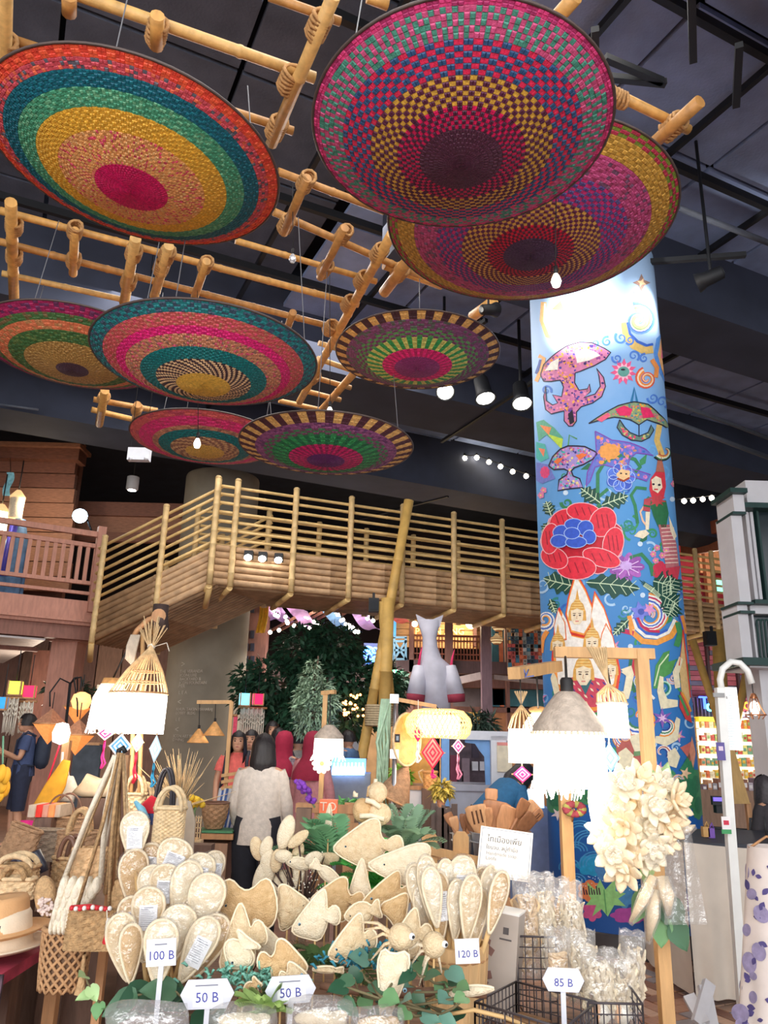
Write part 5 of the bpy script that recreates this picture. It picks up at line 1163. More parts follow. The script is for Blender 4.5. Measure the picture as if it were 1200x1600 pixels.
 if bottoms == 'skirt':
  m_ = MB(); ell_loft(m_, [((0,0,1.0),.165*w,.115*w),((0,0,.85),.19*w,.14*w),((0,0,.45),.22*w,.17*w),((0,0,.06),.25*w,.2*w)],30,.07,8, x); B(m_, 'skirt', M('bot_'+name_of(bottom), bottom,.85,.1,20) if not pattern else pattern)
 else:
  end = .07 if bottoms == 'pants' else .5; bmt = M('bot_'+name_of(bottom), bottom,.85,.12,20)
  for sg in (1,-1):
   st = stride*sg; m_ = MB(); k_ = Vector((sg*.09,.02+st,.46)); hp_ = Vector((sg*.088,0,.84)); an = Vector((sg*.092, st*1.5-.01,.085)); pts = [Vector((sg*.06,0,.98)), hp_, hp_.lerp(k_,.5), k_]; rr = [.115,.112,.094,.078]
   if bottoms == 'pants': pts += [k_.lerp(an,.5), an]; rr += [.07,.062]
   m_.path(pts, rr,14, caps=False); B(m_, 'trouser_leg' if bottoms == 'pants' else 'short_leg', bmt)
  m_ = MB(); ell_loft(m_, [((0,0,1.0),.15,.11),((0,0,.9),.175,.125),((0,0,.8),.17,.118),((0,0,.74),.12,.085)],20, caps=(True, True)); B(m_, 'seat_of_trousers', bmt)
 for sg in (1,-1): st = stride*sg; m_ = MB(); m_.ball((sg*.1, st*1.5+.05,.035),(.045,.12,.04),12,8); B(m_, 'shoe', M('shoe_dark',(40,36,38),.5,.1))
 # hair or scarf
 hm = hairc or hair_m
 if hijab:
  sm_ = M('scarf_'+name_of(hijab), hijab,.85,.08,20,.2,60); m_ = MB()
  def shell(u, v):
   a = PI*.5+.42+u*(2*PI-.84); zz = [.135,.12,.06,-.04,-.12,-.2,-.27,-.34][int(round(v*7))]; rr = [.02,.07,.1,.105,.105,.15,.19,.2][int(round(v*7))]; back = [0,0,-.005,-.01,-.015,-.02,-.02,-.02][int(round(v*7))]
   if v > .55: a = PI*.5+u*2*PI
   f = 1+(.05*math.sin(a*6) if v > .6 else 0); return hd+Vector((rr*.95*f*math.cos(a), back+rr*1.1*f*math.sin(a), zz))
  m_.grid(shell,30,7); B(m_, 'headscarf', sm_)
 else:
  m_ = MB(); low = {'bob': -.17, 'short': -.03, 'long': -.26, 'bun': -.05}[hair]
  def sh2(u, v):
   fr = .75 if hair != 'short' else .62
   a = PI*.5+fr+u*(2*PI-2*fr); z = lerp(.128, low, v); t_ = max(-1, min(1, z/.128))
   r = math.sqrt(max(0,1-t_*t_)) if z > 0 else 1.0+(.12 if hair in ('bob', 'long') else 0)*min(1,-z/.1)
   if hair in ('bob', 'long') and v > .85: r *= .93
   j = 1+.03*math.sin(a*11+v*5); return hp((.092*r*j*math.cos(a),-.006+.108*r*j*math.sin(a), z))
  m_.grid(sh2,26,12)
  def fring(u, v): a = PI*.5-.8+u*1.6; z = lerp(.128,.055, v); r = math.sqrt(max(0,1-(z/.13)**2)); return hp((.09*r*math.cos(a),.004+.104*r*math.sin(a), z))
  m_.grid(fring,10,5)
  if hair == 'bun': m_.ball(hp((0,-.11,.05)),(.05,.05,.05),12,8)
  B(m_, 'hair', hm)
 if bag:
  bm_ = M('bag_strap', bag,.7,.1); m_ = MB(); m_.path([(-.15,.08,1.3),(-.13,0,1.385),(-.06,-.11,1.27),(.08,-.145,1.05),(.2,-.1,.88)],.016,6, flat=.4); B(m_, 'bag_strap', bm_)
 if backpack:
  km = M('pack_'+name_of(backpack), backpack,.7,.12)
  for sg in (1,-1): m_ = MB(); m_.path([(sg*.11,-.1,1.33),(sg*.12,0,1.39),(sg*.115,.11,1.28),(sg*.13,.12,1.1),(sg*.16,.02,.98),(sg*.14,-.12,.98)],.02,6, flat=.5); B(m_, 'backpack_strap', km)
  m_ = MB(); m_.pillow([(-.13,-.2),(.13,-.2),(.15,-.1),(.14,.15),(.08,.22),(-.08,.22),(-.14,.15),(-.15,-.1)],(0,-.2,1.14),(1,0,0),(0,0,1),.18); B(m_, 'backpack', km)
 if lean:                                             # bend the upper body forward at the hips
  for o_ in [c for c in root.children]+[g for c in root.children for g in c.children]:
   for q in o_.data.vertices:
    t_ = max(0, min(1,(q.co.z-.84)/.2))
    if t_ > 0: q.co = Vector((0,0,.9))+Matrix.Rotation(-lean*t_,3, 'X') @ (q.co-Vector((0,0,.9)))
 root.matrix_basis = Matrix.Translation((x, y,0)) @ Matrix.Rotation(face,4, 'Z') @ Matrix.Scale(s,4)
 return root
def pX(px, py, Y): return P(px, py, Y).x
fl_dark = M('floral_dark',(66,58,72),.85,.9,30, col2=(200,180,186)); 
person('woman with a black bob in a loose white knit blouse and black trousers, back turned', pX(403,1300,6.2),6.2, R_(-4),1.57,(216,206,196),(34,36,46), 'bob', [((.2,.03,1.08),(.19,.14,.90)),((-.2,.03,1.08),(-.19,.14,.9))],.9, hem=.80, top_w=1.0)
person('man in a navy T-shirt and dark shorts standing with folded arms at the left', pX(36,1200,11.2),11.2, R_(112),1.78,(66,80,118),(40,46,68), 'short', [((.22,.05,1.06),(.0,.22,1.1)),((-.22,.05,1.06),(-.02,.24,1.14))],.4, 'shorts', headturn=R_(12), hem=.86, backpack=(40,48,66))
person('woman in a coral T-shirt with black backpack straps facing the viewer', pX(370,1200,9.0),9.0, R_(184),1.6,(236,110,100),(60,60,76), 'long', sleeve=.4, backpack=(46,44,56))
person('woman in a cream top peering over the shoulder of the woman in coral', pX(391,1190,9.7),9.7, R_(176),1.62,(226,200,180),(60,56,62), 'bun', sleeve=.5, backpack=(50,46,52))
person('woman in a crimson headscarf and dark floral dress with a beige strap, back turned', pX(441,1200,8.8),8.8, R_(-12),1.6,(66,58,72),(66,58,72), arms=None, sleeve=.9, bottoms='skirt', hijab=(170,34,66), pattern=fl_dark, bag=(216,190,160))
person('woman in a crimson headscarf and dusty pink dress beside the fringed lamp post', pX(486,1200,8.2),8.2, R_(-30),1.6,(206,140,142),(206,140,142), sleeve=.9, bottoms='skirt', hijab=(150,30,58), top_w=1.05)
person('person in a grey shirt deeper in the crowd, back turned', pX(464,1190,10.6),10.6,0,1.62,(166,158,148),(70,66,70), 'short', sleeve=.5)
person('dark haired shopper behind the floral dress, back turned', pX(434,1180,10.2),10.2, R_(20),1.66,(70,60,66),(50,46,56), 'bob', sleeve=.7)
person('tall dark haired man facing the viewer deep in the crowd', pX(424,1170,11.4),11.4, R_(190),1.76,(96,88,86),(50,46,56), 'short', sleeve=.5)
person('shopper in a blue shirt near the blue lit display case', pX(545,1180,11.2),11.2, R_(60),1.66,(90,120,160),(60,60,80), 'short', sleeve=.5)
person('stallholder in a dark blue shirt bending over inside the white kiosk', pX(752,1260,7.0),7.0, R_(-62),1.6,(46,104,146),(50,54,66), 'bob', [((.2,.2,1.1),(.15,.32,.95)),((-.2,.2,1.1),(-.15,.32,.95))],.5, lean=R_(48))
person('dark haired person in black cut off by the right edge of the view', pX(1206,1300,6.6),6.6, R_(30),1.34,(52,48,52),(50,46,56), 'long', sleeve=.9, hairc=M('hair_grey_black',(58,52,56),.5,.3,40))
# ================================================================== MARKET STALLS IN THE MIDDLE DISTANCE
glow = M('lamp_white_glow',(255,246,232),.6,0, emit=4); glow_s = M('lamp_soft_glow',(255,232,200),.6,.05,20, emit=2.2)
pine = wood('pine',(204,160,108),.12,(4,4,.7)); pine_d = wood('pine_dark',(190,140,96),.15,(4,4,.7)); cotton = M('cotton_white',(240,232,216),.9,.08,50)
reed = M('reed_straw',(222,188,140),.7,.2,40); rattan = M('rattan_honey',(226,166,100),.6,.2,30,.2,90); cordm = M('black_cord',(30,28,30),.6,0)
def pl(pts, Y): return [P(x, y, Y) for x, y in pts]
def lamp_light(c, e, col=(1,.9,.76), r=.12): lamp('POINT', 'lamp_bulb_light', c, e, col, r)
def fringe(mb, c, r, z0, z1, n, rg, w=.004):
 for k in range(n):
  a = 2*PI*k/n; q = c+Vector((r*math.cos(a), r*math.sin(a), z0)); j = rg.uniform(-.015,.015)
  mb.path([q, q+Vector((j, j*.5,(z1-z0)*.5)), q+Vector((j*1.6, j,(z1-z0)*rg.uniform(.85,1.05)))], [w, w, w*.6],4)
# --- L-shaped wooden lamp gallows in the foreground right
YG = 3.0
gf = thing('wooden_lamp_frame', 'pale wooden frame holding lamps in front of the painted column', 'lamp frame',(P(1040,1600, YG).x, YG,0))
MB().bar((P(1018,1250, YG).x, YG,0),(P(1018,1250, YG).x, YG, P(1015,1016, YG).z),.044,.044, Vector((0,1,0))).build('post', pine, gf)
MB().bar(P(866,1019, YG), P(1021,1022, YG),.038,.04).build('arm', pine, gf)
MB().bar(P(803,1052, YG-.35), P(870,1041, YG),.045,.04).build('side_arm', pine, gf)
bl = thing('ribbon_bow', 'small blue ribbon tied on the side arm of the wooden lamp frame', 'ribbon', P(822,1050, YG-.28)); MB().path(pl([(818,1046),(822,1056),(826,1046),(820,1058),(834,1056)], YG-.33),.006,5, flat=.4).build('bow', M('blue_ribbon',(90,120,200),.7,.1), bl)
# big fringed lamp
rg = random.Random(2); Yb = 2.85
c = P(888,1130, Yb); r = 54*Yb/1200*.98
t = thing('fringed_lamp', 'large lamp with grey cap and glowing white fringe in front of the painted column', 'lamp', c-UP*.3); grey_cap = M('woven_grey',(196,180,164),.7,.15,40,.3,120)
MB().lathe([(.03,.11),(.045,.1),(r*.45,.085),(r*.55,.07),(r,-.01),(r*1.02,-.03)], c,32).build('cap', grey_cap, t)
MB().lathe([(r*.97,-.03),(r*.99,-.12),(r*1.04,-.215)], c,36).build('shade', glow, t)
mb = MB(); fringe(mb, c, r*1.05,-.2,-.25,70, rg); mb.build('fringe', M('fringe_glow',(255,244,226),.8,0, emit=3), t)
mb = MB()
for k in range(40): a = 2*PI*k/40; mb.ball(c+Vector((r*1.03*math.cos(a), r*1.03*math.sin(a),-.035)),.006,6,4)
mb.build('bead_trim', M('shell_bead',(240,220,190),.5,.1), t)
MB().lathe([(.018,.16),(.024,.15),(.024,.1)], c,12).build('socket', cordm, t); MB().tube(c+UP*.15, P(883,1022, YG),.005, n=6).build('cord', cordm, t)
lamp_light(c-UP*.32,2.2)
# small reed lamp with tied top
c = P(957,1112, Yb); r = 22*Yb/1200
t = thing('tied_reed_lamp', 'small reed lamp with tied straw top hanging from the wooden lamp frame', 'lamp', c-UP*.1)
MB().lathe([(r*.98,.03),(r*1.0,0),(r*1.05,-.09)], c,24).build('shade', glow, t)
mb = MB()
for k in range(18):
 a = 2*PI*k/18; q = c+Vector((r*math.cos(a), r*math.sin(a),.03)); n_ = c+Vector((-.01,0,.1)); mb.path([q, q.lerp(n_,.45)+Vector((math.cos(a), math.sin(a),0))*.018, n_, n_+Vector((math.cos(a)*.035-.035, math.sin(a)*.03,.13))], [.003,.003,.003,.002],5)
mb.build('reed_top', reed, t); MB().tube(c+UP*.08, P(945,1022, YG),.003, n=5).build('cord', cordm, t); MB().path([c+Vector((math.cos(k*.5)*r*1.02, math.sin(k*.5)*r*1.02,.028)) for k in range(13)],.005,5, closed=True).build('plaited_rim', cotton, t)
def kite(label, px, py, wp, hp_, Y, c1, c2, tail=40, tcol=None, n=5, seed=0):
 o = P(px, py, Y); W, H = wp*Y/2400, hp_*Y/2400; t = thing('yarn_kite', label, 'kite', o-UP*H, 'yarn kites hanging from the stall lamps')
 MB().bar(o-CAMX*W*1.12, o+CAMX*W*1.12,.006,.006).build('stick', pine, t); MB().bar(o-UP*H*1.1, o+UP*H*1.1,.006,.006, CAMX).build('stick', pine, t)
 for i in range(n):
  f0, f1 = (i+.06)/n,(i+1)/n; mb = MB(); cc = c1 if i % 2 == 0 else c2
  for k in range(4):
   d0 = [Vector((1,0,0)), Vector((0,0,1)), Vector((-1,0,0)), Vector((0,0,-1))]; a, b = d0[k], d0[(k+1) % 4]
   def S(v, f): return o+Vector((v.x*W*f,0, v.z*H*f))
   q = [S(a, f0), S(b, f0), S(b, f1), S(a, f1)]; e = Vector((0,.006,0)); mb.add([v-e for v in q]+[v+e for v in q], [(0,1,2,3),(7,6,5,4),(0,4,5,1),(2,6,7,3),(1,5,6,2),(3,7,4,0)])
  mb.build('yarn_band', M('yarn_'+name_of(cc), cc,.9,.12,60, emit=.12), t)
 if tail:
  L = tail*Y/1200; rg = random.Random(seed)
  for k in range(2): MB().path([o-UP*H+Vector((rg.uniform(-.006,.006)*j,0,-L*j/5)) for j in range(6)],.006,5).build('tail', M('yarn_'+name_of(tcol or c1), tcol or c1,.9,.12,60), t)
 MB().tube(o+UP*H, o+UP*(H+.14),.0025, n=4).build('thread', cotton, t)
WK, PKK, RDK, BLK, SAL = (250,246,240),(232,50,130),(226,40,66),(110,180,226),(244,130,120)
kite('white and pale blue yarn kite under the small reed lamp',953,1184,28,40, Yb, WK, BLK,20, BLK,4)
kite('pink yarn kite under the small glowing lamp left of the big fringed lamp',816,1210,28,24,3.7, PKK,(246,170,200),0)
kite('large salmon and red yarn kite under the wide rattan lamp',676,1176,34,48,4.58, SAL, RDK,12, PKK,6)
kite('small pink yarn kite with long tail right of the salmon kite',716,1166,18,22,4.6, PKK,(246,190,210),36,(240,140,170),4)
kite('tiny magenta yarn kite at the left end of the wide rattan lamp',653,1146,16,24,4.55, PKK,(190,20,100),30, WK,4)
kite('white red and blue yarn kite below the big glowing lamps on the left',188,1166,34,36,4.6, WK, BLK,36, RDK,5)
kite('magenta and white yarn kite left of the big glowing lamps',165,1146,26,20,5.0, PKK, WK,40, PKK,4)
kite('pink and white yarn kite right of the white red and blue one',215,1160,18,28,4.8,(240,120,160), WK,44, RDK,4)
kite('white yarn kite with a blue tail at the right of the glowing lamps',243,1170,18,40,4.7, WK,(190,220,240),34,(70,180,226),4)
# glowing pod tassel right of the big lamp
t = thing('loofah_pendant', 'glowing white loofah pendant hanging beside the bouquet', 'pendant', P(935,1290,2.9)); MB().lathe([(.006,.09),(.03,.07),(.036,.03),(.03,-.03),(.022,-.07),(.008,-.085)], P(935,1262,2.9),16).build('pod', M('pod_glow',(255,244,220),.7,.05, emit=1.6), t); MB().tube(P(935,1245,2.9), P(934,1225,2.9),.002, n=4).build('thread', cotton, t)
# lamp left of the big one: small cylinder with tied top, and a dome behind
c = P(816,1160,3.7); r = 21*3.7/1200
t = thing('tied_reed_lamp', 'small glowing reed lamp left of the big fringed lamp', 'lamp', c-UP*.12); MB().lathe([(r*.95,.06),(r,0),(r,-.09)], c,24).build('shade', glow, t)
mb = MB()
for k in range(16): a = 2*PI*k/16; q = c+Vector((r*math.cos(a), r*math.sin(a),.06)); n_ = c+UP*.17; mb.path([q, q.lerp(n_,.5)+Vector((math.cos(a), math.sin(a),0))*.012, n_, n_+Vector((math.cos(a)*.03, math.sin(a)*.03,.06))],.003,5)
mb.build('reed_top', reed, t); MB().tube(c+UP*.17, P(812,1051, YG-.3),.003, n=5).build('cord', cordm, t)
c = P(842,1140,4.0); r = 26*4/1200
t = thing('dome_lamp', 'glowing dome lamp half hidden behind the big fringed lamp', 'lamp', c-UP*.12); MB().lathe([(.02,.09),(r*.5,.07),(r*.9,.02),(r,-.06)], c,24).build('shade', glow, t); MB().ball(c+UP*.095,(.05,.05,.02),12,6).build('cap', rattan, t); MB().tube(c+UP*.1, P(838,1046, YG-.17),.004, n=5).build('cord', cordm, t)
# post with dried flower behind the big lamp
Yp = 3.3; x_ = P(886,1320, Yp).x
t = thing('wooden_post', 'slim wooden post with a dried red flower below the big fringed lamp', 'post',(x_, Yp,0)); MB().bar((x_, Yp,0),(x_, Yp, P(885,1195, Yp).z),.045,.045, Vector((0,1,0))).build('shaft', pine, t); MB().bar((x_, Yp, P(885,1200, Yp).z),(x_, Yp, P(885,1195, Yp).z+.01),.055,.055, Vector((0,1,0))).build('cap', pine_d, t)
c = P(897,1264, Yp-.06); t = thing('dried_flower', 'dried crimson and green flower head tied to the slim wooden post', 'flower', c-UP*.03)
for k in range(14): a = 2*PI*k/14; d = Vector((math.cos(a),-.25, math.sin(a)*.6)); MB().ball(c+d*.03,(.02,.012,.014),8,6).build('petal', M('dried_red',(150,60,74),.8,.2,30) if k % 3 else M('dried_green',(150,150,80),.8,.2,30), t)
MB().tube(c, c+Vector((0,.04,-.05)),.004).build('stem', pine_d, t)
# --- left: two big glowing lamps on a curved bamboo stand
Yl = 4.8; c = P(216,1090, Yl); r = 43*Yl/1200
t = thing('reed_skirt_lamp', 'big glowing lamp with tall tied reed top at the left stall', 'lamp', c-UP*.3)
MB().lathe([(r*.97,.02),(r,0),(r*.98,-.21)], c,32).build('shade', glow, t); mb = MB(); n_ = P(236,1012, Yl)
for k in range(34):
 a = 2*PI*k/34; q = c+Vector((r*1.02*math.cos(a), r*1.02*math.sin(a),.02)); mid = q.lerp(n_,.5)+Vector((math.cos(a), math.sin(a),0))*.02
 mb.path([q, mid, n_+Vector((math.cos(a), math.sin(a),0))*.012, n_+Vector((math.cos(a)*.06+rg.uniform(-.03,.03), math.sin(a)*.05, rg.uniform(.1,.2)))], [.004,.004,.004,.003],5)
mb.build('reed_top', reed, t)
for zz, f in ((.03,.98),(.1,.74),(.17,.5)): MB().path([c.lerp(n_, zz/.33)+Vector((r*f*1.02*math.cos(k*PI/8), r*f*1.02*math.sin(k*PI/8),.0)) for k in range(16)],.005,5, closed=True).build('hoop', pine_d, t)
MB().path([n_+Vector((.02*math.cos(k),.02*math.sin(k),.01*(k % 3))) for k in range(9)],.006,5).build('tie', cotton, t); MB().path([n_, n_+Vector((.1,-.02,.03)), n_+Vector((.12,-.02,-.02))],.006,5, flat=.4).build('bow', cotton, t)
lamp_light(c-UP*.35,3)
c = P(172,1098,5.3); r = 27*5.3/1200
t = thing('dome_lamp', 'glowing dome lamp just left of the tied reed lamp', 'lamp', c-UP*.2); MB().lathe([(.03,.15),(r*.6,.12),(r*.95,.03),(r*1.08,-.17)], c,28).build('shade', glow, t); MB().lathe([(0,.165),(.06,.16),(r*.62,.12)], c,20).build('cap', rattan, t); mb = MB(); fringe(mb, c, r*1.05,-.16,-.2,40, rg); mb.build('fringe', M('fringe_glow'), t); MB().tube(c+UP*.16, P(212,988,5.0),.006, n=5).build('cord', cordm, t)
t = thing('bamboo_lamp_stand', 'curved bamboo lamp stand rising behind the tied reed lamp', 'lamp stand',(P(215,1300,5.0).x,5.0,0))
for px in (209,222): MB().path([(P(px,1300,5.0).x,5.0,.72), P(px,1085,5.0), P(px-3+4,990,5.0)],.014,8).build('upright', pine, t)
MB().path(pl([(206,1000),(214,985),(232,968),(250,962)],5.0),.018,8).build('curved_arm', pine_d, t); MB().path(pl([(252,985),(250,962),(252,945)],5.0),.05,10).build('hub', M('hub_dark',(70,54,50),.7,.2), t); MB().tube(P(248,962,4.95), P(249,962,5.1),.045, n=14).build('wood_knob', pine_d, t)
for k in range(7): MB().path([P(206+k*2,992,4.98), P(200+k*1.4,1010+k*3,4.97), P(196+k*2,1030+k*2,4.96)], [.008,.012,.004],6).build('dried_strip', M('dried_strip',(206,190,170),.9,.2), t)
# orange bipyramid lanterns and friends
org = M('paper_orange',(226,140,84),.8,.2,60, emit=.5, ecol=(255,150,70)); orgd = M('paper_brown',(176,122,92),.8,.2,60)
def bipyr(label, px, py, wp, hp_, Y, m1, m2, rot=.4, group='paper lanterns at the left stall'):
 o = P(px, py, Y); W, H = wp*Y/2400, hp_*Y/2400; t = thing('diamond_lantern', label, 'lantern', o-UP*H, group); R4 = [o+Vector((W*math.cos(rot+k*PI/2)*1.1, W*math.sin(rot+k*PI/2)*1.1, H*.15)) for k in range(4)]
 for k in range(4):
  MB().add([R4[k], R4[(k+1) % 4], o+UP*H], [(0,1,2)]).build('upper_panel', m2, t); MB().add([R4[(k+1) % 4], R4[k], o-UP*H], [(0,1,2)]).build('lower_panel', m1, t)
  MB().tube(R4[k], R4[(k+1) % 4],.006, n=5).build('rib', pine_d, t)
 MB().tube(o+UP*H, o+UP*(H+.12),.004, n=5).build('cord', cordm, t)
bipyr('orange diamond lantern nearest the man in navy',78,1135,44,52,6.0, org, orgd)
bipyr('orange diamond lantern beside the bare glowing bulb',121,1152,46,52,5.9, org, orgd,.6)
bipyr('brown diamond lantern above the other paper lanterns',121,1108,42,46,6.3, org, orgd,.9)
c = P(127,1096,6.0); t = thing('woven_ball_lamp', 'small round woven lamp glowing above the orange lanterns', 'lamp', c-UP*.08); MB().lathe([(.02,.07),(.06,.05),(.075,0),(.055,-.05),(.03,-.06)], c,18).build('shade', M('woven_glow',(250,176,110),.7,.25,40, emit=1.2), t); MB().tube(c+UP*.07, c+UP*.2,.004).build('cord', cordm, t)
c = P(95,1152,5.6); t = thing('bare_bulb_lamp', 'bright bare bulb lamp on a wooden post below the orange lanterns', 'lamp',(c.x,5.6,0)); MB().lathe([(.0,.1),(.04,.09),(.06,.03),(.05,-.03),(.0,-.05)], c,18).build('bulb', glow, t); MB().bar((c.x+.03,5.65,0),(c.x+.03,5.65, c.z-.02),.05,.05, Vector((0,1,0))).build('post', pine_d, t); MB().path([c-UP*.05, c+Vector((-.03,0,-.2)), c+Vector((-.05,0,-.3))],.006,5).build('tassel', M('yarn_226_40_66', RDK,.9), t)
t = thing('lantern_stand', 'thin dark stand with arms carrying the orange paper lanterns', 'stand',(P(104,1300,6.15).x,6.15,0)); MB().tube((P(104,1200,6.15).x,6.15,0), P(110,1066,6.15),.012).build('pole', steel, t)
for x, y, Y in ((78,1108,6.0),(121,1124,5.9),(121,1084,6.3),(127,1084,6.0)): MB().path([P(110,1068,6.15), P((x+110)/2,1060,6.1), P(x, y-26, Y), P(x, y-4, Y)],.006,6).build('arm', steel, t)
# cone lamps on a wooden frame
Yc = 6.6; t = thing('wooden_lamp_frame', 'slim wooden frame carrying two cone lamps in front of the khaki column', 'lamp frame',(P(352,1300, Yc).x, Yc,0)); MB().bar((P(356,1200, Yc).x, Yc,0),(P(358,1150, Yc).x, Yc, P(358,1096, Yc).z),.03,.03, Vector((0,1,0))).build('post', pine, t); MB().bar(P(308,1097, Yc), P(362,1097, Yc),.026,.03).build('arm', pine, t)
for k, y in enumerate((1212,1222,1232)): MB().bar(P(346, y, Yc-.03), P(372, y-4, Yc-.03),.03,.025).build('peg', pine, t)
for lab, px, py in (('lower left of two straw cone lamps in front of the khaki column',310,1150),('upper right of two straw cone lamps in front of the khaki column',335,1139)):
 c = P(px, py, Yc-.02); r = 16*Yc/1200; t = thing('cone_lamp', lab, 'lamp', c-UP*.06, 'straw cone lamps'); MB().lathe([(.008,.06),(r*.5,.01),(r,-.05),(r*.98,-.055),(r*.4,0)], c,24).build('shade', rattan, t); MB().lathe([(0,-.045),(r*.85,-.048)], c,20).build('glow_disc', glow_s, t); MB().tube(c+UP*.06, P(px+2,1098, Yc),.003, n=4).build('cord', cordm, t); MB().tube(c+UP*.055, c+UP*.085,.01).build('socket', cordm, t)
# --- coloured cube lanterns and macrame panels under the balcony
def cube_lantern(label, x0, y0, x1, y1, Y, col, e=1.3):
 t = thing('cube_lantern', label, 'lantern', P((x0+x1)/2, y1, Y), 'coloured cube lanterns'); X0, X1, Z0, Z1 = rect_on(x0, y0, x1, y1, Y); w = X1-X0; h = Z1-Z0; cc = Vector(((X0+X1)/2, Y+w/2,(Z0+Z1)/2))
 m = M('lantern_'+name_of(col), col,.7,.15,8, emit=e)
 for k in range(4): R = Matrix.Rotation(k*PI/2+.3,3, 'Z'); MB().box(cc+R @ Vector((0,-w*.42,0)),(w*.8,.01, h*.9), R).build('panel', m, t)
 for k in range(4): R = Matrix.Rotation(k*PI/2+.3+PI/4,3, 'Z'); q = R @ Vector((0,-w*.58,0)); MB().bar(cc+q-UP*h/2, cc+q+UP*h/2,.02,.02, Vector((0,1,0))).build('frame_post', pine_d, t)
 MB().tube(cc+UP*h/2, cc+UP*(h/2+.4),.006).build('cord', cordm, t); MB().box(cc-UP*h*.52,(w*.9, w*.9,.02),.3).build('base', pine_d, t)
cube_lantern('lime yellow lit cube lantern under the left balcony',8,1063,30,1085,10.2,(206,226,70)); cube_lantern('crimson lit cube lantern under the left balcony',31,1070,52,1090,10.4,(236,30,80)); cube_lantern('blue cube lantern at the left edge under the balcony',-8,1088,8,1108,9.8,(50,150,220),.6); cube_lantern('white and cyan lit cube lantern beside the khaki column',372,1082,390,1102,13.2,(120,210,240),1.3); cube_lantern('crimson lit cube lantern beside the khaki column and tree',393,1083,411,1101,13.2,(236,30,80),1.2)
def macrame(label, x0, y0, x1, y1, Y):
 t = thing('macrame_panel', label, 'macrame', P((x0+x1)/2, y1, Y), 'macrame wall hangings'); X0, X1, Z0, Z1 = rect_on(x0, y0, x1, y1, Y); mb = MB(); n = int((x1-x0)*.9); rg = random.Random(x0)
 for k in range(n): x = lerp(X0, X1,(k+.5)/n); mb.path([(x, Y+.02*math.sin(k), Z1),(x+.01*math.sin(k*2), Y, lerp(Z1, Z0,.5)),(x, Y+.02*math.cos(k), Z0+rg.uniform(0,.06))],(X1-X0)/n*.55,4)
 mb.build('cords', cotton, t); MB().tube((X0-.04, Y, Z1),(X1+.04, Y, Z1),.018).build('rod', pine_d, t)
 for j in range(3): MB().path([(lerp(X0, X1, k/8), Y-.03, Z1-.08-j*.07-.05*(k % 2)) for k in range(9)],.012,5).build('knotted_row', cotton, t)
macrame('cream macrame hanging left under the coloured cube lanterns',5,1090,26,1150,11.9); macrame('cream macrame hanging behind the head of the man in navy',29,1096,50,1148,12.0); macrame('cream macrame hanging beside the khaki column behind the women',374,1106,412,1160,13.5)
t = thing('red_paper_scroll', 'narrow pink red scroll hanging next to the macrame by the khaki column', 'scroll', P(367,1150,13)); MB().path([P(367,1118,13), P(370,1110,13.3), P(376,1106,13.5)],.008,5).build('cord', cordm, t); mb = MB(); pxbox(mb,364,1118,370,1152,13,.02); mb.build('paper', M('scroll_red',(236,80,110),.7,.2,20), t); MB().tube(P(363,1118,13), P(371,1118,13),.02).build('rod', pine_d, t)
lsb = thing('left_shop_back', 'brown panelled back of the shop under the left balcony', 'shopfront',(P(100,1150,17).x,17.0,0)); lsb['kind'] = 'structure'
for i in range(9): mb = MB(); X0, X1, Z0, Z1 = rect_on(-60+i*40,1060,-22+i*40,1220,17.6); mb.box(((X0+X1)/2,17.6,1.9),(X1-X0,.1,3.8)); mb.build('panel', wood('left_back_'+str(i % 3),((150,112,96),(132,98,86),(166,128,106))[i % 3],.15), lsb)
for (x, y, w_, h) in ((75,1075,16,26),(150,1070,26,30)): mb = MB(); pxbox(mb, x, y, x+w_, y+h,17.4,.1); mb.build('lit_window', M('lit_window',(226,216,190),.5,.1, emit=.5), lsb)
t = thing('dark_display_panel', 'dark slate display panel behind the paper lanterns', 'display panel', P(132,1258,8.5)); mb = MB(); pxbox(mb,110,1163,153,1262,8.5,.06); mb.build('board', M('slate',(70,76,84),.8,.25,8), t); mb = MB(); pxbox(mb,108,1160,155,1164,8.48,.1); mb.build('top_rail', pine_d, t)
for x in (113,150): MB().bar((P(x,1262,8.55).x,8.55,0), P(x,1262,8.55),.05,.05, Vector((0,1,0))).build('leg', pine_d, t)
# --- left display tables
def table(label, x0, x1, y0, y1, z, top, name='display_table', cloth=None, drop=.0):
 t = thing(name, label, 'table',((x0+x1)/2,(y0+y1)/2,0)); MB().box(((x0+x1)/2,(y0+y1)/2, z-.02),(x1-x0, y1-y0,.04)).build('table_top', top, t)
 for sx in (x0+.05, x1-.05):
  for sy in (y0+.05, y1-.05): MB().box((sx, sy,(z-.04)/2),(.05,.05, z-.04)).build('leg', pine_d, t)
 if cloth: MB().box(((x0+x1)/2, y0-.006, z-drop/2),(x1-x0+.02,.012, drop)).build('apron', cloth, t)
 return t
dkw = wood('dark_table',(112,84,70),.2)
table('long dark table heaped with straw bags at the left',-3.4,-1.3,4.1,6.0,.72, dkw, drop=.5, cloth=dkw)
table('low wooden table holding the bucket basket by the woman in white',-1.75,-1.05,6.6,7.3,.66, wood('mid_table',(170,130,100),.15))
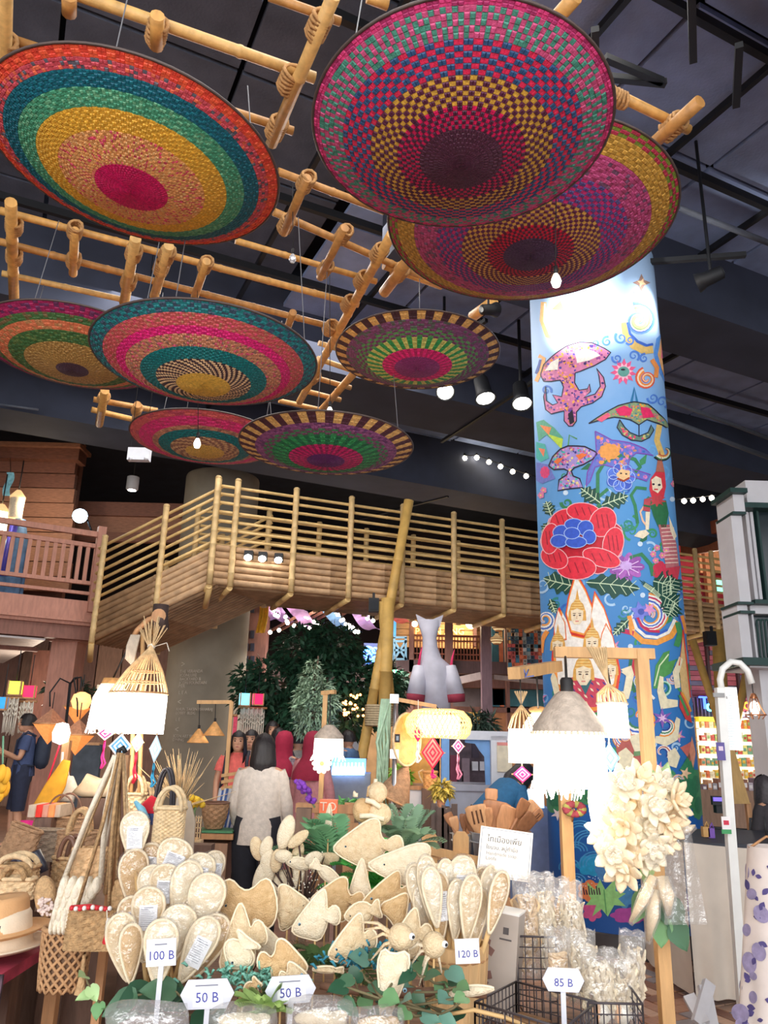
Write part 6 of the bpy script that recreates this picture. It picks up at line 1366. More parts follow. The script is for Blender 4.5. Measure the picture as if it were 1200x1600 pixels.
# ================================================================== BAGS, BASKETS AND THE LEFT STALL
straw1 = M('straw_tan',(206,168,122),.75,.22,50,.5,140); straw2 = M('straw_brown',(170,132,98),.75,.22,50,.5,140); straw3 = M('straw_pale',(232,202,158),.75,.2,50,.4,140); wick = M('wicker_cream',(240,214,170),.65,.15,50,.3,120)
leatherb = M('leather_brown',(120,84,66),.5,.15); jute = M('jute',(196,158,112),.85,.25,60,.6,200)
def squircle(w, d, n=28, p=3.2):
 o = []
 for k in range(n):
  a = 2*PI*k/n; c, s = math.cos(a), math.sin(a); r = (abs(c)**p+abs(s)**p)**(-1/p); o.append((c*r*w/2, s*r*d/2))
 return o
def weave_shell(mb, base, w0, d0, w1, d1, h, rows, n=36, R=None, bulge=0, amp=.004, p=3.2):
 vs = []; R = R or Matrix.Identity(3)
 for j in range(rows*2+1):
  f = j/(rows*2); bl = 1+bulge*math.sin(PI*f); sq = squircle(lerp(w0, w1, f)*bl, lerp(d0, d1, f)*bl, n, p)
  for k,(x, y) in enumerate(sq):
   l = math.hypot(x, y) or 1; e = amp*(1 if (k//2+j//2) % 2 else -1)*(1 if j % 2 else 0); vs.append(Vector(base)+R @ Vector((x*(1+e/l), y*(1+e/l), h*f)))
 K = rows*2+1; fs = [(j*n+k, j*n+(k+1) % n,(j+1)*n+(k+1) % n,(j+1)*n+k) for j in range(K-1) for k in range(n)]; fs.append(tuple(range(n-1,-1,-1)))
 mb.add(vs, fs, False)
def tote(label, px, y0, y1, wp, Y, mat, depth=.5, taper=1.0, handle=None, hr=.008, hh=.6, hm=None, rz=0, rows=10, bulge=0, name='straw_bag', cat='bag', tip=0, double=True, group='straw bags at the left stall'):
 b = P(px, y1, Y); h = P(px, y0, Y).z-b.z; W = wp*Y/1200; t = thing(name, label, cat, b, group); R = Matrix.Rotation(rz,3, 'Z') @ Matrix.Rotation(tip,3, 'Y')
 mb = MB(); weave_shell(mb, b, W, W*depth, W*taper, W*depth*taper, h, rows,36 if rows < 20 else 68, R, bulge); mb.build('body', mat, t)
 top = squircle(W*taper*1.02, W*depth*taper*1.02,28); mb = MB(); mb.path([b+R @ Vector((x, y, h)) for x, y in top],.009,6, closed=True); mb.build('rim', mat, t)
 if handle:
  for sg in ((-1,1) if double else (-1,)):
   mb = MB(); aw = W*taper*handle/2; pts = [b+R @ Vector((aw*math.cos(a), sg*W*depth*taper*.46, h*.92+h*hh*math.sin(a))) for a in [PI*i/14 for i in range(15)]]; mb.path(pts, hr,8); mb.build('handle', hm or mat, t)
 return t
tote('upright cream wicker tote with two tall handles on the left table',261,1262,1322,44,4.3, wick,.6,1.0,.85,.011,.62, rows=20, name='wicker_tote')
tote('straw bag with tall black loop handle behind the wicker tote',250,1270,1320,36,4.9, straw1,.5,1,.7,.01,1.5, M('handle_black',(44,42,50),.5,.1))
tote('small cream basket with round wooden handles among the hanging kites',207,1240,1280,30,5.0, straw3,.5,1.1,.8,.012,.8)
tote('second pale basket bag leaning beside the one with round handles',222,1246,1282,26,5.3, straw3,.5,1.1,.8,.01,.7)
tote('wide brown straw bag with thin arched handles behind the rope straps',92,1276,1330,82,5.2, straw2,.4,.95,.55,.006,.75, leatherb, rows=12)
tote('brown straw bag with thick plaited handles in the middle of the heap',118,1300,1350,60,4.6, straw2,.45,.95,.5,.014,.8, straw1,.2)
tote('tan straw bag with dark leather handles near the rope straps',104,1340,1390,50,4.1, straw1,.45,1,.5,.012,.75, leatherb,-.2)
tote('flat grey straw bag with a row of shell discs at the left',62,1296,1345,56,4.9, M('straw_grey',(150,132,112),.8,.2,50,.4,140),.35,1, None, rows=10)
tote('slumped tan bag with pink band at the far left',18,1290,1350,50,4.5, straw2,.4,.9, None, rows=8, tip=.3)
tote('round handled straw bag on the table behind the hat',22,1352,1392,66,3.75, straw1,.45,.9,.8,.013,.5, straw3, rows=8)
tote('low straw bag with coiled handles beside the felt hat',20,1372,1404,60,3.5, straw3,.4,.9,.6,.012,.7, jute, rows=6)
t = thing('pink_cloth_strip', 'magenta cloth strip hanging among the straw bags', 'cloth', P(40,1340,4.8)); a = P(42,1282,4.8); MB().grid(lambda u, v: a+Vector(((u-.5)*.075,.02*math.sin(v*6+u*3),-v*.22)),4,8).build('strip', M('magenta_cloth',(226,40,130),.8,.15), t)
t = thing('dark_handbag_loop', 'glossy black padded bag handle standing up from the heap', 'bag', P(62,1365,4.0)); MB().path(pl([(46,1362),(50,1335),(58,1332),(66,1350),(70,1362)],4.0),.02,10).build('handle', M('black_leather',(54,54,66),.35,.1), t); MB().path(pl([(2,1360),(14,1344),(28,1342),(38,1352),(44,1366)],3.95),.016,10).build('second_handle', M('black_leather'), t)
t = thing('mustard_bag', 'mustard yellow cloth bag leaning on the lamp post', 'bag', P(78,1258,5.4)); MB().pillow([(-.1,-.13),(.05,-.15),(.1,0),(.11,.16),(.06,.17),(-.03,.02)], P(79,1228,5.4),(1,0,0),(0,0,1),.06).build('body', M('mustard',(226,160,40),.8,.15), t); MB().path(pl([(90,1205),(97,1190),(98,1175)],5.4),.008,6).build('strap', cotton, t)
t = thing('striped_pouch', 'folded orange and red striped cloth on the left table', 'cloth', P(65,1280,5.0))
for k, c in enumerate(((200,180,160),(236,60,50),(206,150,130),(240,150,90),(190,170,150))): mb = MB(); pxbox(mb,44+k*10,1258,54+k*10,1277,5.0+k*.02,.2); mb.build('stripe', M('stripe_'+name_of(c), c,.85,.15), t)
t = thing('white_pouch', 'white drawstring pouch hanging beside the mustard bag', 'bag', P(106,1250,5.6)); MB().pillow([(-.05,-.08),(.05,-.08),(.06,.02),(.02,.09),(-.03,.09),(-.06,.02)], P(107,1234,5.6),(1,0,0),(0,0,1),.06).build('body', cotton, t); MB().path(pl([(104,1220),(106,1196),(109,1220)],5.6),.004,5).build('drawstring', cotton, t)
t = thing('mango_bunch', 'bunch of yellow cloth mangoes hanging at the left edge', 'ornament', P(5,1245,5.2))
for k,(x, y) in enumerate(((2,1208),(9,1212),(4,1226),(0,1240),(8,1232))): MB().ball(P(x, y,5.2+.03*k),(.03,.03,.055),12,8).build('mango', M('mango_yellow',(240,180,50),.7,.15), t)
MB().tube(P(4,1205,5.2), P(5,1150,5.2),.006).build('cord', M('green_cord',(110,160,130),.7,.1), t)
t = thing('linen_sack', 'cream linen sack slumped behind the rope straps', 'sack', P(150,1245,5.6)); MB().pillow([(-.16,-.05),(-.08,-.075),(.1,-.07),(.16,.0),(.13,.07),(.02,.05),(-.07,.08),(-.1,.02)], P(150,1228,5.6),(1,0,0),(0,0,1),.13).build('body', M('linen',(232,208,172),.85,.15,10), t); MB().path(pl([(137,1222),(140,1228)],5.55),.014,6).build('tie', cotton, t)
t = thing('red_cloth', 'scarlet folded cloth behind the wicker tote', 'cloth', P(232,1285,4.6)); MB().pillow([(-.06,-.07),(.06,-.07),(.07,.05),(.0,.08),(-.05,.03)], P(234,1266,4.6),(1,0,0),(0,0,1),.08).build('fold', M('scarlet',(206,30,50),.85,.12), t); MB().pillow([(-.05,-.03),(.08,-.03),(.08,.03),(-.05,.03)], P(232,1280,4.55),(1,0,0),(0,0,1),.05).build('navy_fold', M('navy_cloth',(50,66,110),.85,.12), t)
t = thing('folded_umbrella', 'pale blue folded umbrella lying across the left stall', 'umbrella', P(222,1280,4.5)); MB().path(pl([(211,1252),(222,1266),(231,1280)],4.5), [.01,.02,.012],10).build('canopy', M('pale_blue_nylon',(130,200,226),.5,.1), t); MB().tube(P(231,1280,4.5), P(234,1285,4.5),.007).build('handle', pine_d, t)
# dried grass spray
t = thing('dried_grass_spray', 'fan of dried grass blades behind the wicker tote', 'dried grass', P(280,1262,5.0)); rg = random.Random(6); b = P(281,1262,5.0)
for k in range(60):
 a = rg.gauss(0,.42); L = rg.uniform(.16,.36); e = b+Vector((math.sin(a)*L, rg.uniform(-.08,.08), math.cos(a)*L)); MB().path([b+Vector((rg.uniform(-.02,.02),0,0)), b.lerp(e,.5)+Vector((rg.uniform(-.01,.01),0,0)), e], [.004,.003,.001],4).build('blade', M('dry_grass',(206,176,132),.8,.2,20), t)
MB().lathe([(.03,-.2),(.05,-.1),(.045,0)], b,14).build('vase', straw2, t)
t = thing('yellow_flowers', 'small bunch of yellow flowers left of the bucket basket', 'flowers', P(306,1285,5.4))
for k in range(12): MB().ball(P(300+rg.uniform(-3,17),1252+rg.uniform(-6,8),5.4+rg.uniform(-.05,.05)),.022,8,6).build('bloom', M('yellow_bloom',(240,200,60),.8,.15), t)
MB().path(pl([(306,1258),(303,1270),(302,1284)],5.4),.01,5).build('stem', M('green_stem',(130,160,110),.7,.1), t)
t = thing('bucket_basket', 'woven bucket basket on a wooden stand near the woman in white', 'basket', P(334,1294,6.2)); b = P(334,1294,6.2); mb = MB(); weave_shell(mb, b,.13,.13,.2,.2,.18,9,36, None,.12,.003,2); mb.build('body', straw2, t); MB().path([b+Vector((.1*math.cos(k*PI/12),.1*math.sin(k*PI/12),.18)) for k in range(24)],.008,6, closed=True).build('rim', leatherb, t)
t = thing('green_mat', 'green leaf mat under the bucket basket', 'mat', P(332,1298,6.2)); MB().box(P(332,1297,6.2),(.34,.22,.015)).build('sheet', leaf_m('mat_green',(70,130,90)), t)
t = thing('wooden_stand', 'brown wooden stand under the bucket basket', 'stand',(P(326,1320,6.25).x,6.25,0)); MB().box(P(326,1303,6.25),(.42,.3,.04)).build('top', pine_d, t); z_ = P(326,1305,6.25).z; MB().box((P(326,1303,6.25).x,6.25, z_/2-.02),(.34,.24, z_-.04)).build('body', wood('stand_brown',(166,128,102),.12), t)
t = thing('openwork_basket', 'small openwork bamboo basket hanging left of the wooden stand', 'basket', P(300,1310,5.2)); b = P(300,1312,5.2)
for k in range(7): MB().bar(b+Vector((-.05+k*.016,0,0)), b+Vector((-.05+k*.016,0,.14)),.006,.006, CAMX).build('upright', straw3, t)
for k in range(5): MB().bar(b+Vector((-.055,0,.01+k*.03)), b+Vector((.052,0,.01+k*.03)),.006,.006).build('slat', straw3, t)
MB().box(b-UP*.01,(.13,.08,.02)).build('base', straw3, t)
t = thing('grey_board', 'tall grey card board behind the wicker tote', 'board', P(290,1320,4.5)); MB().prism([(-.07,-.2),(.06,-.2),(.055,0),(.02,.1),(-.06,.12)], P(290,1282,4.6),(1,0,0),(0,0,1),.02).build('sheet', M('grey_card',(196,180,160),.8,.08), t)
t = thing('checked_cloth', 'blue and white checked cloth hanging left of the woman in white', 'cloth', P(355,1345,6.5)); a = P(362,1232,6.55); 
for k in range(9): MB().grid(lambda u, v: a+Vector(((k+u)*.02-.1-v*.066,.02*math.sin((k+u)*1.4),-v*(.57-.02*k))),3,12).build('stripe', M('check_blue',(80,110,176),.85,.2,40) if k % 2 else M('check_white',(226,230,236),.85,.1,40), t)
t = thing('cardboard_box', 'brown cardboard box under the checked cloth', 'box',(P(363,1370,6.9).x,6.9,0)); MB().box((P(363,1370,6.9).x,6.9,.16),(.26,.25,.32)).build('carton', M('cardboard',(190,148,114),.85,.08), t); MB().box((P(363,1370,6.9).x,6.77,.25),(.26,.004,.03)).build('tape', M('tape',(206,176,140),.4,.05), t)
# --- hanging shoulder bags on long rope straps (near left)
Yh = 3.0
def strap(mb, pts, r=.007, Y=Yh): mb.path(pl(pts, Y), r*1.25,6, flat=.5)
hang = P(190,1172, Yh)
t = thing('bag_hook_post', 'upright wooden post with a hook carrying the rope strap bags', 'post',(P(150,1600, Yh+.25).x, Yh+.25,0)); xx = P(172,1400, Yh+.25).x; MB().bar((xx, Yh+.25,0),(xx, Yh+.25, P(186,1180, Yh+.2).z),.03,.03, Vector((0,1,0))).build('post', pine_d, t); MB().path(pl([(184,1184),(186,1172),(192,1168),(196,1176)], Yh+.12),.01,6).build('hook', steel, t)
t = thing('crochet_bag', 'white crochet shoulder bag with scalloped rows on a long white strap', 'bag', P(115,1462, Yh), 'shoulder bags on rope straps')
X0 = P(97,1380, Yh); crs = M('crochet_cream',(240,228,206),.9,.1,40,.4,150); cotr = P(150,1380, Yh).x-X0.x
for j in range(8):
 f = j/8; z = lerp(P(125,1383, Yh).z, P(110,1455, Yh).z, f); xl = lerp(P(98,1383, Yh).x, P(81,1455, Yh).x, f); xr = lerp(P(160,1383, Yh).x, P(110,1455, Yh).x, f); n_ = 5
 mb = MB()
 for k in range(n_): w_ = (xr-xl)/n_; cx_ = xl+(k+.5)*w_; mb.pillow([(w_*.56*math.cos(a),.034*(math.sin(a) if math.sin(a) > 0 else math.sin(a)*.75)) for a in [2*PI*i/14 for i in range(14)]],(cx_, Yh-.02-.004*(j % 2), z),(1,0,0),(0,0,1),.05)
 mb.build('scalloped_row', crs, t)
for pts in ([(100,1375),(140,1270),(180,1180)], [(157,1380),(165,1270),(184,1180)]): mb = MB(); strap(mb, pts,.014); mb.build('strap', crs, t)
t = thing('jute_bag', 'rectangular jute bag with red beaded edge and red tassel', 'bag', P(137,1482, Yh-.05), 'shoulder bags on rope straps'); b = P(138,1484, Yh-.1); W = 70*2.9/1200; mb = MB(); weave_shell(mb, b, W,.05, W*.92,.05, P(138,1420, Yh-.1).z-b.z,11,44, Matrix.Rotation(.05,3, 'Z'),0,.003); mb.build('body', jute, t)
for k in range(10): MB().ball(P(112+k*6.6,1419+math.sin(k)*1.2, Yh-.14),.008,8,6).build('bead', M('bead_red',(206,40,50),.5,.05) if k % 2 == 0 else M('bead_white',(240,236,230),.5,.05), t)
MB().path(pl([(111,1418),(140,1416),(172,1421)], Yh-.12),.008,6).build('red_edge', M('red_edge',(206,50,56),.8,.1), t)
MB().tube(P(167,1422, Yh-.15), P(168,1448, Yh-.15),.002, n=4).build('cord', cotton, t); MB().lathe([(.004,.03),(.008,.02),(.008,0)], P(168,1450, Yh-.15),8).build('tassel_bead', cotton, t); MB().lathe([(.006,.0),(.014,-.03),(.012,-.035)], P(168,1456, Yh-.15),10).build('tassel', M('bead_red'), t)
for pts in ([(120,1420),(160,1290),(186,1176)], [(170,1422),(176,1290),(190,1176)]): mb = MB(); strap(mb, pts,.009, Yh-.08); mb.build('strap', jute, t)
t = thing('flat_woven_bag', 'flat woven grass bag half hidden behind the jute bag', 'bag', P(190,1470, Yh+.05), 'shoulder bags on rope straps'); b = P(183,1476, Yh+.05); mb = MB(); weave_shell(mb, b,.15,.03,.14,.03,.2,11,40, Matrix.Rotation(.2,3, 'Y'),0,.003); mb.build('body', straw1, t)
for pts in ([(165,1398),(176,1290),(188,1178)], [(205,1390),(196,1290),(192,1178)]): mb = MB(); strap(mb, pts,.008, Yh+.05); mb.build('strap', straw1, t)
t = thing('straw_shopper', 'peach straw shopper with plaited top behind the crochet bag', 'bag', P(135,1384, Yh+.1), 'shoulder bags on rope straps'); b = P(134,1388, Yh+.1); mb = MB(); weave_shell(mb, b,.11,.05,.13,.06,.14,9,36, None,0,.003); mb.build('body', M('straw_peach',(236,196,148),.75,.2,50,.4,140), t)
for pts in ([(116,1350),(150,1260),(184,1180)], [(154,1350),(170,1260),(188,1180)]): mb = MB(); strap(mb, pts,.008, Yh+.1); mb.build('strap', straw3, t)
t = thing('net_bag', 'knotted brown net bag hanging lowest with a tassel', 'bag', P(95,1550, Yh+.05), 'shoulder bags on rope straps'); b = P(95,1545, Yh+.05); hN = P(95,1450, Yh+.05).z-b.z; mb = MB(); rN = .085
for s_ in (1,-1):
 for k in range(16): mb.path([b+Vector((rN*(1.0-.12*(1-f)**2)*math.cos(2*PI*k/16+s_*f*2.2), rN*.75*math.sin(2*PI*k/16+s_*f*2.2), hN*f)) for f in [i/10 for i in range(11)]],.0055,5)
mb.build('netting', M('net_cord',(190,146,104),.85,.15,40), t); MB().lathe([(0,0),(rN*.85,.002),(rN*.87,.015)], b,20, sy=.75).build('base', M('net_base',(170,126,90),.85,.15), t); MB().lathe([(rN*.93,-hN*.02),(rN*.9,-hN*.9)], b+UP*hN,20, sy=.7).build('lining', M('net_lining',(130,100,78),.9,.1), t)
MB().path([b+Vector((rN*math.cos(k*PI/8), rN*.75*math.sin(k*PI/8), hN)) for k in range(16)],.009,6, closed=True).build('rim', M('net_cord'), t); MB().lathe([(.006,.12),(.008,.06),(.02,0)], b+Vector((.085,-.05,.0)),8).build('tassel', straw1, t)
for pts in ([(75,1450),(120,1320),(184,1178)], [(115,1450),(150,1320),(190,1178)]): mb = MB(); strap(mb, pts,.007, Yh+.05); mb.build('strap', M('net_cord'), t)
t = thing('shell_pouch', 'oval pouch covered with pale shell chips beside the felt hat', 'bag', P(72,1435, Yh+.2)); MB().pillow([(.04*math.cos(a),.075*math.sin(a)+.01) for a in [2*PI*i/18 for i in range(18)]], P(72,1405, Yh+.2),(.96,0,.25),(-.25,0,.96),.05).build('body', M('straw_tan'), t); rg = random.Random(14)
for k in range(46): MB().ball(P(72+rg.uniform(-12,10),1415+rg.uniform(-12,16), Yh+.17),(.007,.004,.006),6,4).build('shell_chip', M('shell_chip',(232,206,196),.4,.3,60), t)
t = thing('strap_bundle', 'bundle of plaited beige rope straps fanning down from the hook', 'straps', P(170,1400, Yh+.12))
for k,(x, m_) in enumerate(((128, straw3),(142, jute),(152, cotton),(163, straw3),(172, jute),(181, straw1),(190, leatherb),(198, jute),(207, straw3))): MB().path(pl([(x,1396),((x+188)/2+2,1285),(186+k*.9,1178)], Yh+.13+.01*(k % 3)),.0095,7, flat=.6).build('strap', m_, t)
# --- felt hats on a cloth covered table
table('small table with a red striped cloth under the felt hat',-2.05,-1.3,3.05,3.75,.73, M('red_cloth_top',(176,60,84),.85,.35,12), cloth=M('striped_apron',(84,66,76),.85,.5,30), drop=.22, name='hat_table')
for i,(lab, cx_, cy_, dz, mcol) in enumerate((('cream felt hat brim showing under the tan hat',8,1470,-.012,(240,222,196)),('tan felt hat with a dark grey band at the left edge',2,1462,.02,(226,176,124)))):
 c = P(cx_, cy_,3.25)+UP*dz; fm = M('felt_'+name_of(mcol), mcol,.9,.05,20,.15,150); t = thing('felt_hat', lab, 'hat', c-UP*.02, 'felt hats'); R = Matrix.Rotation(R_(-6),3, 'Y')
 mb = MB(); prof = [(.0,.105),(.05,.112),(.082,.115),(.09,.1),(.094,.03),(.098,.0),(.13,-.008),(.165,-.004),(.172,.004),(.165,.0),(.13,-.016),(.095,-.008)]; mb.lathe(prof, c,40, R, sx=1, sy=1.1); mb.build('felt', fm, t)
 if i == 1: MB().lathe([(.0962,.002),(.0955,.03),(.0935,.03)], c,40, R, sy=1.1).build('band', M('hat_band',(74,70,74),.8,.05), t)
# ================================================================== CENTRE STALL
# wide rattan lamp on an aluminium pole
Ya = 4.6; t = thing('aluminium_pole', 'thin aluminium pole with a side arm carrying the wide rattan lamp', 'pole',(P(612,1300, Ya).x, Ya,0)); alu = M('aluminium',(200,200,206),.3,.05, metal=.9); x_ = P(614,1200, Ya).x; MB().tube((x_, Ya,0),(x_+.01, Ya, P(618,1092, Ya).z),.014, n=10).build('tube', alu, t); MB().bar(P(616,1092, Ya), P(682,1104, Ya),.02,.022).build('side_arm', pine, t)
for y in (1092,1178): MB().box(P(616, y, Ya),(.05,.05,.05)).build('clamp', alu, t)
c = P(685,1132, Ya); r = 50*Ya/1200; t = thing('wide_rattan_lamp', 'wide drum shaped rattan lamp glowing above the white board', 'lamp', c-UP*.1); rl = M('rattan_lit',(250,206,140),.6,.15,40, emit=.9, ecol=(255,200,120))
mb = MB(); prof = [(r*.45,.085),(r*.75,.075),(r*.95,.035),(r,0),(r*.93,-.05),(r*.8,-.075)]
for s_ in (1,-1):
 for k in range(40): mb.path([c+Vector((q[0]*math.cos(2*PI*k/40+s_*i*.12), q[0]*.6*math.sin(2*PI*k/40+s_*i*.12), q[1])) for i, q in enumerate(prof)],.004,4)
mb.build('open_weave', rl, t); MB().lathe([(r*.62,.05),(r*.66,0),(r*.6,-.06)], c,28, sy=.6).build('inner_shade', glow, t); MB().lathe([(0,.088),(r*.46,.085)], c,24, sy=.6).build('top_disc', rattan, t); MB().tube(c+UP*.088, P(682,1104, Ya),.003).build('cord', cordm, t); lamp_light(c-UP*.15,2)
t = thing('rattan_tray', 'round rattan tray hung on the aluminium pole', 'tray', P(631,1190, Ya+.1)); c = P(632,1155, Ya+.06); R = Matrix.Rotation(R_(90),3, 'X') @ Matrix.Rotation(0,3, 'Z'); R = Matrix.Rotation(R_(50),3, 'Z') @ Matrix.Rotation(R_(90),3, 'X'); MB().lathe([(0,0),(.11,.0),(.125,.012),(.13,.02),(.125,.024),(.11,.01),(0,.01)], c,36, R, sy=1.15).build('disc', rattan, t); MB().path([c+R @ Vector((.128*math.cos(k*PI/16),.147*math.sin(k*PI/16),.02)) for k in range(32)],.007,6, closed=True).build('rim', straw3, t)
t = thing('cone_basket', 'triangular brown cone basket below the round rattan tray', 'basket', P(620,1262, Ya)); MB().lathe([(.0,.14),(.05,.06),(.1,-.06),(.11,-.08)], P(622,1228, Ya+.06),24, Matrix.Rotation(R_(24),3, 'Y')).build('cone', straw2, t); MB().path([P(622,1228, Ya+.06)+Matrix.Rotation(R_(24),3, 'Y') @ Vector((.11*math.cos(k*PI/12),.11*math.sin(k*PI/12),-.08)) for k in range(24)],.006,5, closed=True).build('rim', pine_d, t)
t = thing('phone_clip', 'small black device clipped to the aluminium pole', 'device', P(620,1162, Ya-.05)); mb = MB(); pxbox(mb,617,1147,625,1160, Ya-.05,.02); mb.build('case', steel, t); mb = MB(); pxbox(mb,619,1150,623,1157, Ya-.055,.005); mb.build('window', M('device_grey',(130,140,150),.4,.05), t)
t = thing('green_fringe_scarf', 'pale green fringed scarf hanging left of the aluminium pole', 'scarf', P(600,1240, Ya+.1)); a = P(602,1092, Ya+.12); rg = random.Random(31)
for k in range(14): MB().path([a+Vector((rg.uniform(-.02,.03),0,0)), a+Vector((rg.uniform(-.05,.03), rg.uniform(-.02,.02),-.25)), a+Vector((rg.uniform(-.05,.02),0, rg.uniform(-.6,-.4)))], [.008,.01,.004],5).build('strand', M('sage_yarn',(176,206,176),.9,.15,30), t)
# robed figure with forked headpiece
Yr = 9.5; t = thing('robed_display_figure', 'tall grey fabric figure with a forked headpiece and long robe above the kiosk', 'display figure', P(682,1110, Yr)); grey_f = M('grey_satin',(196,194,206),.5,.1,6); mar = M('maroon_cuff',(140,40,60),.8,.1); k_ = Yr/1200
def secp(y, x0, x1, d): a, b = P(x0, y, Yr), P(x1, y, Yr); return ((a.x+b.x)/2, Yr,(a.z+b.z)/2),(b.x-a.x)/2, d
mb = MB(); ell_loft(mb, [secp(y, a, b, d) for y, a, b, d in ((968,651,690,.03),(980,655,686,.06),(996,660,682,.09),(1012,660,684,.1),(1028,656,690,.12),(1040,652,704,.16),(1055,651,708,.17),(1075,658,704,.16),(1110,660,704,.16))],26,.03,5,1, caps=(False, True)); mb.build('robe', grey_f, t)
MB().prism([(-.17,.1),(0,.02),(.17,.1),(.13,-.05),(-.12,-.06)], P(671,973, Yr),(1,0,0),(0,0,1),.04).build('forked_headpiece', grey_f, t)
for sg, x0, x1 in ((-1,656,650),(1,702,712)):
 MB().path([P(x0,1042, Yr-.05), P((x0+x1)/2,1064, Yr-.08), P(x1,1086, Yr-.08)], [.08,.1,.11],12).build('sleeve', grey_f, t); MB().path([P(x1,1085, Yr-.08), P(x1+sg,1097, Yr-.08)], [.113,.105],12).build('cuff', mar, t)
for x, y in ((654,1030),(704,1035)): MB().path([P(x, y+10, Yr-.1), P(x+3, y-8, Yr-.1), P(x+6, y-20, Yr-.1)], [.02,.014,.003],6).build('pink_plume', M('plume_pink',(236,60,110),.8,.1), t)
MB().tube((P(682,1110, Yr).x, Yr,0), P(682,1110, Yr),.04).build('pole', steel, t)
# small tied-fringe lamp on a post in the middle
Ym = 6.0; c = P(514,1150, Ym); r = 22*Ym/1200; t = thing('fringed_post_lamp', 'small fringed lamp glowing on a wooden post in the crowd', 'lamp',(P(500,1300, Ym).x, Ym,0)); MB().lathe([(.03,.08),(r*.6,.05),(r,.0),(r,-.02)], c,24).build('cap', grey_cap, t); MB().lathe([(r*.97,-.02),(r,-.1),(r*1.03,-.15)], c,28).build('shade', glow, t); mb = MB(); fringe(mb, c, r*1.03,-.14,-.18,40, rg,.003); mb.build('fringe', M('fringe_glow'), t); xx = P(500,1240, Ym).x; MB().bar((xx, Ym+.05,0),(P(505,1150, Ym).x, Ym+.05, P(505,1082, Ym).z),.035,.035, Vector((0,1,0))).build('post', pine, t); MB().bar(P(503,1083, Ym+.05), P(524,1081, Ym),.035,.03).build('arm', pine, t)
MB().tube(P(516,1084, Ym), c+UP*.08,.004).build('cord', cordm, t)
c = P(503,1193, Ym-.05); t = thing('loofah_flower', 'glowing white flower shaped loofah below the small fringed lamp', 'ornament', c-UP*.05)
for k in range(10): a = 2*PI*k/10; MB().ball(c+Vector((math.cos(a)*.045,-.01, math.sin(a)*.045)),(.03,.012,.02),8,6, Matrix.Rotation(-a,3, 'Y')).build('petal', M('petal_glow',(255,248,236),.8,.05, emit=.8), t)
# purple flower sprig
t = thing('purple_flower_sprig', 'sprig of violet flowers behind the loofah fish', 'flower', P(490,1260,4.6)); 
for k in range(34): f = rg.random(); MB().ball(P(468+f*20+rg.uniform(-5,5),1222+f*32+rg.uniform(-4,4),4.6+rg.uniform(-.04,.04)),(.016,.012,.014),6,5).build('bloom', M('violet_bloom',(140,70,190),.8,.2), t)
MB().path(pl([(466,1218),(478,1238),(492,1262)],4.6),.005,5).build('stem', M('green_stem'), t)
# blue lit display case and dark counter behind
t = thing('blue_display_case', 'blue lit glass display case behind the fringed post lamp', 'display case',(P(545,1240,9.6).x,9.6,0)); X0, X1, Z0, Z1 = rect_on(516,1208,578,1290,9.6); MB().box(((X0+X1)/2,9.8, Z1/2),(X1-X0,.5, Z1)).build('counter', M('counter_grey',(150,156,166),.5,.08), t); X0, X1, Z0, Z1 = rect_on(518,1186,571,1207,9.6); MB().box(((X0+X1)/2,9.8,(Z0+Z1)/2),(X1-X0,.4, Z1-Z0)).build('lit_back', M('case_blue',(90,150,250),.3,.3,12, emit=2.2), t)
for k in range(9): q = P(522+k*5.6,1200,9.52); MB().lathe([(.025,-.08),(.03,-.03),(.012,.03),(.012,.06)], q,10).build('bottle', M('bottle_lit',(190,220,255),.2,.1, emit=1.5), t)
# wooden crate shelf with lettered blocks and greenery
t = thing('picket_crate', 'low wooden picket crate behind the loofah fish', 'crate',(P(485,1400,4.9).x,4.9,0)); Yk = 4.9
for x in (470,498,545): MB().bar((P(x,1300, Yk).x, Yk,.0),(P(x,1300, Yk).x, Yk, P(x,1254, Yk).z),.06,.03, Vector((0,1,0))).build('upright', pine_d, t)
for y in (1262,1290,1318): MB().bar(P(462, y, Yk-.02), P(560, y+3, Yk-.02),.02,.05).build('slat', pine_d, t)
t = thing('letter_block', 'orange block with letters T O on the picket crate', 'letter block', P(510,1268,4.85)); mb = MB(); pxbox(mb,499,1250,527,1271,4.85,.08); mb.build('block', M('block_orange',(236,120,80),.6,.15, emit=.2), t); text_part('lettering', 'TO', P(513,1261,4.84), CAMX, UP,.07, M('block_ink',(250,226,200),.6,0), t,.004)
t = thing('herb_tray', 'bright green lit herb tray right of the letter block', 'plant tray', P(542,1272,5.4)); mb = MB(); leaf_cloud(mb, [pb(534,1258,5.4,9), pb(545,1258,5.4,9), pb(556,1260,5.4,9)],260,.04,5); mb.build('leaves', leaf_m('herb_green',(120,200,110)), t)['kind'] = 'stuff'; mb = MB(); pxbox(mb,526,1264,566,1274,5.4,.1); mb.build('tray', M('tray_white',(226,230,226),.5,.05), t)
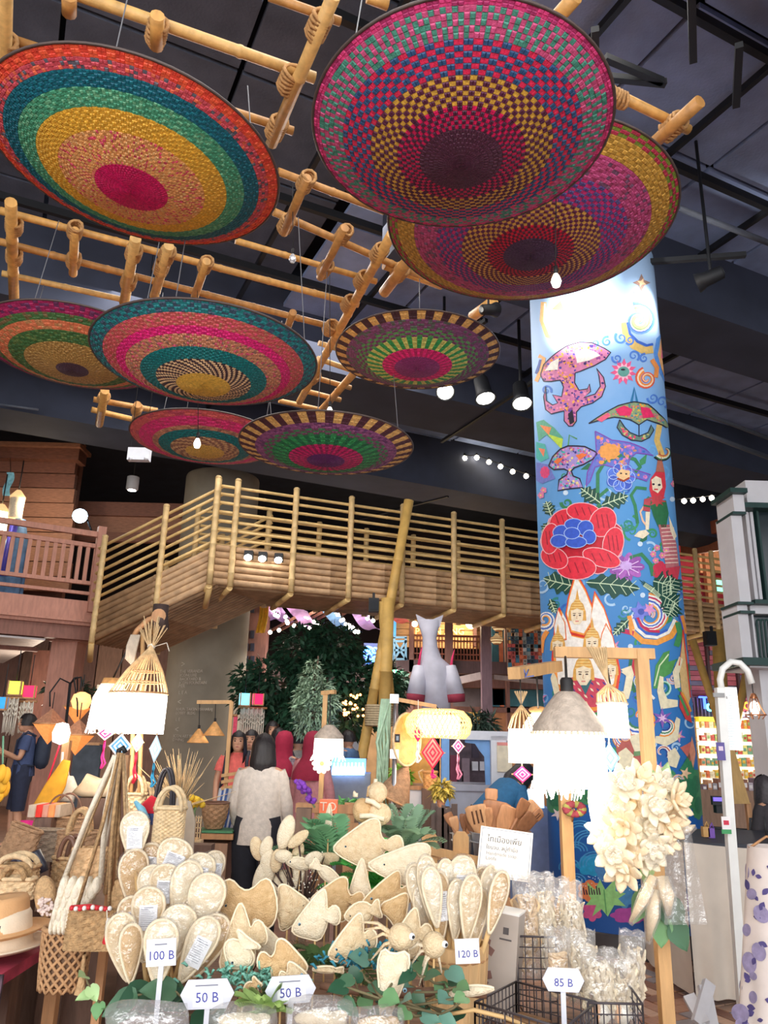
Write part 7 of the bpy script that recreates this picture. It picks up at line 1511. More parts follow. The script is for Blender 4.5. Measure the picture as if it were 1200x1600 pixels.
# white board cabinet
Yw = 5.2; t = thing('white_cabinet', 'plain white upright cabinet with a wooden top in the centre', 'cabinet',(P(655,1400, Yw).x, Yw+.15,0)); x0, x1 = P(636,1300, Yw).x, P(672,1300, Yw).x; zt = P(654,1234, Yw).z; MB().box(((x0+x1)/2, Yw+.15, zt/2),(x1-x0,.3, zt)).build('body', M('cabinet_white',(226,226,230),.5,.03), t); MB().box(((x0+x1)/2+.01, Yw+.15, zt+.012),(x1-x0+.05,.34,.024)).build('top', pine_d, t); MB().box((x1+.012, Yw+.15, zt/2),(.02,.3, zt)).build('side_panel', pine_d, t)
t = thing('wooden_partition', 'brown wooden partition left of the white cabinet', 'partition',(P(628,1340,5.3).x,5.35,0)); MB().box((P(628,1330,5.3).x,5.35, P(628,1258,5.3).z/2),(.09,.05, P(628,1258,5.3).z)).build('board', wood('partition',(190,122,78),.15), t); MB().box((P(628,1330,5.3).x,5.35, P(628,1258,5.3).z),(.1,.06,.02)).build('cap', pine_d, t)
tote('small drum shaped straw bag with a loop handle on the white cabinet',672,1206,1232,20,5.15, rattan,.9,1.0, None, name='straw_bag', rows=6); t = C.objects[-1].parent if C.objects[-1].parent else C.objects[-1]; MB().path(pl([(664,1228),(656,1214),(654,1206),(660,1203),(667,1210)],5.15),.006,6).build('loop_handle', straw3, t)
def plant(label, px, py, Y, rpx, n, size, col, seed, name='potted_plant', h=3):
 t = thing(name, label, 'plant', P(px, py+rpx*1.6, Y)); mb = MB(); leaf_cloud(mb, [pb(px, py, Y, rpx), pb(px-rpx*.5, py+rpx*.5, Y, rpx*.7), pb(px+rpx*.5, py+rpx*.4, Y, rpx*.7)], n, size, seed); mb.build('leaves', leaf_m('leaf_'+name_of(col), col), t)['kind'] = 'stuff'; MB().path([P(px, py+rpx*.5, Y), P(px-1, py+rpx*1.6, Y)],.008,6).build('stem', M('green_stem'), t); MB().lathe([(.02,-.04),(.028,0),(.024,0),(0,-.01)], P(px-1, py+rpx*1.6, Y),12).build('pot', M('pot_clay',(176,120,90),.8,.1), t); return t
plant('bright lime green plant left of the white cabinet',626,1210,5.3,13,240,.06,(150,206,70),7); plant('orange and green leafed plant at the corner of the white cabinet',690,1232,4.9,11,260,.05,(190,170,80),8)
# white kiosk
Yq = 7.9; kw = M('kiosk_white',(222,224,230),.5,.04); kb = M('kiosk_blue',(120,170,226),.5,.06); t = thing('white_kiosk', 'white framed kiosk with pale blue arch and dark interior left of the painted column', 'kiosk',(P(760,1300, Yq).x, Yq+.5,0))
def kbx(x0, y0, x1, y1, d, m, nm, Y=Yq, to0=False):
 X0, X1, Z0, Z1 = rect_on(x0, y0, x1, y1, Y); Z0 = 0 if to0 else Z0; return MB().box(((X0+X1)/2, Y+d/2,(Z0+Z1)/2),(X1-X0, d, Z1-Z0)).build(nm, m, t)
kbx(768,1150,793,1300,.12, kw, 'post', to0=True); kbx(700,1142,795,1156,.5, kw, 'top_beam'); kbx(793,1150,850,1168,.4, kw, 'side_beam', Yq+.3); kbx(690,1152,702,1300,.12, kb, 'post', to0=True); kbx(700,1156,768,1235,.05, M('kiosk_inside',(96,82,92),.8,.4,9), 'back_wall', Yq+1.6)
kbx(680,1232,770,1300,.3, M('kiosk_counter',(186,188,200),.5,.05), 'counter', Yq+.1, True); kbx(692,1226,770,1236,.5, M('kiosk_ledge',(176,176,188),.5,.05), 'ledge', Yq+.05); kbx(795,1262,862,1330,.5, M('kiosk_panel',(150,166,206),.5,.08), 'side_panel', Yq+.2, True)
X0, X1, Z0, Z1 = rect_on(744,1156,768,1230, Yq+.02); MB().prism([(X1, Z0),(X1, Z1),(X0-.1, Z1),(X0-.1, Z1-.03),(X0, Z1-.04),(X0+.04, Z1-.1),(X0+.09, Z1-.16),(X0+.1, Z0),(X1-.03, Z0)],(0, Yq+.1,0),(1,0,0),(0,0,1),.03).build('arch', kb, t)
for k,(x, y, w_, h, c) in enumerate(((704,1180,10,50,(120,50,70)),(722,1185,12,45,(140,120,130)),(738,1160,10,24,(60,50,66)),(738,1190,9,14,(206,206,214)),(750,1190,8,14,(206,206,214)),(716,1205,8,26,(70,60,72)))): kbx(x, y, x+w_, y+h,.08, M('kin_'+name_of(c), c,.7,.1), 'stocked_item', Yq+1.4)
kbx(790,1236,850,1262,.4, M('freezer_glow',(196,226,255),.3,.15,10, emit=1.1), 'lit_counter', Yq+.15); kbx(777,1162,800,1206,.02, M('poster_cream',(240,226,196),.6,.12,12), 'poster', Yq-.03); kbx(777,1160,800,1165,.022, M('poster_red',(236,150,140),.6,.1), 'poster_heading', Yq-.032)
# ladle bucket group, iron stand and spatulas
Ys = 4.0
def pot(label, px, y0, y1, wp, Y, mat, name='pot', taper=.78, lip=.01):
 b = P(px, y1, Y); h = P(px, y0, Y).z-b.z; r = wp*Y/2400; t = thing(name, label, 'bucket', b); MB().lathe([(0,0),(r*taper,0),(r*.97, h*.95),(r, h*.97),(r+lip, h),(r*.96, h),(r*taper*.95,.01),(0,.012)], b,28).build('bucket_wall', mat, t)
 MB().path([b+Vector((r*1.01*math.cos(k*PI/12), r*1.01*math.sin(k*PI/12), h*.75)) for k in range(24)],.004,5, closed=True).build('hoop', mat, t); return t, b+UP*h, r
zinc = M('zinc',(190,196,206),.35,.08, metal=.6); pot('grey metal bucket full of wooden spatulas',770,1300,1360,62, Ys, zinc); pot('small white pierced pot of wooden ladles',722,1302,1345,30, Ys+.1, M('pot_white',(232,228,220),.5,.12,60))
spat_cols = [M('spat_'+str(i), c,.5,.15,12, stretch=(6,6,.8)) for i, c in enumerate(((192,138,96),(166,114,78),(206,156,112),(148,100,68)))]
def spatula(label, base, tip, w, mat, twist=0, slots=0, kind='wooden_spatula'):
 base, tip = Vector(base), Vector(tip); d = (tip-base); L = d.length; d.normalize(); sx = Vector((0,-1,0)).cross(d)
 sx = (sx.normalized()*math.cos(twist)+Vector((0,1,0))*math.sin(twist)).normalized(); t = thing(kind, label, 'spatula', base, 'wooden spatulas and ladles'); h = w*1.55
 MB().tube(base, tip-d*h*.9,.007,.008,8).build('handle', mat, t)
 out = [(-.09*w,-h),(-.3*w,-h*.8),(-.5*w,-h*.4),(-.48*w,-.06*w),(-.3*w,0),(.34*w,.03*w),(.5*w,-.05*w),(.5*w,-h*.4),(.3*w,-h*.8),(.09*w,-h)]; bl = MB().pillow(out, tip, sx, d,.012).build('blade', mat, t)
 for k in range(slots): MB().prism([(-.04*w,-h*.15),(.04*w,-h*.15),(.04*w,-h*.55),(-.04*w,-h*.55)], tip+sx*((k-(slots-1)/2)*w*.2), sx, d,.0145).build('slot', M('slot_dark',(90,56,36),.8,.1), bl)
for i,(bx0, tx, ty, w_, tw, sl, lab) in enumerate(((758,768,1232,.055,0,0, 'tallest narrow spatula standing in the middle of the metal bucket'),(760,778,1252,.12,0,0, 'broad flat spatula in front of the tallest one'),(748,742,1258,.09,.2,3, 'slotted spatula leaning left in the metal bucket'),(752,738,1268,.10,.4,0, 'dark broad spatula leaning far left in the metal bucket'),(775,802,1262,.11,-.2,0, 'honey coloured spatula leaning right in the metal bucket'),(778,822,1250,.06,-.5,0, 'narrow dark spatula behind the right leaning ones'),(782,840,1258,.09,-.3,0, 'pale spatula reaching furthest right'),(784,834,1274,.08,-.6,0, 'low spatula on the right of the metal bucket'),(756,756,1262,.07,.3,0, 'reddish spatula between the broad and slotted ones'),(786,846,1268,.05,-.4,2, 'thin forked spatula at the right end'))):
 spatula(lab, P(bx0+8,1320, Ys), P(tx, ty, Ys-.03*(i % 3)), w_*1.15, spat_cols[i % 4], tw, sl)
for i,(tx, ty, lab) in enumerate(((699,1270, 'leftmost small ladle in the white pierced pot'),(707,1276, 'second small ladle in the white pierced pot'),(726,1272, 'third small ladle in the white pierced pot'),(735,1278, 'rightmost small ladle in the white pierced pot'))): spatula(lab, P(720+i*2,1325, Ys+.1), P(tx, ty, Ys+.08),.05, spat_cols[(i+1) % 4],.3*i-.4,0, 'wooden_ladle')
t = thing('dark_utensil_stand', 'stand of dark wooden sticks and bars left of the white pierced pot', 'utensil stand', P(692,1342, Ys+.2))
for k,(x, y0) in enumerate(((678,1255),(682,1260),(689,1262),(693,1258),(697,1264),(702,1262),(710,1256))): MB().bar(P(x,1340, Ys+.2), P(x, y0, Ys+.2),.02 if k % 2 else .03,.014, Vector((0,1,0))).build('stick', M('dark_stick',(84,66,60),.6,.2), t)
MB().bar(P(674,1338, Ys+.2), P(716,1338, Ys+.2),.04,.03).build('base', pine_d, t)
t = thing('picket_rail', 'pale wooden picket rail in front of the spatula bucket', 'fence', P(710,1372, Ys-.25)); Yr2 = Ys-.25
for x in (671,720): MB().prism([(-.035,-.2),(.035,-.2),(.035,.03),(.02,.05),(-.02,.05),(-.035,.03)], P(x,1318, Yr2),(1,0,0),(0,0,1),.025).build('picket', pine, t)
MB().bar(P(668,1328, Yr2-.02), P(762,1348, Yr2-.02),.02,.035).build('rail', pine, t); MB().bar(P(690,1360, Yr2+.05), P(762,1366, Yr2+.05),.02,.08).build('rail', wood('rail_grey',(170,140,116),.15), t); MB().bar(P(758,1375, Yr2), P(806,1420, Yr2-.02),.02,.03).build('strut', pine_d, t)
# Thai sign
Yt = 3.35; t = thing('stall_sign', 'white stall sign with Thai lettering in front of the wooden spatulas', 'sign', P(788,1370, Yt)); o = P(789,1334, Yt); R = Matrix.Rotation(R_(6.5),3, 'Y'); ax = R @ Vector((1,0,0)); ay = R @ Vector((0,0,1)); W, H = 76*Yt/1200,64*Yt/1165
MB().prism([(-W/2,-H/2),(W/2,-H/2),(W/2, H/2),(-W/2, H/2)], o, ax, ay,.006).build('board', M('sign_white',(244,242,240),.35,.02), t); fr = o+Vector((0,-.0035,0)); ink = M('ink_grey',(84,84,88),.7,0); inkl = M('ink_light',(150,150,152),.7,0)
mb = MB(); e = .93
for (a, b) in (((-1,-1),(1,-1)),((1,-1),(1,1)),((1,1),(-1,1)),((-1,1),(-1,-1))): mb.bar(fr+ax*a[0]*W/2*e+ay*a[1]*H/2*e, fr+ax*b[0]*W/2*e+ay*b[1]*H/2*e,.0015,.001, Vector((0,1,0)))
mb.build('border_line', M('ink_blue',(110,130,160),.7,0), t)
for s, dx, dy, sz, m in (('ไทเมืองเพีย',-.36,.26,.031, ink),('ใยบวบ, สบู่ทำมือ',-.37,.09,.02, ink),('Handmade soap,',-.36,-.03,.019, inkl),('Loofa',-.36,-.13,.019, inkl),('sook',-.42,-.34,.026, M('ink_red',(206,60,60),.7,0))): text_part('lettering', s, fr+ax*dx*W+ay*dy*H, ax, ay, sz, m, t,.001, 'LEFT')
MB().bar(o-ay*H*.5+Vector((0,.02,0)), Vector((o.x, o.y+.02,0)),.025,.012, Vector((0,1,0))).build('stake', pine_d, t)
# ================================================================== RIGHT SIDE STALL
Yo = 4.9; t = thing('arched_lamp_post', 'white square post with arched arm and copper cage lamp at the right', 'lamp post',(P(1140,1320, Yo).x, Yo,0)); wp_ = M('post_white',(232,232,228),.45,.03); xb = P(1138,1320, Yo).x; MB().bar((xb-.01, Yo,0),(P(1127,1100, Yo).x, Yo, P(1127,1075, Yo).z),.052,.045, Vector((0,1,0))).build('post', wp_, t)
MB().path(pl([(1128,1080),(1125,1062),(1129,1045),(1142,1034),(1156,1036),(1168,1048),(1175,1068)], Yo),.02,10).build('arm', wp_, t); copper = M('copper_wire',(196,130,90),.35,.1, metal=.8); c = P(1179,1104, Yo); MB().tube(P(1175,1068, Yo), c+UP*.07,.003).build('cord', cordm, t)
for k in range(8): a = 2*PI*k/8; MB().path([c+Vector((.02*math.cos(a),.02*math.sin(a),.06)), c+Vector((.035*math.cos(a),.035*math.sin(a),.0)), c+Vector((.062*math.cos(a),.062*math.sin(a),-.05)), c+Vector((.04*math.cos(a),.04*math.sin(a),-.075))],.003,5).build('cage_wire', copper, t)
MB().path([c+Vector((.062*math.cos(k*PI/8),.062*math.sin(k*PI/8),-.05)) for k in range(16)],.004,5, closed=True).build('cage_ring', copper, t); MB().ball(c-UP*.01,(.028,.028,.045),12,8).build('bulb', glow, t); MB().lathe([(.01,.08),(.018,.07),(.02,.05)], c,12).build('socket', copper, t)
MB().box(P(1123,1086, Yo-.03),(.07,.01,.025)).build('bracket', M('bracket_grey',(150,150,150),.5,.05), t)
t = thing('white_light_panel', 'tall narrow white lit price panel beside the arched lamp post', 'panel', P(1146,1172, Yo+.1)); mb = MB(); pxbox(mb,1134,1074,1156,1172, Yo+.1,.03); mb.build('panel', M('panel_lit',(250,252,250),.5,.02, emit=.75), t); rg = random.Random(17)
for k in range(22): mb = MB(); pxbox(mb,1138,1082+k*4,1140+rg.uniform(4,13),1083.1+k*4, Yo+.094,.003); mb.build('printed_line', M('faint_ink',(196,210,214),.7,0), t)
mb = MB(); pxbox(mb,1131,1076,1134,1170, Yo+.12,.04); mb.build('edge', M('bracket_grey'), t)
for y in (1090,1160): MB().bar(P(1128, y, Yo+.02), P(1136, y, Yo+.13),.02,.02).build('bracket', M('bracket_grey'), t)
for (lab, x0, y0, x1, y1, c, c2) in (('purple hanging price card on the arched lamp post',1120,1160,1133,1188,(92,80,150),(220,200,220)),('white and red card with a green foot low on the arched lamp post',1128,1276,1142,1296,(240,236,236),(206,40,70))):
 t = thing('price_card', lab, 'card', P((x0+x1)/2, y1, Yo-.06)); mb = MB(); pxbox(mb, x0, y0, x1, y1, Yo-.06,.006); mb.build('card', M('card_'+name_of(c), c,.5,.08), t); mb = MB(); pxbox(mb, x0+3, y0+6, x1-3, y0+13, Yo-.064,.003); mb.build('print', M('card_'+name_of(c2), c2,.5,.08), t)
 if y0 > 1200: mb = MB(); pxbox(mb, x0, y1, x1+1, y1+7, Yo-.06,.006); mb.build('green_foot', M('card_green',(60,150,90),.5,.05), t)
# A-frame board, counter with chairs and cash goods
t = thing('easel_board', 'brown A-shaped easel board behind the arched lamp post', 'easel board',(P(1150,1290,8.8).x,8.8,0)); q = [P(1138,1172,8.8), P(1148,1172,8.8), P(1172,1256,8.7), P(1130,1256,8.7)]; e = Vector((0,.05,0)); MB().add([v for v in q]+[v+e for v in q], [(3,2,1,0),(4,5,6,7),(0,1,5,4),(1,2,6,5),(2,3,7,6),(3,0,4,7)]).build('board', wood('easel_wood',(190,152,92),.12), t)
for x in (1134,1168): MB().bar(P(x,1254,8.75),(P(x+2,1254,8.75).x,8.75,0),.05,.05, Vector((0,1,0))).build('leg', pine_d, t)
t = thing('goods_counter', 'long low counter of packaged goods behind the arched lamp post', 'counter',(P(1160,1290,10).x,10,0)); X0, X1, Z0, Z1 = rect_on(1096,1236,1240,1300,10); MB().box(((X0+X1)/2,10.3, Z1/2),(X1-X0,.6, Z1)).build('counter', wood('goods_wood',(150,118,96),.15), t)
for k in range(14): x = 1098+k*8; h = 10+((k*7) % 12); t2 = thing('goods_box', '%s carton from the left on the low goods counter' % ordw(k), 'carton', P(x+3,1236,10.1), 'cartons on the low counter'); c = ((130,106,120),(206,150,110),(176,170,176),(150,100,80),(200,190,200))[k % 5]; mb = MB(); pxbox(mb, x,1236-h, x+7,1236,10.1,.15); mb.build('carton', M('gc_'+name_of(c), c,.6,.2,20), t2); mb = MB(); pxbox(mb, x+1.5,1236-h*.7, x+5.5,1236-h*.3,10.09,.01); mb.build('print', M('card_240_236_236'), t2)
def chair(label, px, py, Y, rz):
 t = thing('plastic_chair', label, 'chair',(P(px, py, Y).x, Y,0), 'grey chairs behind the right table'); R = Matrix.Rotation(rz,3, 'Z'); b = Vector((P(px, py, Y).x, Y,0)); gm = M('chair_grey',(190,186,188),.5,.06); dm = M('chair_black',(36,36,42),.5,.1)
 def T(q): return b+R @ Vector(q)
 MB().grid(lambda u, v: T(((u-.5)*.44,-.2+v*.42,.45+.02*math.sin(u*PI))),6,4).build('seat', dm, t); MB().grid(lambda u, v: T(((u-.5)*.44,.22+.06*v-.05*math.sin(u*PI),.52+v*.38)),8,6).build('backrest', gm, t); MB().path([T((-.23,.22,.5)), T((-.24,.28,.92)), T((.24,.28,.92)), T((.23,.22,.5))],.015,6).build('back_frame', dm, t)
 for sx in (-.2,.2):
  for sy in (-.18,.2): MB().tube(T((sx, sy,.45)), T((sx*1.1, sy*1.15,0)),.013).build('leg', dm, t)
chair('grey backed chair left of the arched lamp post',1120,1260,7.0, R_(150)); chair('grey backed chair right of the arched lamp post',1166,1262,8.0, R_(200))
t = thing('purple_tablet', 'small device with a glowing violet screen on the right table', 'device', P(1123,1258,6.4)); mb = MB(); pxbox(mb,1113,1244,1132,1258,6.4,.03); mb.build('case', steel, t); mb = MB(); pxbox(mb,1115,1246,1130,1252,6.39,.01); mb.build('screen', M('violet_screen',(110,90,220),.3,.1, emit=.8), t); MB().box(P(1123,1264,6.45),(.06,.06,.06)).build('stand', steel, t)
# cloth covered table and the printed dress
Yc2 = 5.4; t = thing('cloth_covered_table', 'long table under a plain beige cloth at the right edge', 'table',(P(1150,1400, Yc2).x, Yc2+.4,0)); clb = M('beige_cloth',(206,194,180),.85,.05,6); xL, xR = P(1078,1400, Yc2).x, P(1330,1400, Yc2).x; zt = P(1130,1318, Yc2).z; MB().box(((xL+xR)/2, Yc2+.45, zt-.015),(xR-xL,.9,.03)).build('table_top', M('table_dark_top',(50,52,62),.6,.1), t)
MB().grid(lambda u, v: Vector((lerp(xL-.02, xR, u), Yc2-.02+.018*math.sin(u*40)*v, lerp(zt+.005-.03*math.sin(u*PI),.06, v))),60,8).build('tablecloth', clb, t); MB().grid(lambda u, v: Vector((xL-.03+.012*math.sin(u*14)*v, lerp(Yc2-.02, Yc2+.9, u), lerp(zt,.06, v))),14,6).build('tablecloth_side', clb, t)
for sx in (xL+.06, xR-.06):
 for sy in (Yc2+.05, Yc2+.85): MB().box((sx, sy,(zt-.03)/2),(.05,.05, zt-.03)).build('leg', pine_d, t)
for (x, y, c, lab) in ((1104,1302,(196,150,90), 'scissors with orange handles in a holder on the right table'),(1112,1304,(120,80,170), 'small purple pouch on the right table')): t = thing('table_item', lab, 'stationery', P(x, y+6, Yc2+.3)); mb = MB(); pxbox(mb, x-5, y-10, x+5, y+6, Yc2+.3,.04); mb.build('pouch', M('ti_'+name_of(c), c,.6,.1), t); MB().path(pl([(x-3, y-10),(x, y-18),(x+3, y-10)], Yc2+.3),.006,5).build('loop', M('ti_'+name_of(c)), t)
Yd = 3.6; t = thing('printed_dress', 'cream hanging dress printed with dark violet leaves and discs at the right edge', 'dress', P(1185,1590, Yd)); a = P(1192,1322, Yd); cd = M('dress_cream',(222,210,204),.85,.06,10)
def dr(u, v): w_ = lerp(.09,.2, min(1, v*1.3)); an = 2*PI*u; f = 1+.12*math.sin(an*5)*v; return Vector((a.x+.03+w_*f*math.cos(an), Yd+.09*f*math.sin(an), lerp(a.z, a.z-.95, v)))
MB().grid(dr,48,16).build('cloth', cd, t); rg = random.Random(19); vio = M('print_violet',(84,74,130),.85,.2,30); vil = M('print_lilac',(150,140,176),.85,.2,30)
for k in range(84):
 u = rg.uniform(.45,1.0); v = rg.uniform(.04,.98); rr_ = rg.uniform(.014,.034); mb = MB(); q0 = dr(u, v); du = (dr(u+.01, v)-q0); du.normalize(); dv = (dr(u, v+.01)-q0); dv.normalize(); nn = du.cross(dv); nn = nn if nn.y < 0 else -nn
 if k % 3 == 0: out = [(rr_*math.cos(x), rr_*1.2*math.sin(x)) for x in [2*PI*i/16 for i in range(16)]]; mm = vil
 else:
  out = [(rr_*.5*math.sin(PI*i/8)*(1 if i < 9 else 1), rr_*(1.6*i/8-.8)) for i in range(9)]+[(-rr_*.5*math.sin(PI*i/8), rr_*(1.6*i/8-.8)) for i in range(7,0,-1)]; mm = vio
 an = rg.uniform(0,6); out = [(x*math.cos(an)-y*math.sin(an), x*math.sin(an)+y*math.cos(an)) for x, y in out]; mb.prism(out, q0+nn*.003, du, dv,.002); mb.build('printed_motif', mm, t)
MB().path([a+Vector((-.06,0,-.01)), a+Vector((.02,0,.04)), a+Vector((.12,0,-.01))],.006,6).build('hanger', pine_d, t); MB().tube(a+Vector((.02,0,.04)), a+Vector((.02,0,.12)),.004).build('hook', steel, t)
t = thing('floor_easel', 'pale grey easel legs on the floor at the lower right', 'easel',(P(1110,1590,4.5).x,4.5,0)); pg = M('easel_grey',(206,204,208),.6,.05)
for a, b in (((1100,1540),(1116,1620)),((1076,1556),(1100,1600)),((1108,1535),(1090,1600))): MB().bar(P(*a,4.5), P(*b,4.4),.06,.03, Vector((0,1,0))).build('leg', pg, t)

# ================================================================== STANDS UNDER THE RAISED GOODS
def base_of(o):
 lo = Vector((9e9,)*3); hi = -lo
 for c in ([o] if o.type == 'MESH' else [])+list(o.children):
  if c.type != 'MESH': continue
  for q in c.data.vertices:
   p = o.location+q.co
   for i in range(3): lo[i] = min(lo[i], p[i]); hi[i] = max(hi[i], p[i])
 return lo, hi
def stand(label, prefixes, z_of, mat):
 its = [o for o in C.objects if o.parent is None and o.name.split('.')[0] in prefixes]
 t = thing('tiered_stand', label, 'stand',(its[0].location.x, its[0].location.y,0))
 for o in its:
  lo, hi = base_of(o); cx, cy = (lo.x+hi.x)/2,(lo.y+hi.y)/2; z0 = z_of(cx, cy)
  if lo.z-z0 < .03: continue
  w, d = max(.06,(hi.x-lo.x)*.6), max(.06, min(.2,(hi.y-lo.y)*.7)); MB().box((cx, cy,(z0+lo.z)/2),(w, d, lo.z-z0)).build('step', mat, t)
tz = lambda x, y: .72 if (-3.4 < x < -1.3 and 4.1 < y < 6.0) else 0
stand('dark stepped wooden stand under the straw bags and cloths', {'straw_bag', 'wicker_tote', 'mustard_bag', 'striped_pouch', 'linen_sack', 'red_cloth', 'folded_umbrella', 'dried_grass_spray', 'yellow_flowers', 'openwork_basket', 'grey_board', 'pink_cloth_strip', 'dark_handbag_loop'}, tz, dkw)
stand('dark plinths under the plants and trays of the centre stall', {'potted_plant', 'herb_tray', 'purple_flower_sprig', 'pot', 'dark_utensil_stand', 'picket_rail', 'cone_basket', 'letter_block'}, lambda x, y: 0, wood('plinth_wood',(120,92,74),.2))
# ================================================================== FOREGROUND LOOFAH STALL
loof = M('loofah_cream',(242,220,182),.9,.12,70,.55,240, col2=(228,198,154), sss=.05); loof2 = M('loofah_pale',(246,232,204),.9,.1,70,.5,240, col2=(236,216,182)); loof3 = M('loofah_tan',(232,196,146),.9,.12,70,.55,240, col2=(214,174,122)); LF = [loof, loof2, loof3]
seam_m = M('loofah_seam',(244,226,194),.9,.1,60); skewer = M('bamboo_skewer',(214,176,120),.7,.1); clear = film('clear_film',.1, milk=.08); clear2 = film('crinkled_film',.12, rough=.18, milk=.18); paperw = M('paper_label',(236,236,240),.7,.03); inkg = M('label_ink',(130,132,146),.8,0); inkb = M('price_ink',(62,66,150),.6,0)
ST = thing('stall_table', 'long wooden market table carrying the loofah goods', 'table',(0,2.6,0)); ZS = .80; darkwood = wood('stall_top',(128,92,70),.25,(1,6,1))
for k in range(5): MB().box((-.68+.14+k*.28,2.58, ZS-.015),(.275,1.44,.03)).build('plank', darkwood, ST)
for sx in (-.64,.66):
 for sy in (1.92,3.24): MB().box((sx, sy,(ZS-.03)/2),(.06,.06, ZS-.03)).build('leg', darkwood, ST)
MB().box((.01,3.28, ZS-.1),(1.36,.03,.14)).build('apron', darkwood, ST); MB().box((.01,1.9, ZS-.1),(1.36,.03,.14)).build('apron', darkwood, ST)
# --- fish
FO = {'a': [(-1,-.05),(-.82,.2),(-.45,.5),(.0,.85),(.25,.9),(.36,.75),(.35,.35),(.5,.12),(.75,.32),(.93,.28),(1,0),(.93,-.28),(.75,-.3),(.5,-.1),(.36,-.4),(.34,-.75),(.15,-.85),(-.4,-.55),(-.82,-.28)],
      'b': [(-1,-.45),(-.7,-.02),(-.25,.5),(.25,1),(.42,.98),(.46,.5),(.46,.2),(.78,.42),(1,.22),(1,-.22),(.8,-.36),(.5,-.12),(.4,-.5),(.15,-.9),(-.3,-.8),(-.8,-.66)],
      'c': [(-1,0),(-.7,.3),(-.2,.52),(.3,.45),(.55,.16),(.8,.4),(1,.42),(.93,0),(1,-.42),(.8,-.4),(.55,-.14),(.3,-.45),(-.2,-.5),(-.7,-.28)],
      'd': [(-.75,.9),(-.5,1),(-.15,.55),(.15,.55),(.55,1),(.8,.85),(1,.0),(.9,-.7),(.6,-.95),(-.1,-1),(-.75,-.8),(-1,-.3)],
      't': [(-.55,-1),(-.7,-.55),(-.35,.35),(0,1),(.2,.9),(.45,.1),(.7,-.5),(.55,-.95),(.1,-.8)]}
def smooth2(o, it=1):
 for _ in range(it):
  n = []
  for i in range(len(o)): a, b = o[i], o[(i+1) % len(o)]; n += [(a[0]*.75+b[0]*.25, a[1]*.75+b[1]*.25),(a[0]*.25+b[0]*.75, a[1]*.25+b[1]*.75)]
  o = n
 return o
def fish(label, cx, cy, w_, h, Y, kind='a', flip=False, tilt=0, yaw=0, eye=True, stick=True, seed=0, mat=None, name='loofah_fish'):
 c = P(cx, cy, Y); k = Y/1200; W, H = w_*k*.56, h*k*.56; o = smooth2(FO[kind]); o = [((-x if flip else x)*W, y*H) for x, y in o]; o = o[::-1] if flip else o
 base = Vector((c.x, Y+.01, ZS)); t = thing(name, label, 'loofah fish', base if stick else c-UP*H, 'loofah fish on sticks')
 ax = Matrix.Rotation(yaw,3, 'Z') @ Matrix.Rotation(-tilt,3, 'Y') @ Vector((1,0,0)); ay = Matrix.Rotation(yaw,3, 'Z') @ Matrix.Rotation(-tilt,3, 'Y') @ Vector((0,0,1)); m = mat or LF[seed % 3]; nf = -ax.cross(ay)
 if nf.y > 0: nf = -nf
 MB().pillow(o, c, ax, ay,.026, wob=.0012, seed=seed).build('body', m, t); MB().path([c+ax*x*1.0+ay*y for x, y in o],.0032,5, closed=True).build('seam', seam_m, t)
 if eye:
  sg = 1 if flip else -1; e = c+ax*(sg*W*.62)+ay*(H*.02 if kind != 'b' else -H*.25)+nf*.0085; ey = MB().ball(e,(.0052,.003,.0052),10,6).build('eye', M('bead_blue',(130,170,190),.25,.05), t); MB().ball(e+nf*.002,(.0028,.0025,.0028),8,6).build('pupil', M('bead_black',(20,20,24),.2,0), ey)
 if kind in 'ab': sg = 1 if flip else -1; MB().pillow([(0,0),(.008,.016),(.03,.018),(.026,0),(.012,-.01)], c+ax*sg*W*.2-ay*H*.1+nf*.012, ax*-sg*.8, ay*.8,.006).build('fin', m, t)
 if stick: q = c-ay*H*.35; MB().path([q, Vector((q.x*.6+base.x*.4, Y+.008, lerp(q.z, ZS,.5))), base],.003,5).build('stick', skewer, t)
 return t
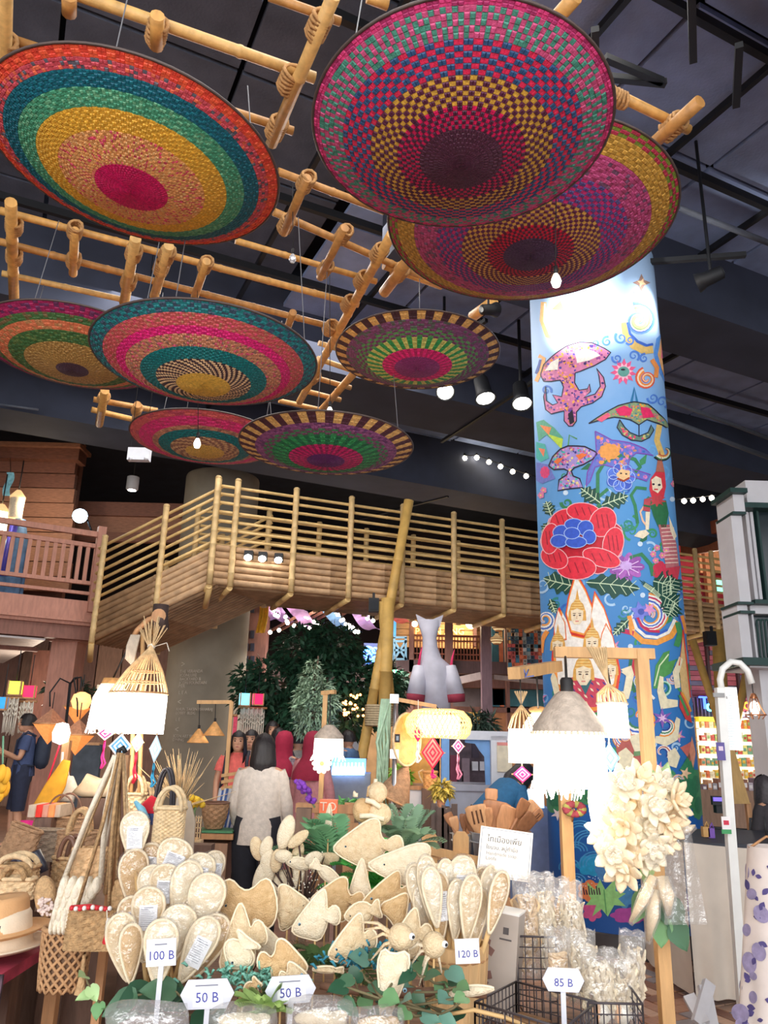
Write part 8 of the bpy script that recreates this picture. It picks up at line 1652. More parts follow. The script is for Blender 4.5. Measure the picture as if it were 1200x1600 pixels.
FL = [('pointed loofah fish standing highest in front of the fern',575,1322,92,74,2.75, 'a', False,.05,0),('wide loofah fish with round tail next to the wrapped brushes',645,1355,118,66,2.6, 'a', False,-.06,0),('two humped tan loofah fish left of the pale one',385,1414,80,62,2.45, 'd', False,.05,0),
      ('pale round bodied loofah fish beside the two humped one',449,1418,62,62,2.5, 'a', True,.1,.3),('tan loofah fish with raised back fin in the middle row',493,1432,62,62,2.4, 'b', False,.05,0),('greyish loofah fish behind the raised fin one',527,1406,70,60,2.6, 'a', False,.0,.1),
      ('large drooping loofah fish at the left end above the green moss',376,1470,66,82,2.3, 'b', False,.35,0),('thin loofah fish pointing down in front of the drooping one',375,1488,40,84,2.22, 'c', False,1.0,0),('loofah fish facing right behind the first 50 baht sign',442,1505,64,60,2.2, 'a', True,-.1,0),
      ('blue eyed loofah fish beside the teal moss',550,1470,62,62,2.25, 'b', False,.05,.1),('upright triangular loofah fish in the middle',563,1378,42,56,2.65, 't', False,0,0),('loofah fish with tall back right of the triangular one',606,1396,66,54,2.55, 'b', False,-.05,.1),
      ('small crescent finned loofah fish with a dark eye',566,1426,48,50,2.4, 'c', False,.25,0),('slanting loofah fish on the dark twigs',512,1366,50,30,2.75, 'c', True,-.6,0),('loofah fish tail rising behind the first octopus',622,1418,54,40,2.42, 't', True,-.7,0),
      ('broad loofah fish partly hidden behind the two octopuses',640,1462,58,62,2.3, 'b', False,.1,0),('ragged finned loofah fish behind the drooping one',412,1470,50,52,2.4, 'b', True,.2,0),('small brown leaf shaped loofah fish by the green moss',393,1545,24,34,2.15, 'c', False,.9,0),
      ('tiny loofah fish right above the second 50 baht sign',458,1524,34,34,2.14, 'a', True,.1,0),('loofah fish lying behind the sprig of oval pods',470,1350,46,30,2.9, 'c', False,-.2,.2)]
for i, a in enumerate(FL): fish(*a, seed=i, eye=a[0].find('tail rising') < 0 and a[6] != 't')
fish('flat diamond shaped loofah ray hanging at the front edge',610,1540,58,84,2.05, 't', False,3.0,0, eye=True, stick=True, seed=1, name='loofah_ray')
# octopuses and the doll pair
def octopus(label, hx, hy, r, Y, legs, seed):
 c = P(hx, hy, Y); R0 = r*Y/1200; t = thing('loofah_octopus', label, 'loofah octopus', Vector((c.x, Y, c.z-.1)), 'loofah octopuses'); mb = MB(); mb.ball(c,(R0, R0*.8, R0*1.0),16,12); mb.build('head', loof, t)
 for (x, y) in legs: e = P(x, y, Y); m_ = c.lerp(e,.55)+Vector((0,0,.012)); MB().path([c.lerp(e,.2), m_, e], [R0*.3, R0*.22, R0*.1],8, flat=.6).build('tentacle', loof2 if seed else loof, t)
 e = c+Vector((R0*.85,-R0*.45, R0*.15)); ey = MB().ball(e,.0085,10,8).build('eye', M('eye_white',(240,240,240),.3,0), t); MB().ball(e+Vector((.003,-.006,0)),.004,8,6).build('pupil', M('bead_black'), ey)
 MB().path([c, Vector((c.x, Y+.01, ZS))],.003,5).build('stick', skewer, t)
octopus('loofah octopus with tentacles spreading left in front of the tub',626,1464,18,2.12, [(570,1452),(575,1470),(580,1500),(600,1500),(640,1490),(560,1440)],0); octopus('smaller loofah octopus touching the wooden tub',678,1476,17,2.15, [(640,1510),(660,1510),(690,1520),(630,1490),(655,1540)],1)
t = thing('loofah_doll', 'pair of loofah animal dolls hugging above the fern', 'loofah doll', P(585,1300,2.95)); Yd_ = 2.95; q = P(590,1238, Yd_); MB().ball(q,(.035,.03,.037),16,12).build('head', loof, t); MB().ball(P(566,1266, Yd_),(.035,.03,.042),14,10).build('body', loof3, t); MB().ball(P(592,1272, Yd_),(.045,.03,.04),14,10).build('body', loof, t)
for a, b in (((571,1250),(594,1262)),((562,1275),(600,1280)),((555,1245),(556,1238))): MB().path(pl([a,((a[0]+b[0])/2,(a[1]+b[1])/2-3), b], Yd_-.03),.009,8).build('arm', seam_m, t)
MB().path(pl([(574,1245),(576,1230),(582,1226)], Yd_),.005,6).build('handle_loop', loof3, t); MB().tube(P(586,1226, Yd_), P(587,1217, Yd_),.007).build('topknot', loof2, t); MB().path([P(585,1285, Yd_), Vector((P(585,1285, Yd_).x, Yd_, ZS))],.006,5).build('stick', skewer, t)
fish('small tapered loofah tag pod at the left of the doll pair',514,1275,16,30,3.0, 't', False,0,0, eye=False, seed=1, name='loofah_pod')
# oval pods on dark twigs
pods = [(402,1326,10,17,-.35, 'upright pod at the left tip of the twigs'),(416,1323,9,15,.3, 'pointed pod beside the left tip pod'),(447,1300,12,24,.25, 'tallest curved pod on the twigs'),(466,1311,8,18,.9, 'slanting pod right of the tallest one'),(443,1322,8,18,-.1, 'short pod under the tallest one'),(419,1352,12,24,-.05, 'large pod in the middle of the left cluster'),(432,1345,9,16,.1, 'pod tucked behind the large middle pod'),(443,1338,13,9,0, 'white round pod lying sideways'),(439,1377,13,17,.6, 'tilted oval pod low on the twigs'),(463,1340,9,22,.3, 'leaning double pod at the right of the cluster'),(467,1360,9,22,.0, 'pod hanging behind the leaning double pod'),(490,1342,10,14,1.2, 'wide flat pod on the right twigs'),(512,1342,9,17,1.5, 'pale pod lying level at the end of the twigs'),(407,1372,10,24,.25, 'pod lowest on the left of the twigs'),(455,1384,9,14,.9, 'small pod above the pale round fish')]
for i,(x, y, rx, ry, rot, lab) in enumerate(pods):
 Y = 2.95-.02*(i % 4); c = P(x, y, Y); kx = Y/1200; t = thing('loofah_pod', lab, 'loofah pod', c-UP*ry*kx, 'oval loofah pods on dark twigs'); MB().ball(c,(rx*kx, rx*kx*.5, ry*kx),14,10, Matrix.Rotation(rot,3, 'Y')).build('pod', loof2 if i % 3 else loof, t); MB().path([c, c+Vector((.01,.01,-ry*kx*1.4)), P(470,1425,2.9)], [.004,.003,.003],5).build('twig', M('dark_twig',(74,54,48),.8,.2), t)
t = thing('twig_bundle', 'bundle of dark glittery twigs among the loofah pods', 'twigs', P(470,1450,2.85)); rg = random.Random(41)
for k in range(26): b = P(470+rg.uniform(-8,8),1440,2.85); e = P(465+rg.uniform(-60,70), rg.uniform(1335,1400),2.85+rg.uniform(-.1,.1)); MB().path([b, b.lerp(e,.5)+Vector((rg.uniform(-.02,.02),0,.02)), e], [.003,.0025,.001],4).build('twig', M('dark_twig'), t)
for k in range(60): MB().ball(P(470+rg.gauss(0,16),1395+rg.gauss(0,18),2.83+rg.uniform(-.08,.05)),.0025,6,4).build('glitter_bead', M('glitter',(240,236,220),.2,0), t)
# --- wrapped loofah paddles, left bunch
def label_card(t, c, ax, ay, nf, w, h, lines=9):
 cd_ = MB().prism([(-w/2,-h/2),(w/2,-h/2),(w/2, h/2),(-w/2, h/2)], c, ax, ay,.0012).build('paper_label', paperw, t)
 mb = MB(); rg = random.Random(int(c.x*9999))
 for k in range(lines): ln = w*rg.uniform(.55,.8); y = h*(.4-.8*k/lines); mb.bar(c+nf*.0012-ax*w*.4+ay*y, c+nf*.0012-ax*(w*.4-ln)+ay*y,.0009 if k > 1 else .0018,.0006, nf)
 mb.build('printed_lines', inkg if lines > 3 else inkb, cd_)
TEAR = smooth2([(0,-1.15),(-.28,-.92),(-.7,-.3),(-.98,.3),(-.85,.75),(-.45,1),(0,1.06),(.45,1),(.85,.75),(.98,.3),(.7,-.3),(.28,-.92)])
def paddle(label, cx, cy, rx, ry, Y, rot, yaw, foot, lab=0, seed=0, group='wrapped loofah paddles', film_on=True):
 c = P(cx, cy, Y); k = Y/1200; Rm = Matrix.Rotation(yaw,3, 'Z') @ Matrix.Rotation(rot,3, 'Y'); ax, ay = Rm @ Vector((1,0,0)), Rm @ Vector((0,0,1)); nf = -(Rm @ Vector((0,1,0))); W, H = rx*k/max(.35, math.cos(yaw)), ry*k
 t = thing('loofah_paddle', label, 'loofah paddle', foot, group); o = [(x*W, y*H) for x, y in TEAR]
 MB().pillow(o, c, ax, ay,.03, seed=seed).build('pad', LF[(seed*2+1) % 3 if seed % 4 else 1], t); MB().path([c+ax*x+ay*y+nf*.006 for x, y in o],.0042,6, closed=True).build('rim', seam_m, t)
 if film_on: oo = [(x*W*1.13, y*H*1.1) for x, y in TEAR]; MB().pillow(oo, c, ax, ay,.05, wob=.003, seed=seed+5).build('plastic_wrap', clear, t)
 if lab: label_card(t, c+nf*.0165-ay*H*.05+ax*W*.08, ax, ay, nf, W*1.05, H*.95,11)
 q = c-ay*H*1.0; MB().path([q, q.lerp(Vector(foot),.5), Vector(foot)], [.007,.006,.006],8).build('handle', skewer, t)
 return t
ft = P(258,1560,2.35); ft.z = ZS+.02
PD = [(211,1306,21,31,2.62,-.08,0,1, 'highest paddle at the top left of the wrapped bunch'),(269,1345,25,28,2.6,.35,.2,1, 'tilted paddle with a label behind the bunch top'),(232,1350,17,26,2.66,.15,.3,1, 'half hidden paddle below the highest one'),(312,1366,21,26,2.55,.12,0,1, 'paddle at the upper right of the bunch, label low'),(331,1360,13,24,2.62,.1,.8,1, 'edge-on paddle at the far upper right'),(208,1372,18,36,2.6,-.1,.6,0, 'edge-on paddle hanging below the highest one'),(238,1390,20,30,2.5,-.1,.2,0, 'plain paddle left of the central labelled one'),(258,1390,23,31,2.45,.0,0,1, 'labelled paddle in the very middle of the bunch'),(287,1393,20,38,2.4,.2,.5,0, 'long plain paddle turned sideways in the middle'),(320,1413,26,38,2.36,.18,.1,0, 'large plain paddle on the right of the bunch'),(232,1430,24,34,2.33,-.05,0,1, 'labelled paddle on the left above the price card'),(206,1436,16,28,2.42,-.3,.4,1, 'small paddle peeking out at the left side'),(277,1457,25,33,2.28,.1,.1,0, 'shiny plain paddle right of the price card'),(193,1478,21,40,2.24,-.25,.25,0, 'lowest leftmost paddle of the wrapped bunch'),(204,1488,14,34,2.2,-.1,.5,0, 'narrow paddle in front of the lowest leftmost one'),(251,1486,24,38,2.16,.0,0,0, 'front paddle carrying the 100 baht card'),(308,1482,21,40,2.24,.45,.3,1, 'paddle leaning right with a grey label'),(326,1476,22,38,2.3,.4,.2,0, 'outermost paddle leaning right'),(222,1462,20,30,2.36,-.2,.3,0, 'paddle squeezed between the left ones'),(296,1440,18,30,2.4,.15,.4,0, 'paddle behind the shiny plain one')]
for i,(x, y, rx, ry, Y, rot, yaw, lb, lab) in enumerate(PD): paddle(lab, x, y, rx, ry, Y, rot, yaw, ft+Vector((rg.uniform(-.05,.05), rg.uniform(-.04,.04),0)), lb, i)
t = thing('paddle_pot', 'dark clay pot holding the wrapped loofah paddles', 'pot', P(258,1570,2.35)); MB().lathe([(.06,0),(.085,.03),(.09,.1),(.095,.12),(.085,.12),(.06,.02),(0,.02)],(ft.x, ft.y, ZS),24).build('wall', M('pot_brown',(120,92,74),.7,.15), t); MB().path([Vector((ft.x, ft.y, ZS+.12))+Vector((.095*math.cos(k*PI/10),.095*math.sin(k*PI/10),0)) for k in range(20)],.006,5, closed=True).build('rim', M('pot_brown'), t)
# --- tub with wrapped brushes
Yu = 2.35; b = P(712,1552, Yu); hT = P(712,1472, Yu).z-b.z; rT = 40*Yu/1200; t = thing('wooden_tub', 'pale wooden tub with the 120 baht card', 'tub',(b.x, Yu, ZS)); tubw = wood('tub_wood',(222,180,128),.12,(5,5,.8)); zb = ZS
for k in range(18): a = 2*PI*k/18; R = Matrix.Rotation(a,3, 'Z'); q0 = R @ Vector((rT*.86,0,0)); q1 = R @ Vector((rT*1.06,0,0)); MB().bar(Vector((b.x, Yu, zb))+q0, Vector((b.x, Yu, b.z+hT))+q1,.035,.012, R @ Vector((1,0,0))).build('stave', tubw, t)
for f in (.12,.85): MB().path([Vector((b.x+lerp(.87,1.07, f)*rT*1.03*math.cos(k*PI/14), Yu+lerp(.87,1.07, f)*rT*1.03*math.sin(k*PI/14), lerp(zb, b.z+hT, f))) for k in range(28)],.005,6, closed=True).build('hoop', pine_d, t)
tb_ = Vector((b.x, Yu, ZS+.05))
BR_ = [(652,1395,13,36,-.22,.3,0, 'leftmost brush leaning out of the tub'),(668,1385,14,38,-.1,.2,1, 'tall brush with a slanted label at the left of the tub'),(686,1412,15,40,-.08,.4,1, 'front left brush with a long label'),(676,1400,14,36,-.15,.2,0, 'brush tucked behind the front left one'),(700,1402,16,40,.0,.2,0, 'plain brush in the middle of the tub'),(722,1385,20,38,.02,0,1, 'tallest broad brush with a printed label in the tub'),(711,1420,13,36,.05,.4,0, 'narrow brush in front of the tallest one'),(733,1418,16,40,.12,.3,0, 'white brush right of the centre of the tub'),(748,1405,15,40,.16,.2,1, 'labelled brush on the right of the tub'),(760,1398,13,36,.22,.4,0, 'brush leaning right behind the labelled one'),(744,1432,14,34,.2,.5,0, 'edge-on brush low on the right'),(775,1408,13,38,.3,.3,0, 'rightmost brush leaning towards the carton'),(660,1425,12,34,-.2,.5,0, 'low brush at the left of the tub'),(696,1380,12,30,-.05,.3,0, 'back brush between the tall ones')]
for i,(x, y, rx, ry, rot, yaw, lb, lab) in enumerate(BR_): paddle(lab, x, y, rx, ry, Yu-.04*(i % 4)+.05, rot, yaw, tb_+Vector(((x-712)*.0004,.02*(i % 3-1),0)), lb, i+3, 'wrapped loofah brushes in the tub')
def price_card(label, cx, cy, wp, hp_, Y, text, hexa=False, tilt=0, sub=None, stake=True, size=None, name='price_card'):
 o = P(cx, cy, Y); k = Y/1200; W, H = wp*k, hp_*k; R = Matrix.Rotation(tilt,3, 'Y'); ax, ay = R @ Vector((1,0,0)), R @ Vector((0,0,1)); t = thing(name, label, 'price card', o-UP*H/2, 'price cards')
 out = [(-W*.36,-H/2),(W*.36,-H/2),(W/2,0),(W*.36, H/2),(-W*.36, H/2),(-W/2,0)] if hexa else [(-W/2,-H/2),(W/2,-H/2),(W/2, H/2),(-W/2, H/2)]
 MB().prism(out, o, ax, ay,.003).build('card', M('card_grey',(212,214,226),.4,.03) if hexa else paperw, t); fr_ = o+Vector((0,-.0022,0))
 if hexa: MB().prism([(-W*.26,-H*.42),(W*.3,-H*.42),(W*.3, H*.42),(-W*.26, H*.42)], o+Vector((0,-.002,0)), ax, ay,.001).build('white_slip', paperw, t); fr_ += Vector((0,-.001,0))
 text_part('price_lettering', text, fr_-ay*H*.12, ax, ay, size or H*.52, inkb, t,.0008)
 if sub: MB().bar(fr_+ay*H*.3-ax*W*.22, fr_+ay*H*.3+ax*W*.2,.0008, H*.05, ay).build('faint_print', inkg, t)
 if stake: MB().bar(o-ay*H*.45+Vector((0,.004,0)), Vector((o.x, o.y+.01, ZS)),.012,.003, Vector((0,1,0))).build('stake', M('stake_clear',(214,216,226),.3,.02), t)
 return t
price_card('white 100 baht card on the wrapped loofah paddles',252,1488,41,34,2.10, '100 B', tilt=-.08, sub=1, stake=True, size=.028); price_card('left grey arrow shaped 50 baht card',324,1553,74,36,2.06, '50 B', True,-.06,1, size=.03); price_card('second grey arrow shaped 50 baht card under the loofah fish',454,1546,70,34,2.05, '50 B', True,-.08,1, size=.028); price_card('white 120 baht card pinned on the wooden tub',730,1486,34,31,2.2, '120 B', tilt=-.06, stake=False, size=.0235); price_card('grey arrow shaped 85 baht card in front of the wrapped bags',880,1531,58,29,2.1, '85 B', True,.02, None, size=.025)
# --- carton with white top, printed
t = thing('printed_carton', 'grey printed carton with a white top right of the wooden tub', 'carton',(P(770,1560,2.5).x,2.5, ZS)); o = P(790,1432,2.45); R = Matrix.Rotation(-.42,3, 'Z') @ Matrix.Rotation(.09,3, 'Y'); hC = o.z-ZS+.01; bc_ = Vector((P(776,1540,2.5).x,2.5, ZS)); cg = M('carton_grey',(188,176,166),.7,.1,6); MB().box(bc_+R @ Vector((0,0, hC/2)),(.11,.075, hC), R).build('sleeve', cg, t); MB().box(bc_+R @ Vector((0,0, hC+.002)),(.112,.078,.006), R).build('lid', M('carton_white',(246,244,240),.6,.02), t)
MB().box(bc_+R @ Vector((.02,-.038, hC*.84)),(.016,.002,.018), R).build('logo_mark', M('carton_ink',(90,84,84),.7,.1), t); MB().box(bc_+R @ Vector((.02,-.038, hC*.76)),(.035,.002,.004), R).build('logo_line', M('carton_ink'), t)
for k in range(9): MB().box(bc_+R @ Vector((-.05+rg.uniform(0,.03),-.0385, hC*(.1+.075*k))),(.014+.01*rg.random(),.002,.02), R @ Matrix.Rotation(rg.uniform(-.6,.6),3, 'Y')).build('brown_print', M('carton_brown',(140,104,96),.7,.2), t)
text_part('side_lettering', 'GISS', bc_+R @ Vector((-.045,-.0395, hC*.3)), R @ Vector((0,0,1)), R @ Vector((-1,0,0)),.03, M('carton_ink'), t,.001)
# --- tall film bags of shredded loofah
def film_bag(label, cx, y0, y1, wp, Y, fill, seed, rot=0, group='film bags of dried loofah', d=.035, twist=False, toy=None):
 b = P(cx, y1, Y); top = P(cx, y0, Y); H = top.z-b.z; W = wp*Y/1200; t = thing('film_bag', label, 'film bag', b, group); R = Matrix.Rotation(rot,3, 'Y'); rg = random.Random(seed)
 def shell(u, v):
  a = 2*PI*u; f = 1-.85*max(0, v-.86)/.14 if v > .86 else 1; return b+R @ Vector((W/2*math.cos(a)*(1.0 if v < .86 else 1.04), d*f*math.sin(a)*(.6+.4*math.sin(min(1, v/.1)*PI/2)), H*v+.004*math.sin(a*6+v*20)))
 MB().grid(shell,24,14).build('film', clear2, t)
 n = 46 if not twist else 30; mb = MB()
 for k in range(n):
  x = rg.uniform(-W*.4, W*.4); z = rg.uniform(.03,.5)*H; L = rg.uniform(.25,.5)*H
  if twist: mb.path([b+R @ Vector((W*.32*math.cos(a+k), d*.4*math.sin(a+k), H*.1+H*.5*(k/n)+.01*math.sin(a))) for a in [i*.5 for i in range(10)]],.005,5)
  else: mb.path([b+R @ Vector((x+rg.uniform(-.012,.012), rg.uniform(-.6,.6)*d, min(.8*H, z+L*i/4))) for i in range(5)], [.003,.006,.0065,.0055,.002],6)
 mb.build('dried_loofah', fill, t)
 if toy:
  q = b+Vector((0,-d*.6, H*.16)); MB().ball(q,(.022,.014,.024),12,8).build('toy_head', cotton, t); MB().ball(q+Vector((-.014,-.004,.004)),(.014,.01,.024),10,8).build('toy_ear', M('toy_orange', toy,.8,.1), t)
  for sx in (-.006,.009): MB().ball(q+Vector((sx,-.014,.003)),.0025,6,5).build('toy_eye', M('bead_black'), t)
 return t
lt = M('loofah_toast',(236,202,156),.85,.2,50,.4,160); 
film_bag('tall film bag of dried loofah next to the carton',824,1368,1530,36,2.55, lt,1); film_bag('second tall film bag of loofah from the carton',850,1362,1530,36,2.6, loof2,2); film_bag('third tall film bag of loofah in the back row',876,1370,1530,34,2.62, lt,3); film_bag('rightmost tall film bag of loofah in the back row',898,1376,1540,32,2.58, loof2,4)
film_bag('film bag with a coiled loofah behind the 85 baht card',874,1448,1560,36,2.35, lt,5, twist=True); film_bag('film bag with a pale knotted loofah right of the coiled one',912,1452,1570,40,2.38, loof2,6); film_bag('short film bag with a small white toy face',938,1480,1600,46,2.25, loof2,7, toy=(240,190,150)); film_bag('short film bag with an orange eared toy face',970,1482,1600,46,2.3, loof2,8,.05, toy=(236,140,60)); film_bag('empty topped film bag standing at the right end',984,1452,1590,36,2.45, loof2,9,.1)
# --- wire baskets
wirem = M('wire_dark',(66,58,62),.5,.1)
def wire_grid(t, o, ax, ay, w, h, nx, ny, r=.0017):
 for i in range(nx+1): MB().tube(o+ax*w*i/nx, o+ax*w*i/nx+ay*h, r if 0 < i < nx else r*1.6, n=5).build('wire', wirem, t)
 for j in range(ny+1): MB().tube(o+ay*h*j/ny, o+ay*h*j/ny+ax*w, r if 0 < j < ny else r*1.8, n=5).build('wire', wirem, t)
t = thing('wire_basket', 'dark wire basket in front of the film bags', 'wire basket',(P(830,1590,2.2).x,2.2, ZS)); A, B, D_ = P(806,1534,2.42), P(932,1566,2.2), P(742,1566,2.12)
e1 = (B-A); w1 = e1.length; e1.normalize(); e2 = (D_-A); w2 = e2.length; e2.normalize(); dn = Vector((0,0,-1)); hB = .11
wire_grid(t, A, e1, dn, w1, hB,11,4); wire_grid(t, A, e2, dn, w2, hB,11,4); wire_grid(t, D_, e1, dn, w1, hB,11,4); wire_grid(t, B, e2, dn, w2, hB,11,4); wire_grid(t, A+dn*hB, e1, e2, w1, w2,8,8)
t = thing('wire_grid_panel', 'upright dark wire grid panel behind the wire basket', 'wire panel',(P(830,1540,2.46).x,2.46, ZS)); q = P(808,1463,2.46); wire_grid(t, Vector((q.x,2.46, ZS)), Vector((1,0,-.0)), UP,.11, q.z-ZS,5,8)
t = thing('wire_basket', 'second wire basket holding the toy bags at the lower right', 'wire basket',(P(960,1600,2.15).x,2.2, ZS)); q = P(918,1567,2.14); wire_grid(t, Vector((q.x,2.14, ZS)), Vector((1,0,0)), UP, P(1003,1562,2.14).x-q.x, q.z-ZS,7,6); wire_grid(t, Vector((P(1003,1562,2.14).x,2.14, ZS)), Vector((.1,.99,0)), UP,.3, q.z-ZS,5,6)
t = thing('woven_tray', 'brown slatted tray lying in the wire basket', 'tray', P(800,1580,2.25)); 
for k in range(9): q = A.lerp(D_,(k+.5)/9)+dn*.07; MB().bar(q+e1*.02, q+e1*.12,.016,.006).build('slat', wood('tray_slat',(150,112,78),.2), t)
MB().bar(A+dn*.075+e1*.02, D_+dn*.075+e1*.02,.012,.01).build('edge', wood('tray_edge',(130,92,66),.2), t); MB().bar(A+dn*.075+e1*.12, D_+dn*.075+e1*.12,.012,.01).build('edge', wood('tray_edge'), t)
# --- loofah bouquet on the lamp frame post
Yf = 2.82; t = thing('loofah_bouquet', 'big bouquet of cream loofah blooms tied to the wooden lamp frame', 'bouquet', P(1000,1370, Yf)); rg = random.Random(52); pet = [M('petal_cream',(250,236,208),.85,.08,30,.2,120, sss=.1), M('petal_ivory',(244,222,186),.85,.1,30,.2,120, sss=.1)]
for i in range(17):
 x, y = ((970,1228),(1000,1222),(1030,1232),(1050,1250),(958,1262),(985,1255),(1015,1258),(1040,1280),(950,1300),(975,1290),(1005,1292),(1030,1305),(955,1335),(978,1325),(1003,1330),(975,1355),(1015,1320))[i]
 c = P(x, y, Yf-.06+.03*(i % 3)); d = Vector((rg.uniform(-.5,.5)+(x-1000)/90,-1, rg.uniform(-.3,.5)-(y-1290)/110)).normalized(); bl_ = MB(); fx, fy, _ = frame_of(d)
 for ringn,(np_, tilt_, L) in enumerate(((7,1.0,.082),(5,.5,.062))):
  for k in range(np_):
   a = 2*PI*k/np_+ringn*.5; out = (fx*math.cos(a)+fy*math.sin(a)); ax_ = (d*math.cos(tilt_)+out*math.sin(tilt_)).normalized(); sd = ax_.cross(out).normalized() if abs(ax_.dot(out)) < .99 else fy
   bl_.pillow([(L*(.02+.98*f), L*.26*s_*math.sin(PI*min(1, f*.92+.06))**.7) for s_ in (1,) for f in (0,.2,.45,.7,.9,1)]+[(L*(.02+.98*f),-L*.26*math.sin(PI*min(1, f*.92+.06))**.7) for f in (.9,.7,.45,.2)], c, ax_, sd,.012)
 o_ = bl_.build('bloom', pet[i % 2], t)
 if i % 2 == 0: MB().ball(c+d*.02,(.052,.05,.052),12,8).build('bloom_wrap', clear, o_)
for k,(a, b, r) in enumerate((((1020,1370),(985,1440),.02),((1035,1370),(1045,1430),.026),((1022,1390),(1012,1470),.02),((1060,1300),(1085,1290),.02))): MB().path([P(*a, Yf), P((a[0]+b[0])/2+3,(a[1]+b[1])/2, Yf-.02), P(*b, Yf)], [r*.8, r, r*.3],10, flat=.6).build('long_pod', pet[1], t); MB().path([P(*a, Yf), P((a[0]+b[0])/2+3,(a[1]+b[1])/2, Yf-.02), P(b[0], b[1]+4, Yf)], [r*1.2, r*1.35, r*.5],10, flat=.7).build('pod_wrap', clear2, t)
MB().grid(lambda u, v: P(lerp(1040,1075, u)+v*lerp(-2,30, u),1270+v*175, Yf-.03-.02*math.sin(u*9+v*3)),8,12).build('film_sheet', clear2, t); MB().path(pl([(1014,1218),(1018,1208),(1024,1214),(1012,1214)], Yf-.05),.005,5).build('ribbon', cotton, t)
def leaf_obj(t, c, ax, nrm, L, W, m, name='leaf'):
 c, ax, nrm = Vector(c), Vector(ax).normalized(), Vector(nrm).normalized(); sd = ax.cross(nrm).normalized(); nrm = sd.cross(ax)
 def f(u, v): s_ = (u-.5)*2; w_ = W*1.1*math.sin(PI*(.03+.97*v)**.62)**.85*(1-.1*abs(math.sin(v*14))); return c+ax*L*v+sd*s_*w_/2+nrm*(-.18*L*v*v+.10*W*abs(s_))
 return MB().grid(f,4,7).build(name, m, t)
lg_ = leaf_m('ivy_green',(74,112,82)); lgl = leaf_m('ivy_light',(112,156,106)); lgb = leaf_m('ivy_blue',(104,148,130)); lgd = leaf_m('ivy_dark',(40,84,58)); lgp = leaf_m('ivy_pale',(170,200,140))
t2 = thing('bouquet_leaves', 'pale green leaves behind the loofah bouquet on the post', 'leaves', P(1025,1440, Yf+.05))
for (x, y, dx, dz, L, W, m) in ((1035,1230,.3,1,.09,.05, lgp),(1020,1225,-.3,1,.07,.05, lgp),(1010,1390,-.5,-1,.12,.07, lgl),(1040,1400,.3,-1,.14,.09, lg_),(1030,1430,0,-1,.1,.08, lgl),(1050,1440,.5,-1,.1,.08, lg_),(1000,1310,-.5,-.3,.08,.05, lgp),(1012,1345,-.2,-1,.08,.05, lgp)): leaf_obj(t2, P(x, y, Yf+.06),(dx,-.1, dz),(0,-1,.3), L, W, m)
# --- greenery on the table
def fern(label, px, py, Y, n, L, m, spread=1.0, seed=0, up=.8, droop=.4):
 t = thing('fern', label, 'fern', P(px, py, Y)); rg = random.Random(seed); b = P(px, py, Y)
 for k in range(n):
  a = rg.uniform(-1,1)*spread; d = Vector((math.sin(a), rg.uniform(-.8,.3), up*math.cos(a)+rg.uniform(0,.3))).normalized(); ln = L*rg.uniform(.7,1.15); mb = MB(); pts = [b+d*ln*f-UP*droop*ln*f*f for f in [i/7 for i in range(8)]]; mb.path(pts, [.0035*(1-.7*i/7) for i in range(8)],4)
  sd = d.cross(UP).normalized() if abs(d.z) < .98 else CAMX
  for i in range(1,8):
   for s_ in (-1,1):
    for h_ in (0,.5):
     q = pts[i-1].lerp(pts[i], h_+.25); wv = ln*.26*math.sin(PI*(i+h_)/8.6)+.006; e_ = q+(sd*s_*.8+d*.6).normalized()*wv-UP*.01; mb.add([q, q.lerp(e_,.5)+d*.009, e_, q.lerp(e_,.5)-d*.009], [(0,1,2,3)], True)
  mb.build('frond', m, t)
 return t
fern('bluish green fern behind the pointed loofah fish',520,1345,3.05,26,.27, leaf_m('fern_blue',(120,176,128)),1.3,1); fern('bright green fern under the pointed loofah fish',592,1385,2.9,30,.22, leaf_m('fern_bright',(90,190,90)),1.4,2); fern('silvery fern sprig beside the white cabinet',630,1330,3.1,14,.24, leaf_m('fern_silver',(140,172,140)),1.0,3); fern('drooping dark grass fern under the loofah fish',500,1500,2.45,20,.17, leaf_m('fern_dark',(92,120,72)),1.5,4,.5,.8); fern('yellow green tuft between the two 50 baht cards',415,1580,2.05,10,.09, leaf_m('fern_lime',(160,190,110)),1.4,5)
def ivy(label, leaves, name='ivy', twig=None, Y0=2.1):
 b = P(leaves[0][0], leaves[0][1], leaves[0][2]); t = thing(name, label, 'ivy', b-UP*.02); rg = random.Random(int(leaves[0][0]))
 for (x, y, Y, L, W, m) in leaves: leaf_obj(t, P(x, y, Y),(rg.uniform(-1,1), rg.uniform(-1,-.2), rg.uniform(-.5,.3)),(rg.uniform(-.4,.4),-.7,.8), L, W, m)
 for i in range(len(leaves)-1): a_, b_ = leaves[i], leaves[i+1]; MB().path([P(*a_[:3]), P((a_[0]+b_[0])/2,(a_[1]+b_[1])/2+4,(a_[2]+b_[2])/2), P(*b_[:3])],.003,5).build('stem', M('ivy_stem',(110,100,70),.8,.15), t)
ms = [lg_, lgl, lgb, lgd]
rg = random.Random(77); ivy('ivy trailing across the front right of the stall', [(x+rg.uniform(-4,4), y+rg.uniform(-4,4),2.05+rg.uniform(-.06,.1), rg.uniform(.036,.06), rg.uniform(.03,.05), ms[k % 4]) for k,(x, y) in enumerate(((550,1530),(566,1556),(630,1560),(700,1590),(650,1548),(716,1545),(615,1575),(560,1520),(580,1540),(600,1555),(625,1505),(645,1515),(665,1530),(690,1535),(700,1560),(720,1575),(670,1570),(640,1575),(655,1590),(610,1590),(585,1570),(730,1555),(690,1585),(545,1545),(530,1560)))])
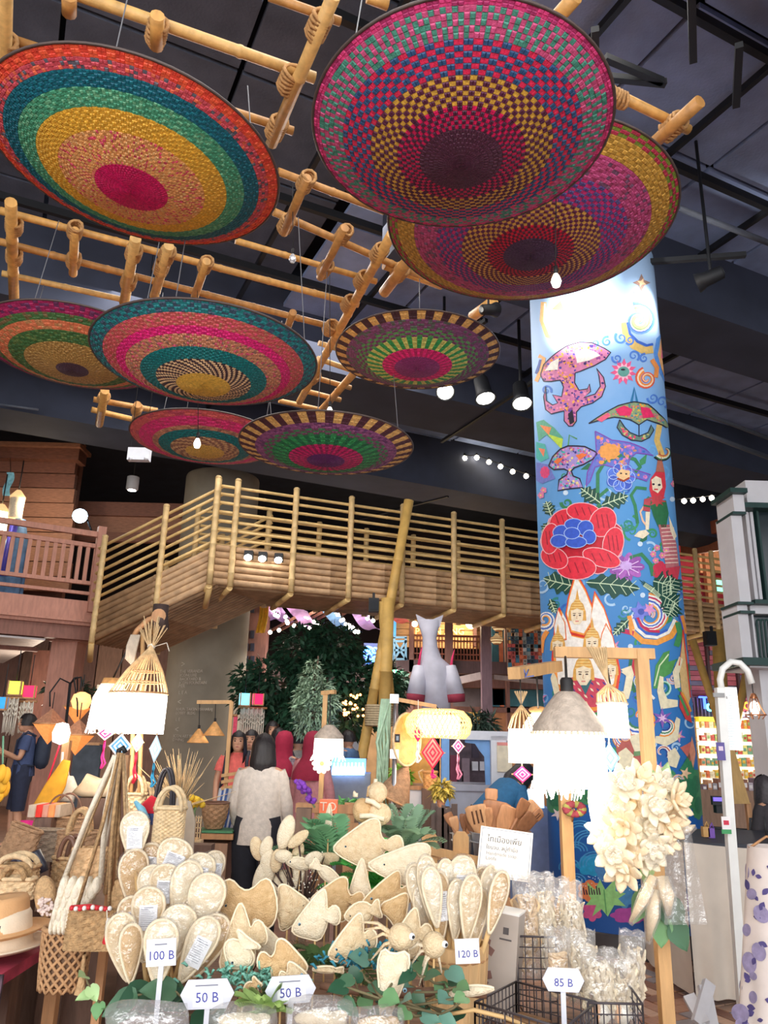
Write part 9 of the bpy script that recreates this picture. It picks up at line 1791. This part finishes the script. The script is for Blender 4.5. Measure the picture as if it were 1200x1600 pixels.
ivy('bluish ivy leaves around the loofah octopuses', [(x, y,2.2+.03*(k % 3),.06,.05,(lgb, lg_, lgl)[k % 3]) for k,(x, y) in enumerate(((575,1500),(600,1495),(650,1500),(700,1515),(715,1530),(680,1550),(640,1540)))])
ivy('dark green leaves below the wrapped paddles', [(x, y,2.15+.03*(k % 3),.09,.07,(lg_, lgd, lg_)[k % 3]) for k,(x, y) in enumerate(((215,1555),(235,1545),(255,1555),(275,1550),(295,1560),(245,1580),(205,1580),(330,1585),(350,1560)))])
ivy('light green vine curling up at the left of the paddles', [(x, y,2.2,.045,.035, lgp if k < 3 else lgl) for k,(x, y) in enumerate(((134,1525),(140,1540),(146,1552),(156,1566),(172,1572),(182,1560)))], 'vine')
# moss cushions
def moss(label, px, py, Y, wpx, col, seed):
 t = thing('moss_cushion', label, 'moss', P(px, py+10, Y)); mb = MB(); rg = random.Random(seed)
 for k in range(200):
  a = Vector((rg.gauss(0,.4)*wpx*Y/1200, rg.gauss(0,.03), abs(rg.gauss(0,.014)))); q = P(px, py, Y)+a; d = Vector((rg.uniform(-1,1), rg.uniform(-1,.2), rg.uniform(.1,1))).normalized(); mb.path([q, q+d*.012+Vector((0,0,.004)), q+d*.02], [.003,.004,.001],4)
 mb.build('fibres', M('moss_'+name_of(col), col,.9,.25,40), t)['kind'] = 'stuff'
moss('teal moss under the blue eyed loofah fish',575,1506,2.25,60,(60,140,160),1); moss('sea green moss behind the second 50 baht card',395,1540,2.2,80,(130,196,176),2)
# wrapped goods along the front edge
def front_bag(label, cx, cy, wp, hp_, Y, seed, fishy=True):
 c = P(cx, cy, Y); k = Y/1200; W, H = wp*k/2, hp_*k/2; t = thing('wrapped_loofah', label, 'film bag', c-UP*H, 'wrapped loofah at the front edge'); o = smooth2([(-W,-H),(W,-H),(W*1.05,0),(W, H),(-W, H),(-W*1.05,0)])
 if fishy: MB().pillow([(x*W*.85, y*H*.8) for x, y in smooth2(FO['c'])], c,(1,0,0),(0,-.5,.86),.03, seed=seed).build('loofah', LF[seed % 3], t)
 MB().pillow(o, c,(1,0,0),(0,-.5,.86),.06, wob=.006, seed=seed).build('plastic_wrap', clear2, t)
front_bag('wrapped loofah fish lying at the bottom edge under the second 50 baht card',500,1592,90,60,1.98,1); front_bag('crinkled wrap at the bottom edge below the dark leaves',230,1592,110,40,2.0,2, False); front_bag('crinkled wrap below the left 50 baht card',380,1594,90,36,2.0,4, True); front_bag('wrapped loofah at the bottom beside the ivy',590,1600,70,44,1.96,5)
fish('white loofah leaf lying on the branch by the wire basket',735,1548,62,22,2.1, 'c', True,.1,0, eye=False, stick=False, seed=1, name='loofah_leaf'); fish('tan loofah pod on the branch under the blue eyed fish',512,1515,40,14,2.2, 'c', False,0,0, eye=False, stick=False, seed=0, name='loofah_leaf')
t = thing('branch', 'knobbly brown branch lying along the front of the stall', 'branch', P(660,1560,2.08)); MB().path(pl([(500,1540),(560,1548),(640,1552),(700,1548),(760,1556)],2.12), [.008,.011,.012,.01,.007],8).build('wood', wood('branch_bark',(120,86,66),.3), t); MB().path(pl([(700,1585),(740,1578),(790,1590),(840,1610)],2.05), [.004,.005,.005,.003],6).build('twig', skewer, t)
t = thing('binder_clip', 'wire binder clip at the bottom edge in front of the ivy', 'clip', P(595,1598,2.0)); MB().path(pl([(582,1600),(578,1580),(584,1574),(588,1596)],2.0),.0018,5).build('wire_loop', alu, t); MB().path(pl([(592,1600),(598,1582),(602,1578),(600,1598)],2.0),.0018,5).build('wire_loop', alu, t); mb = MB(); pxbox(mb,582,1594,602,1602,2.0,.01); mb.build('spine', steel, t)
# hanging clear bulbs under the lattice
for lab, x, y, on, Y, top in (('unlit clear bulb hanging between the lattice poles',457,405,0,4.9,280),('lit bulb hanging in front of the olive rimmed dish',869,440,1,3.4,288),('small lit bulb above the low striped dish',515,645,1,6.0,420),('lit bulb hanging in front of the salmon dish',308,694,1,6.0,420)):
 c = P(x, y, Y); t = thing('hanging_bulb', lab, 'bulb', c-UP*.05, 'bulbs hanging under the lattice'); r = .026 if Y < 5.5 else .03; MB().lathe([(.0,-r*1.2),(r*.7,-r),(r,0),(r*.8, r*.8),(r*.4, r*1.7)], c,16).build('glass', M('bulb_on',(255,246,226),.2,0, emit=5) if on else M('bulb_off',(230,232,236),.1,0, trans=.6), t); MB().tube(c+UP*r*1.6, c+UP*r*3.4, r*.45).build('socket', cordm, t); MB().tube(c+UP*r*3.4, P(x, top, Y),.003, n=4).build('cord', cordm, t)
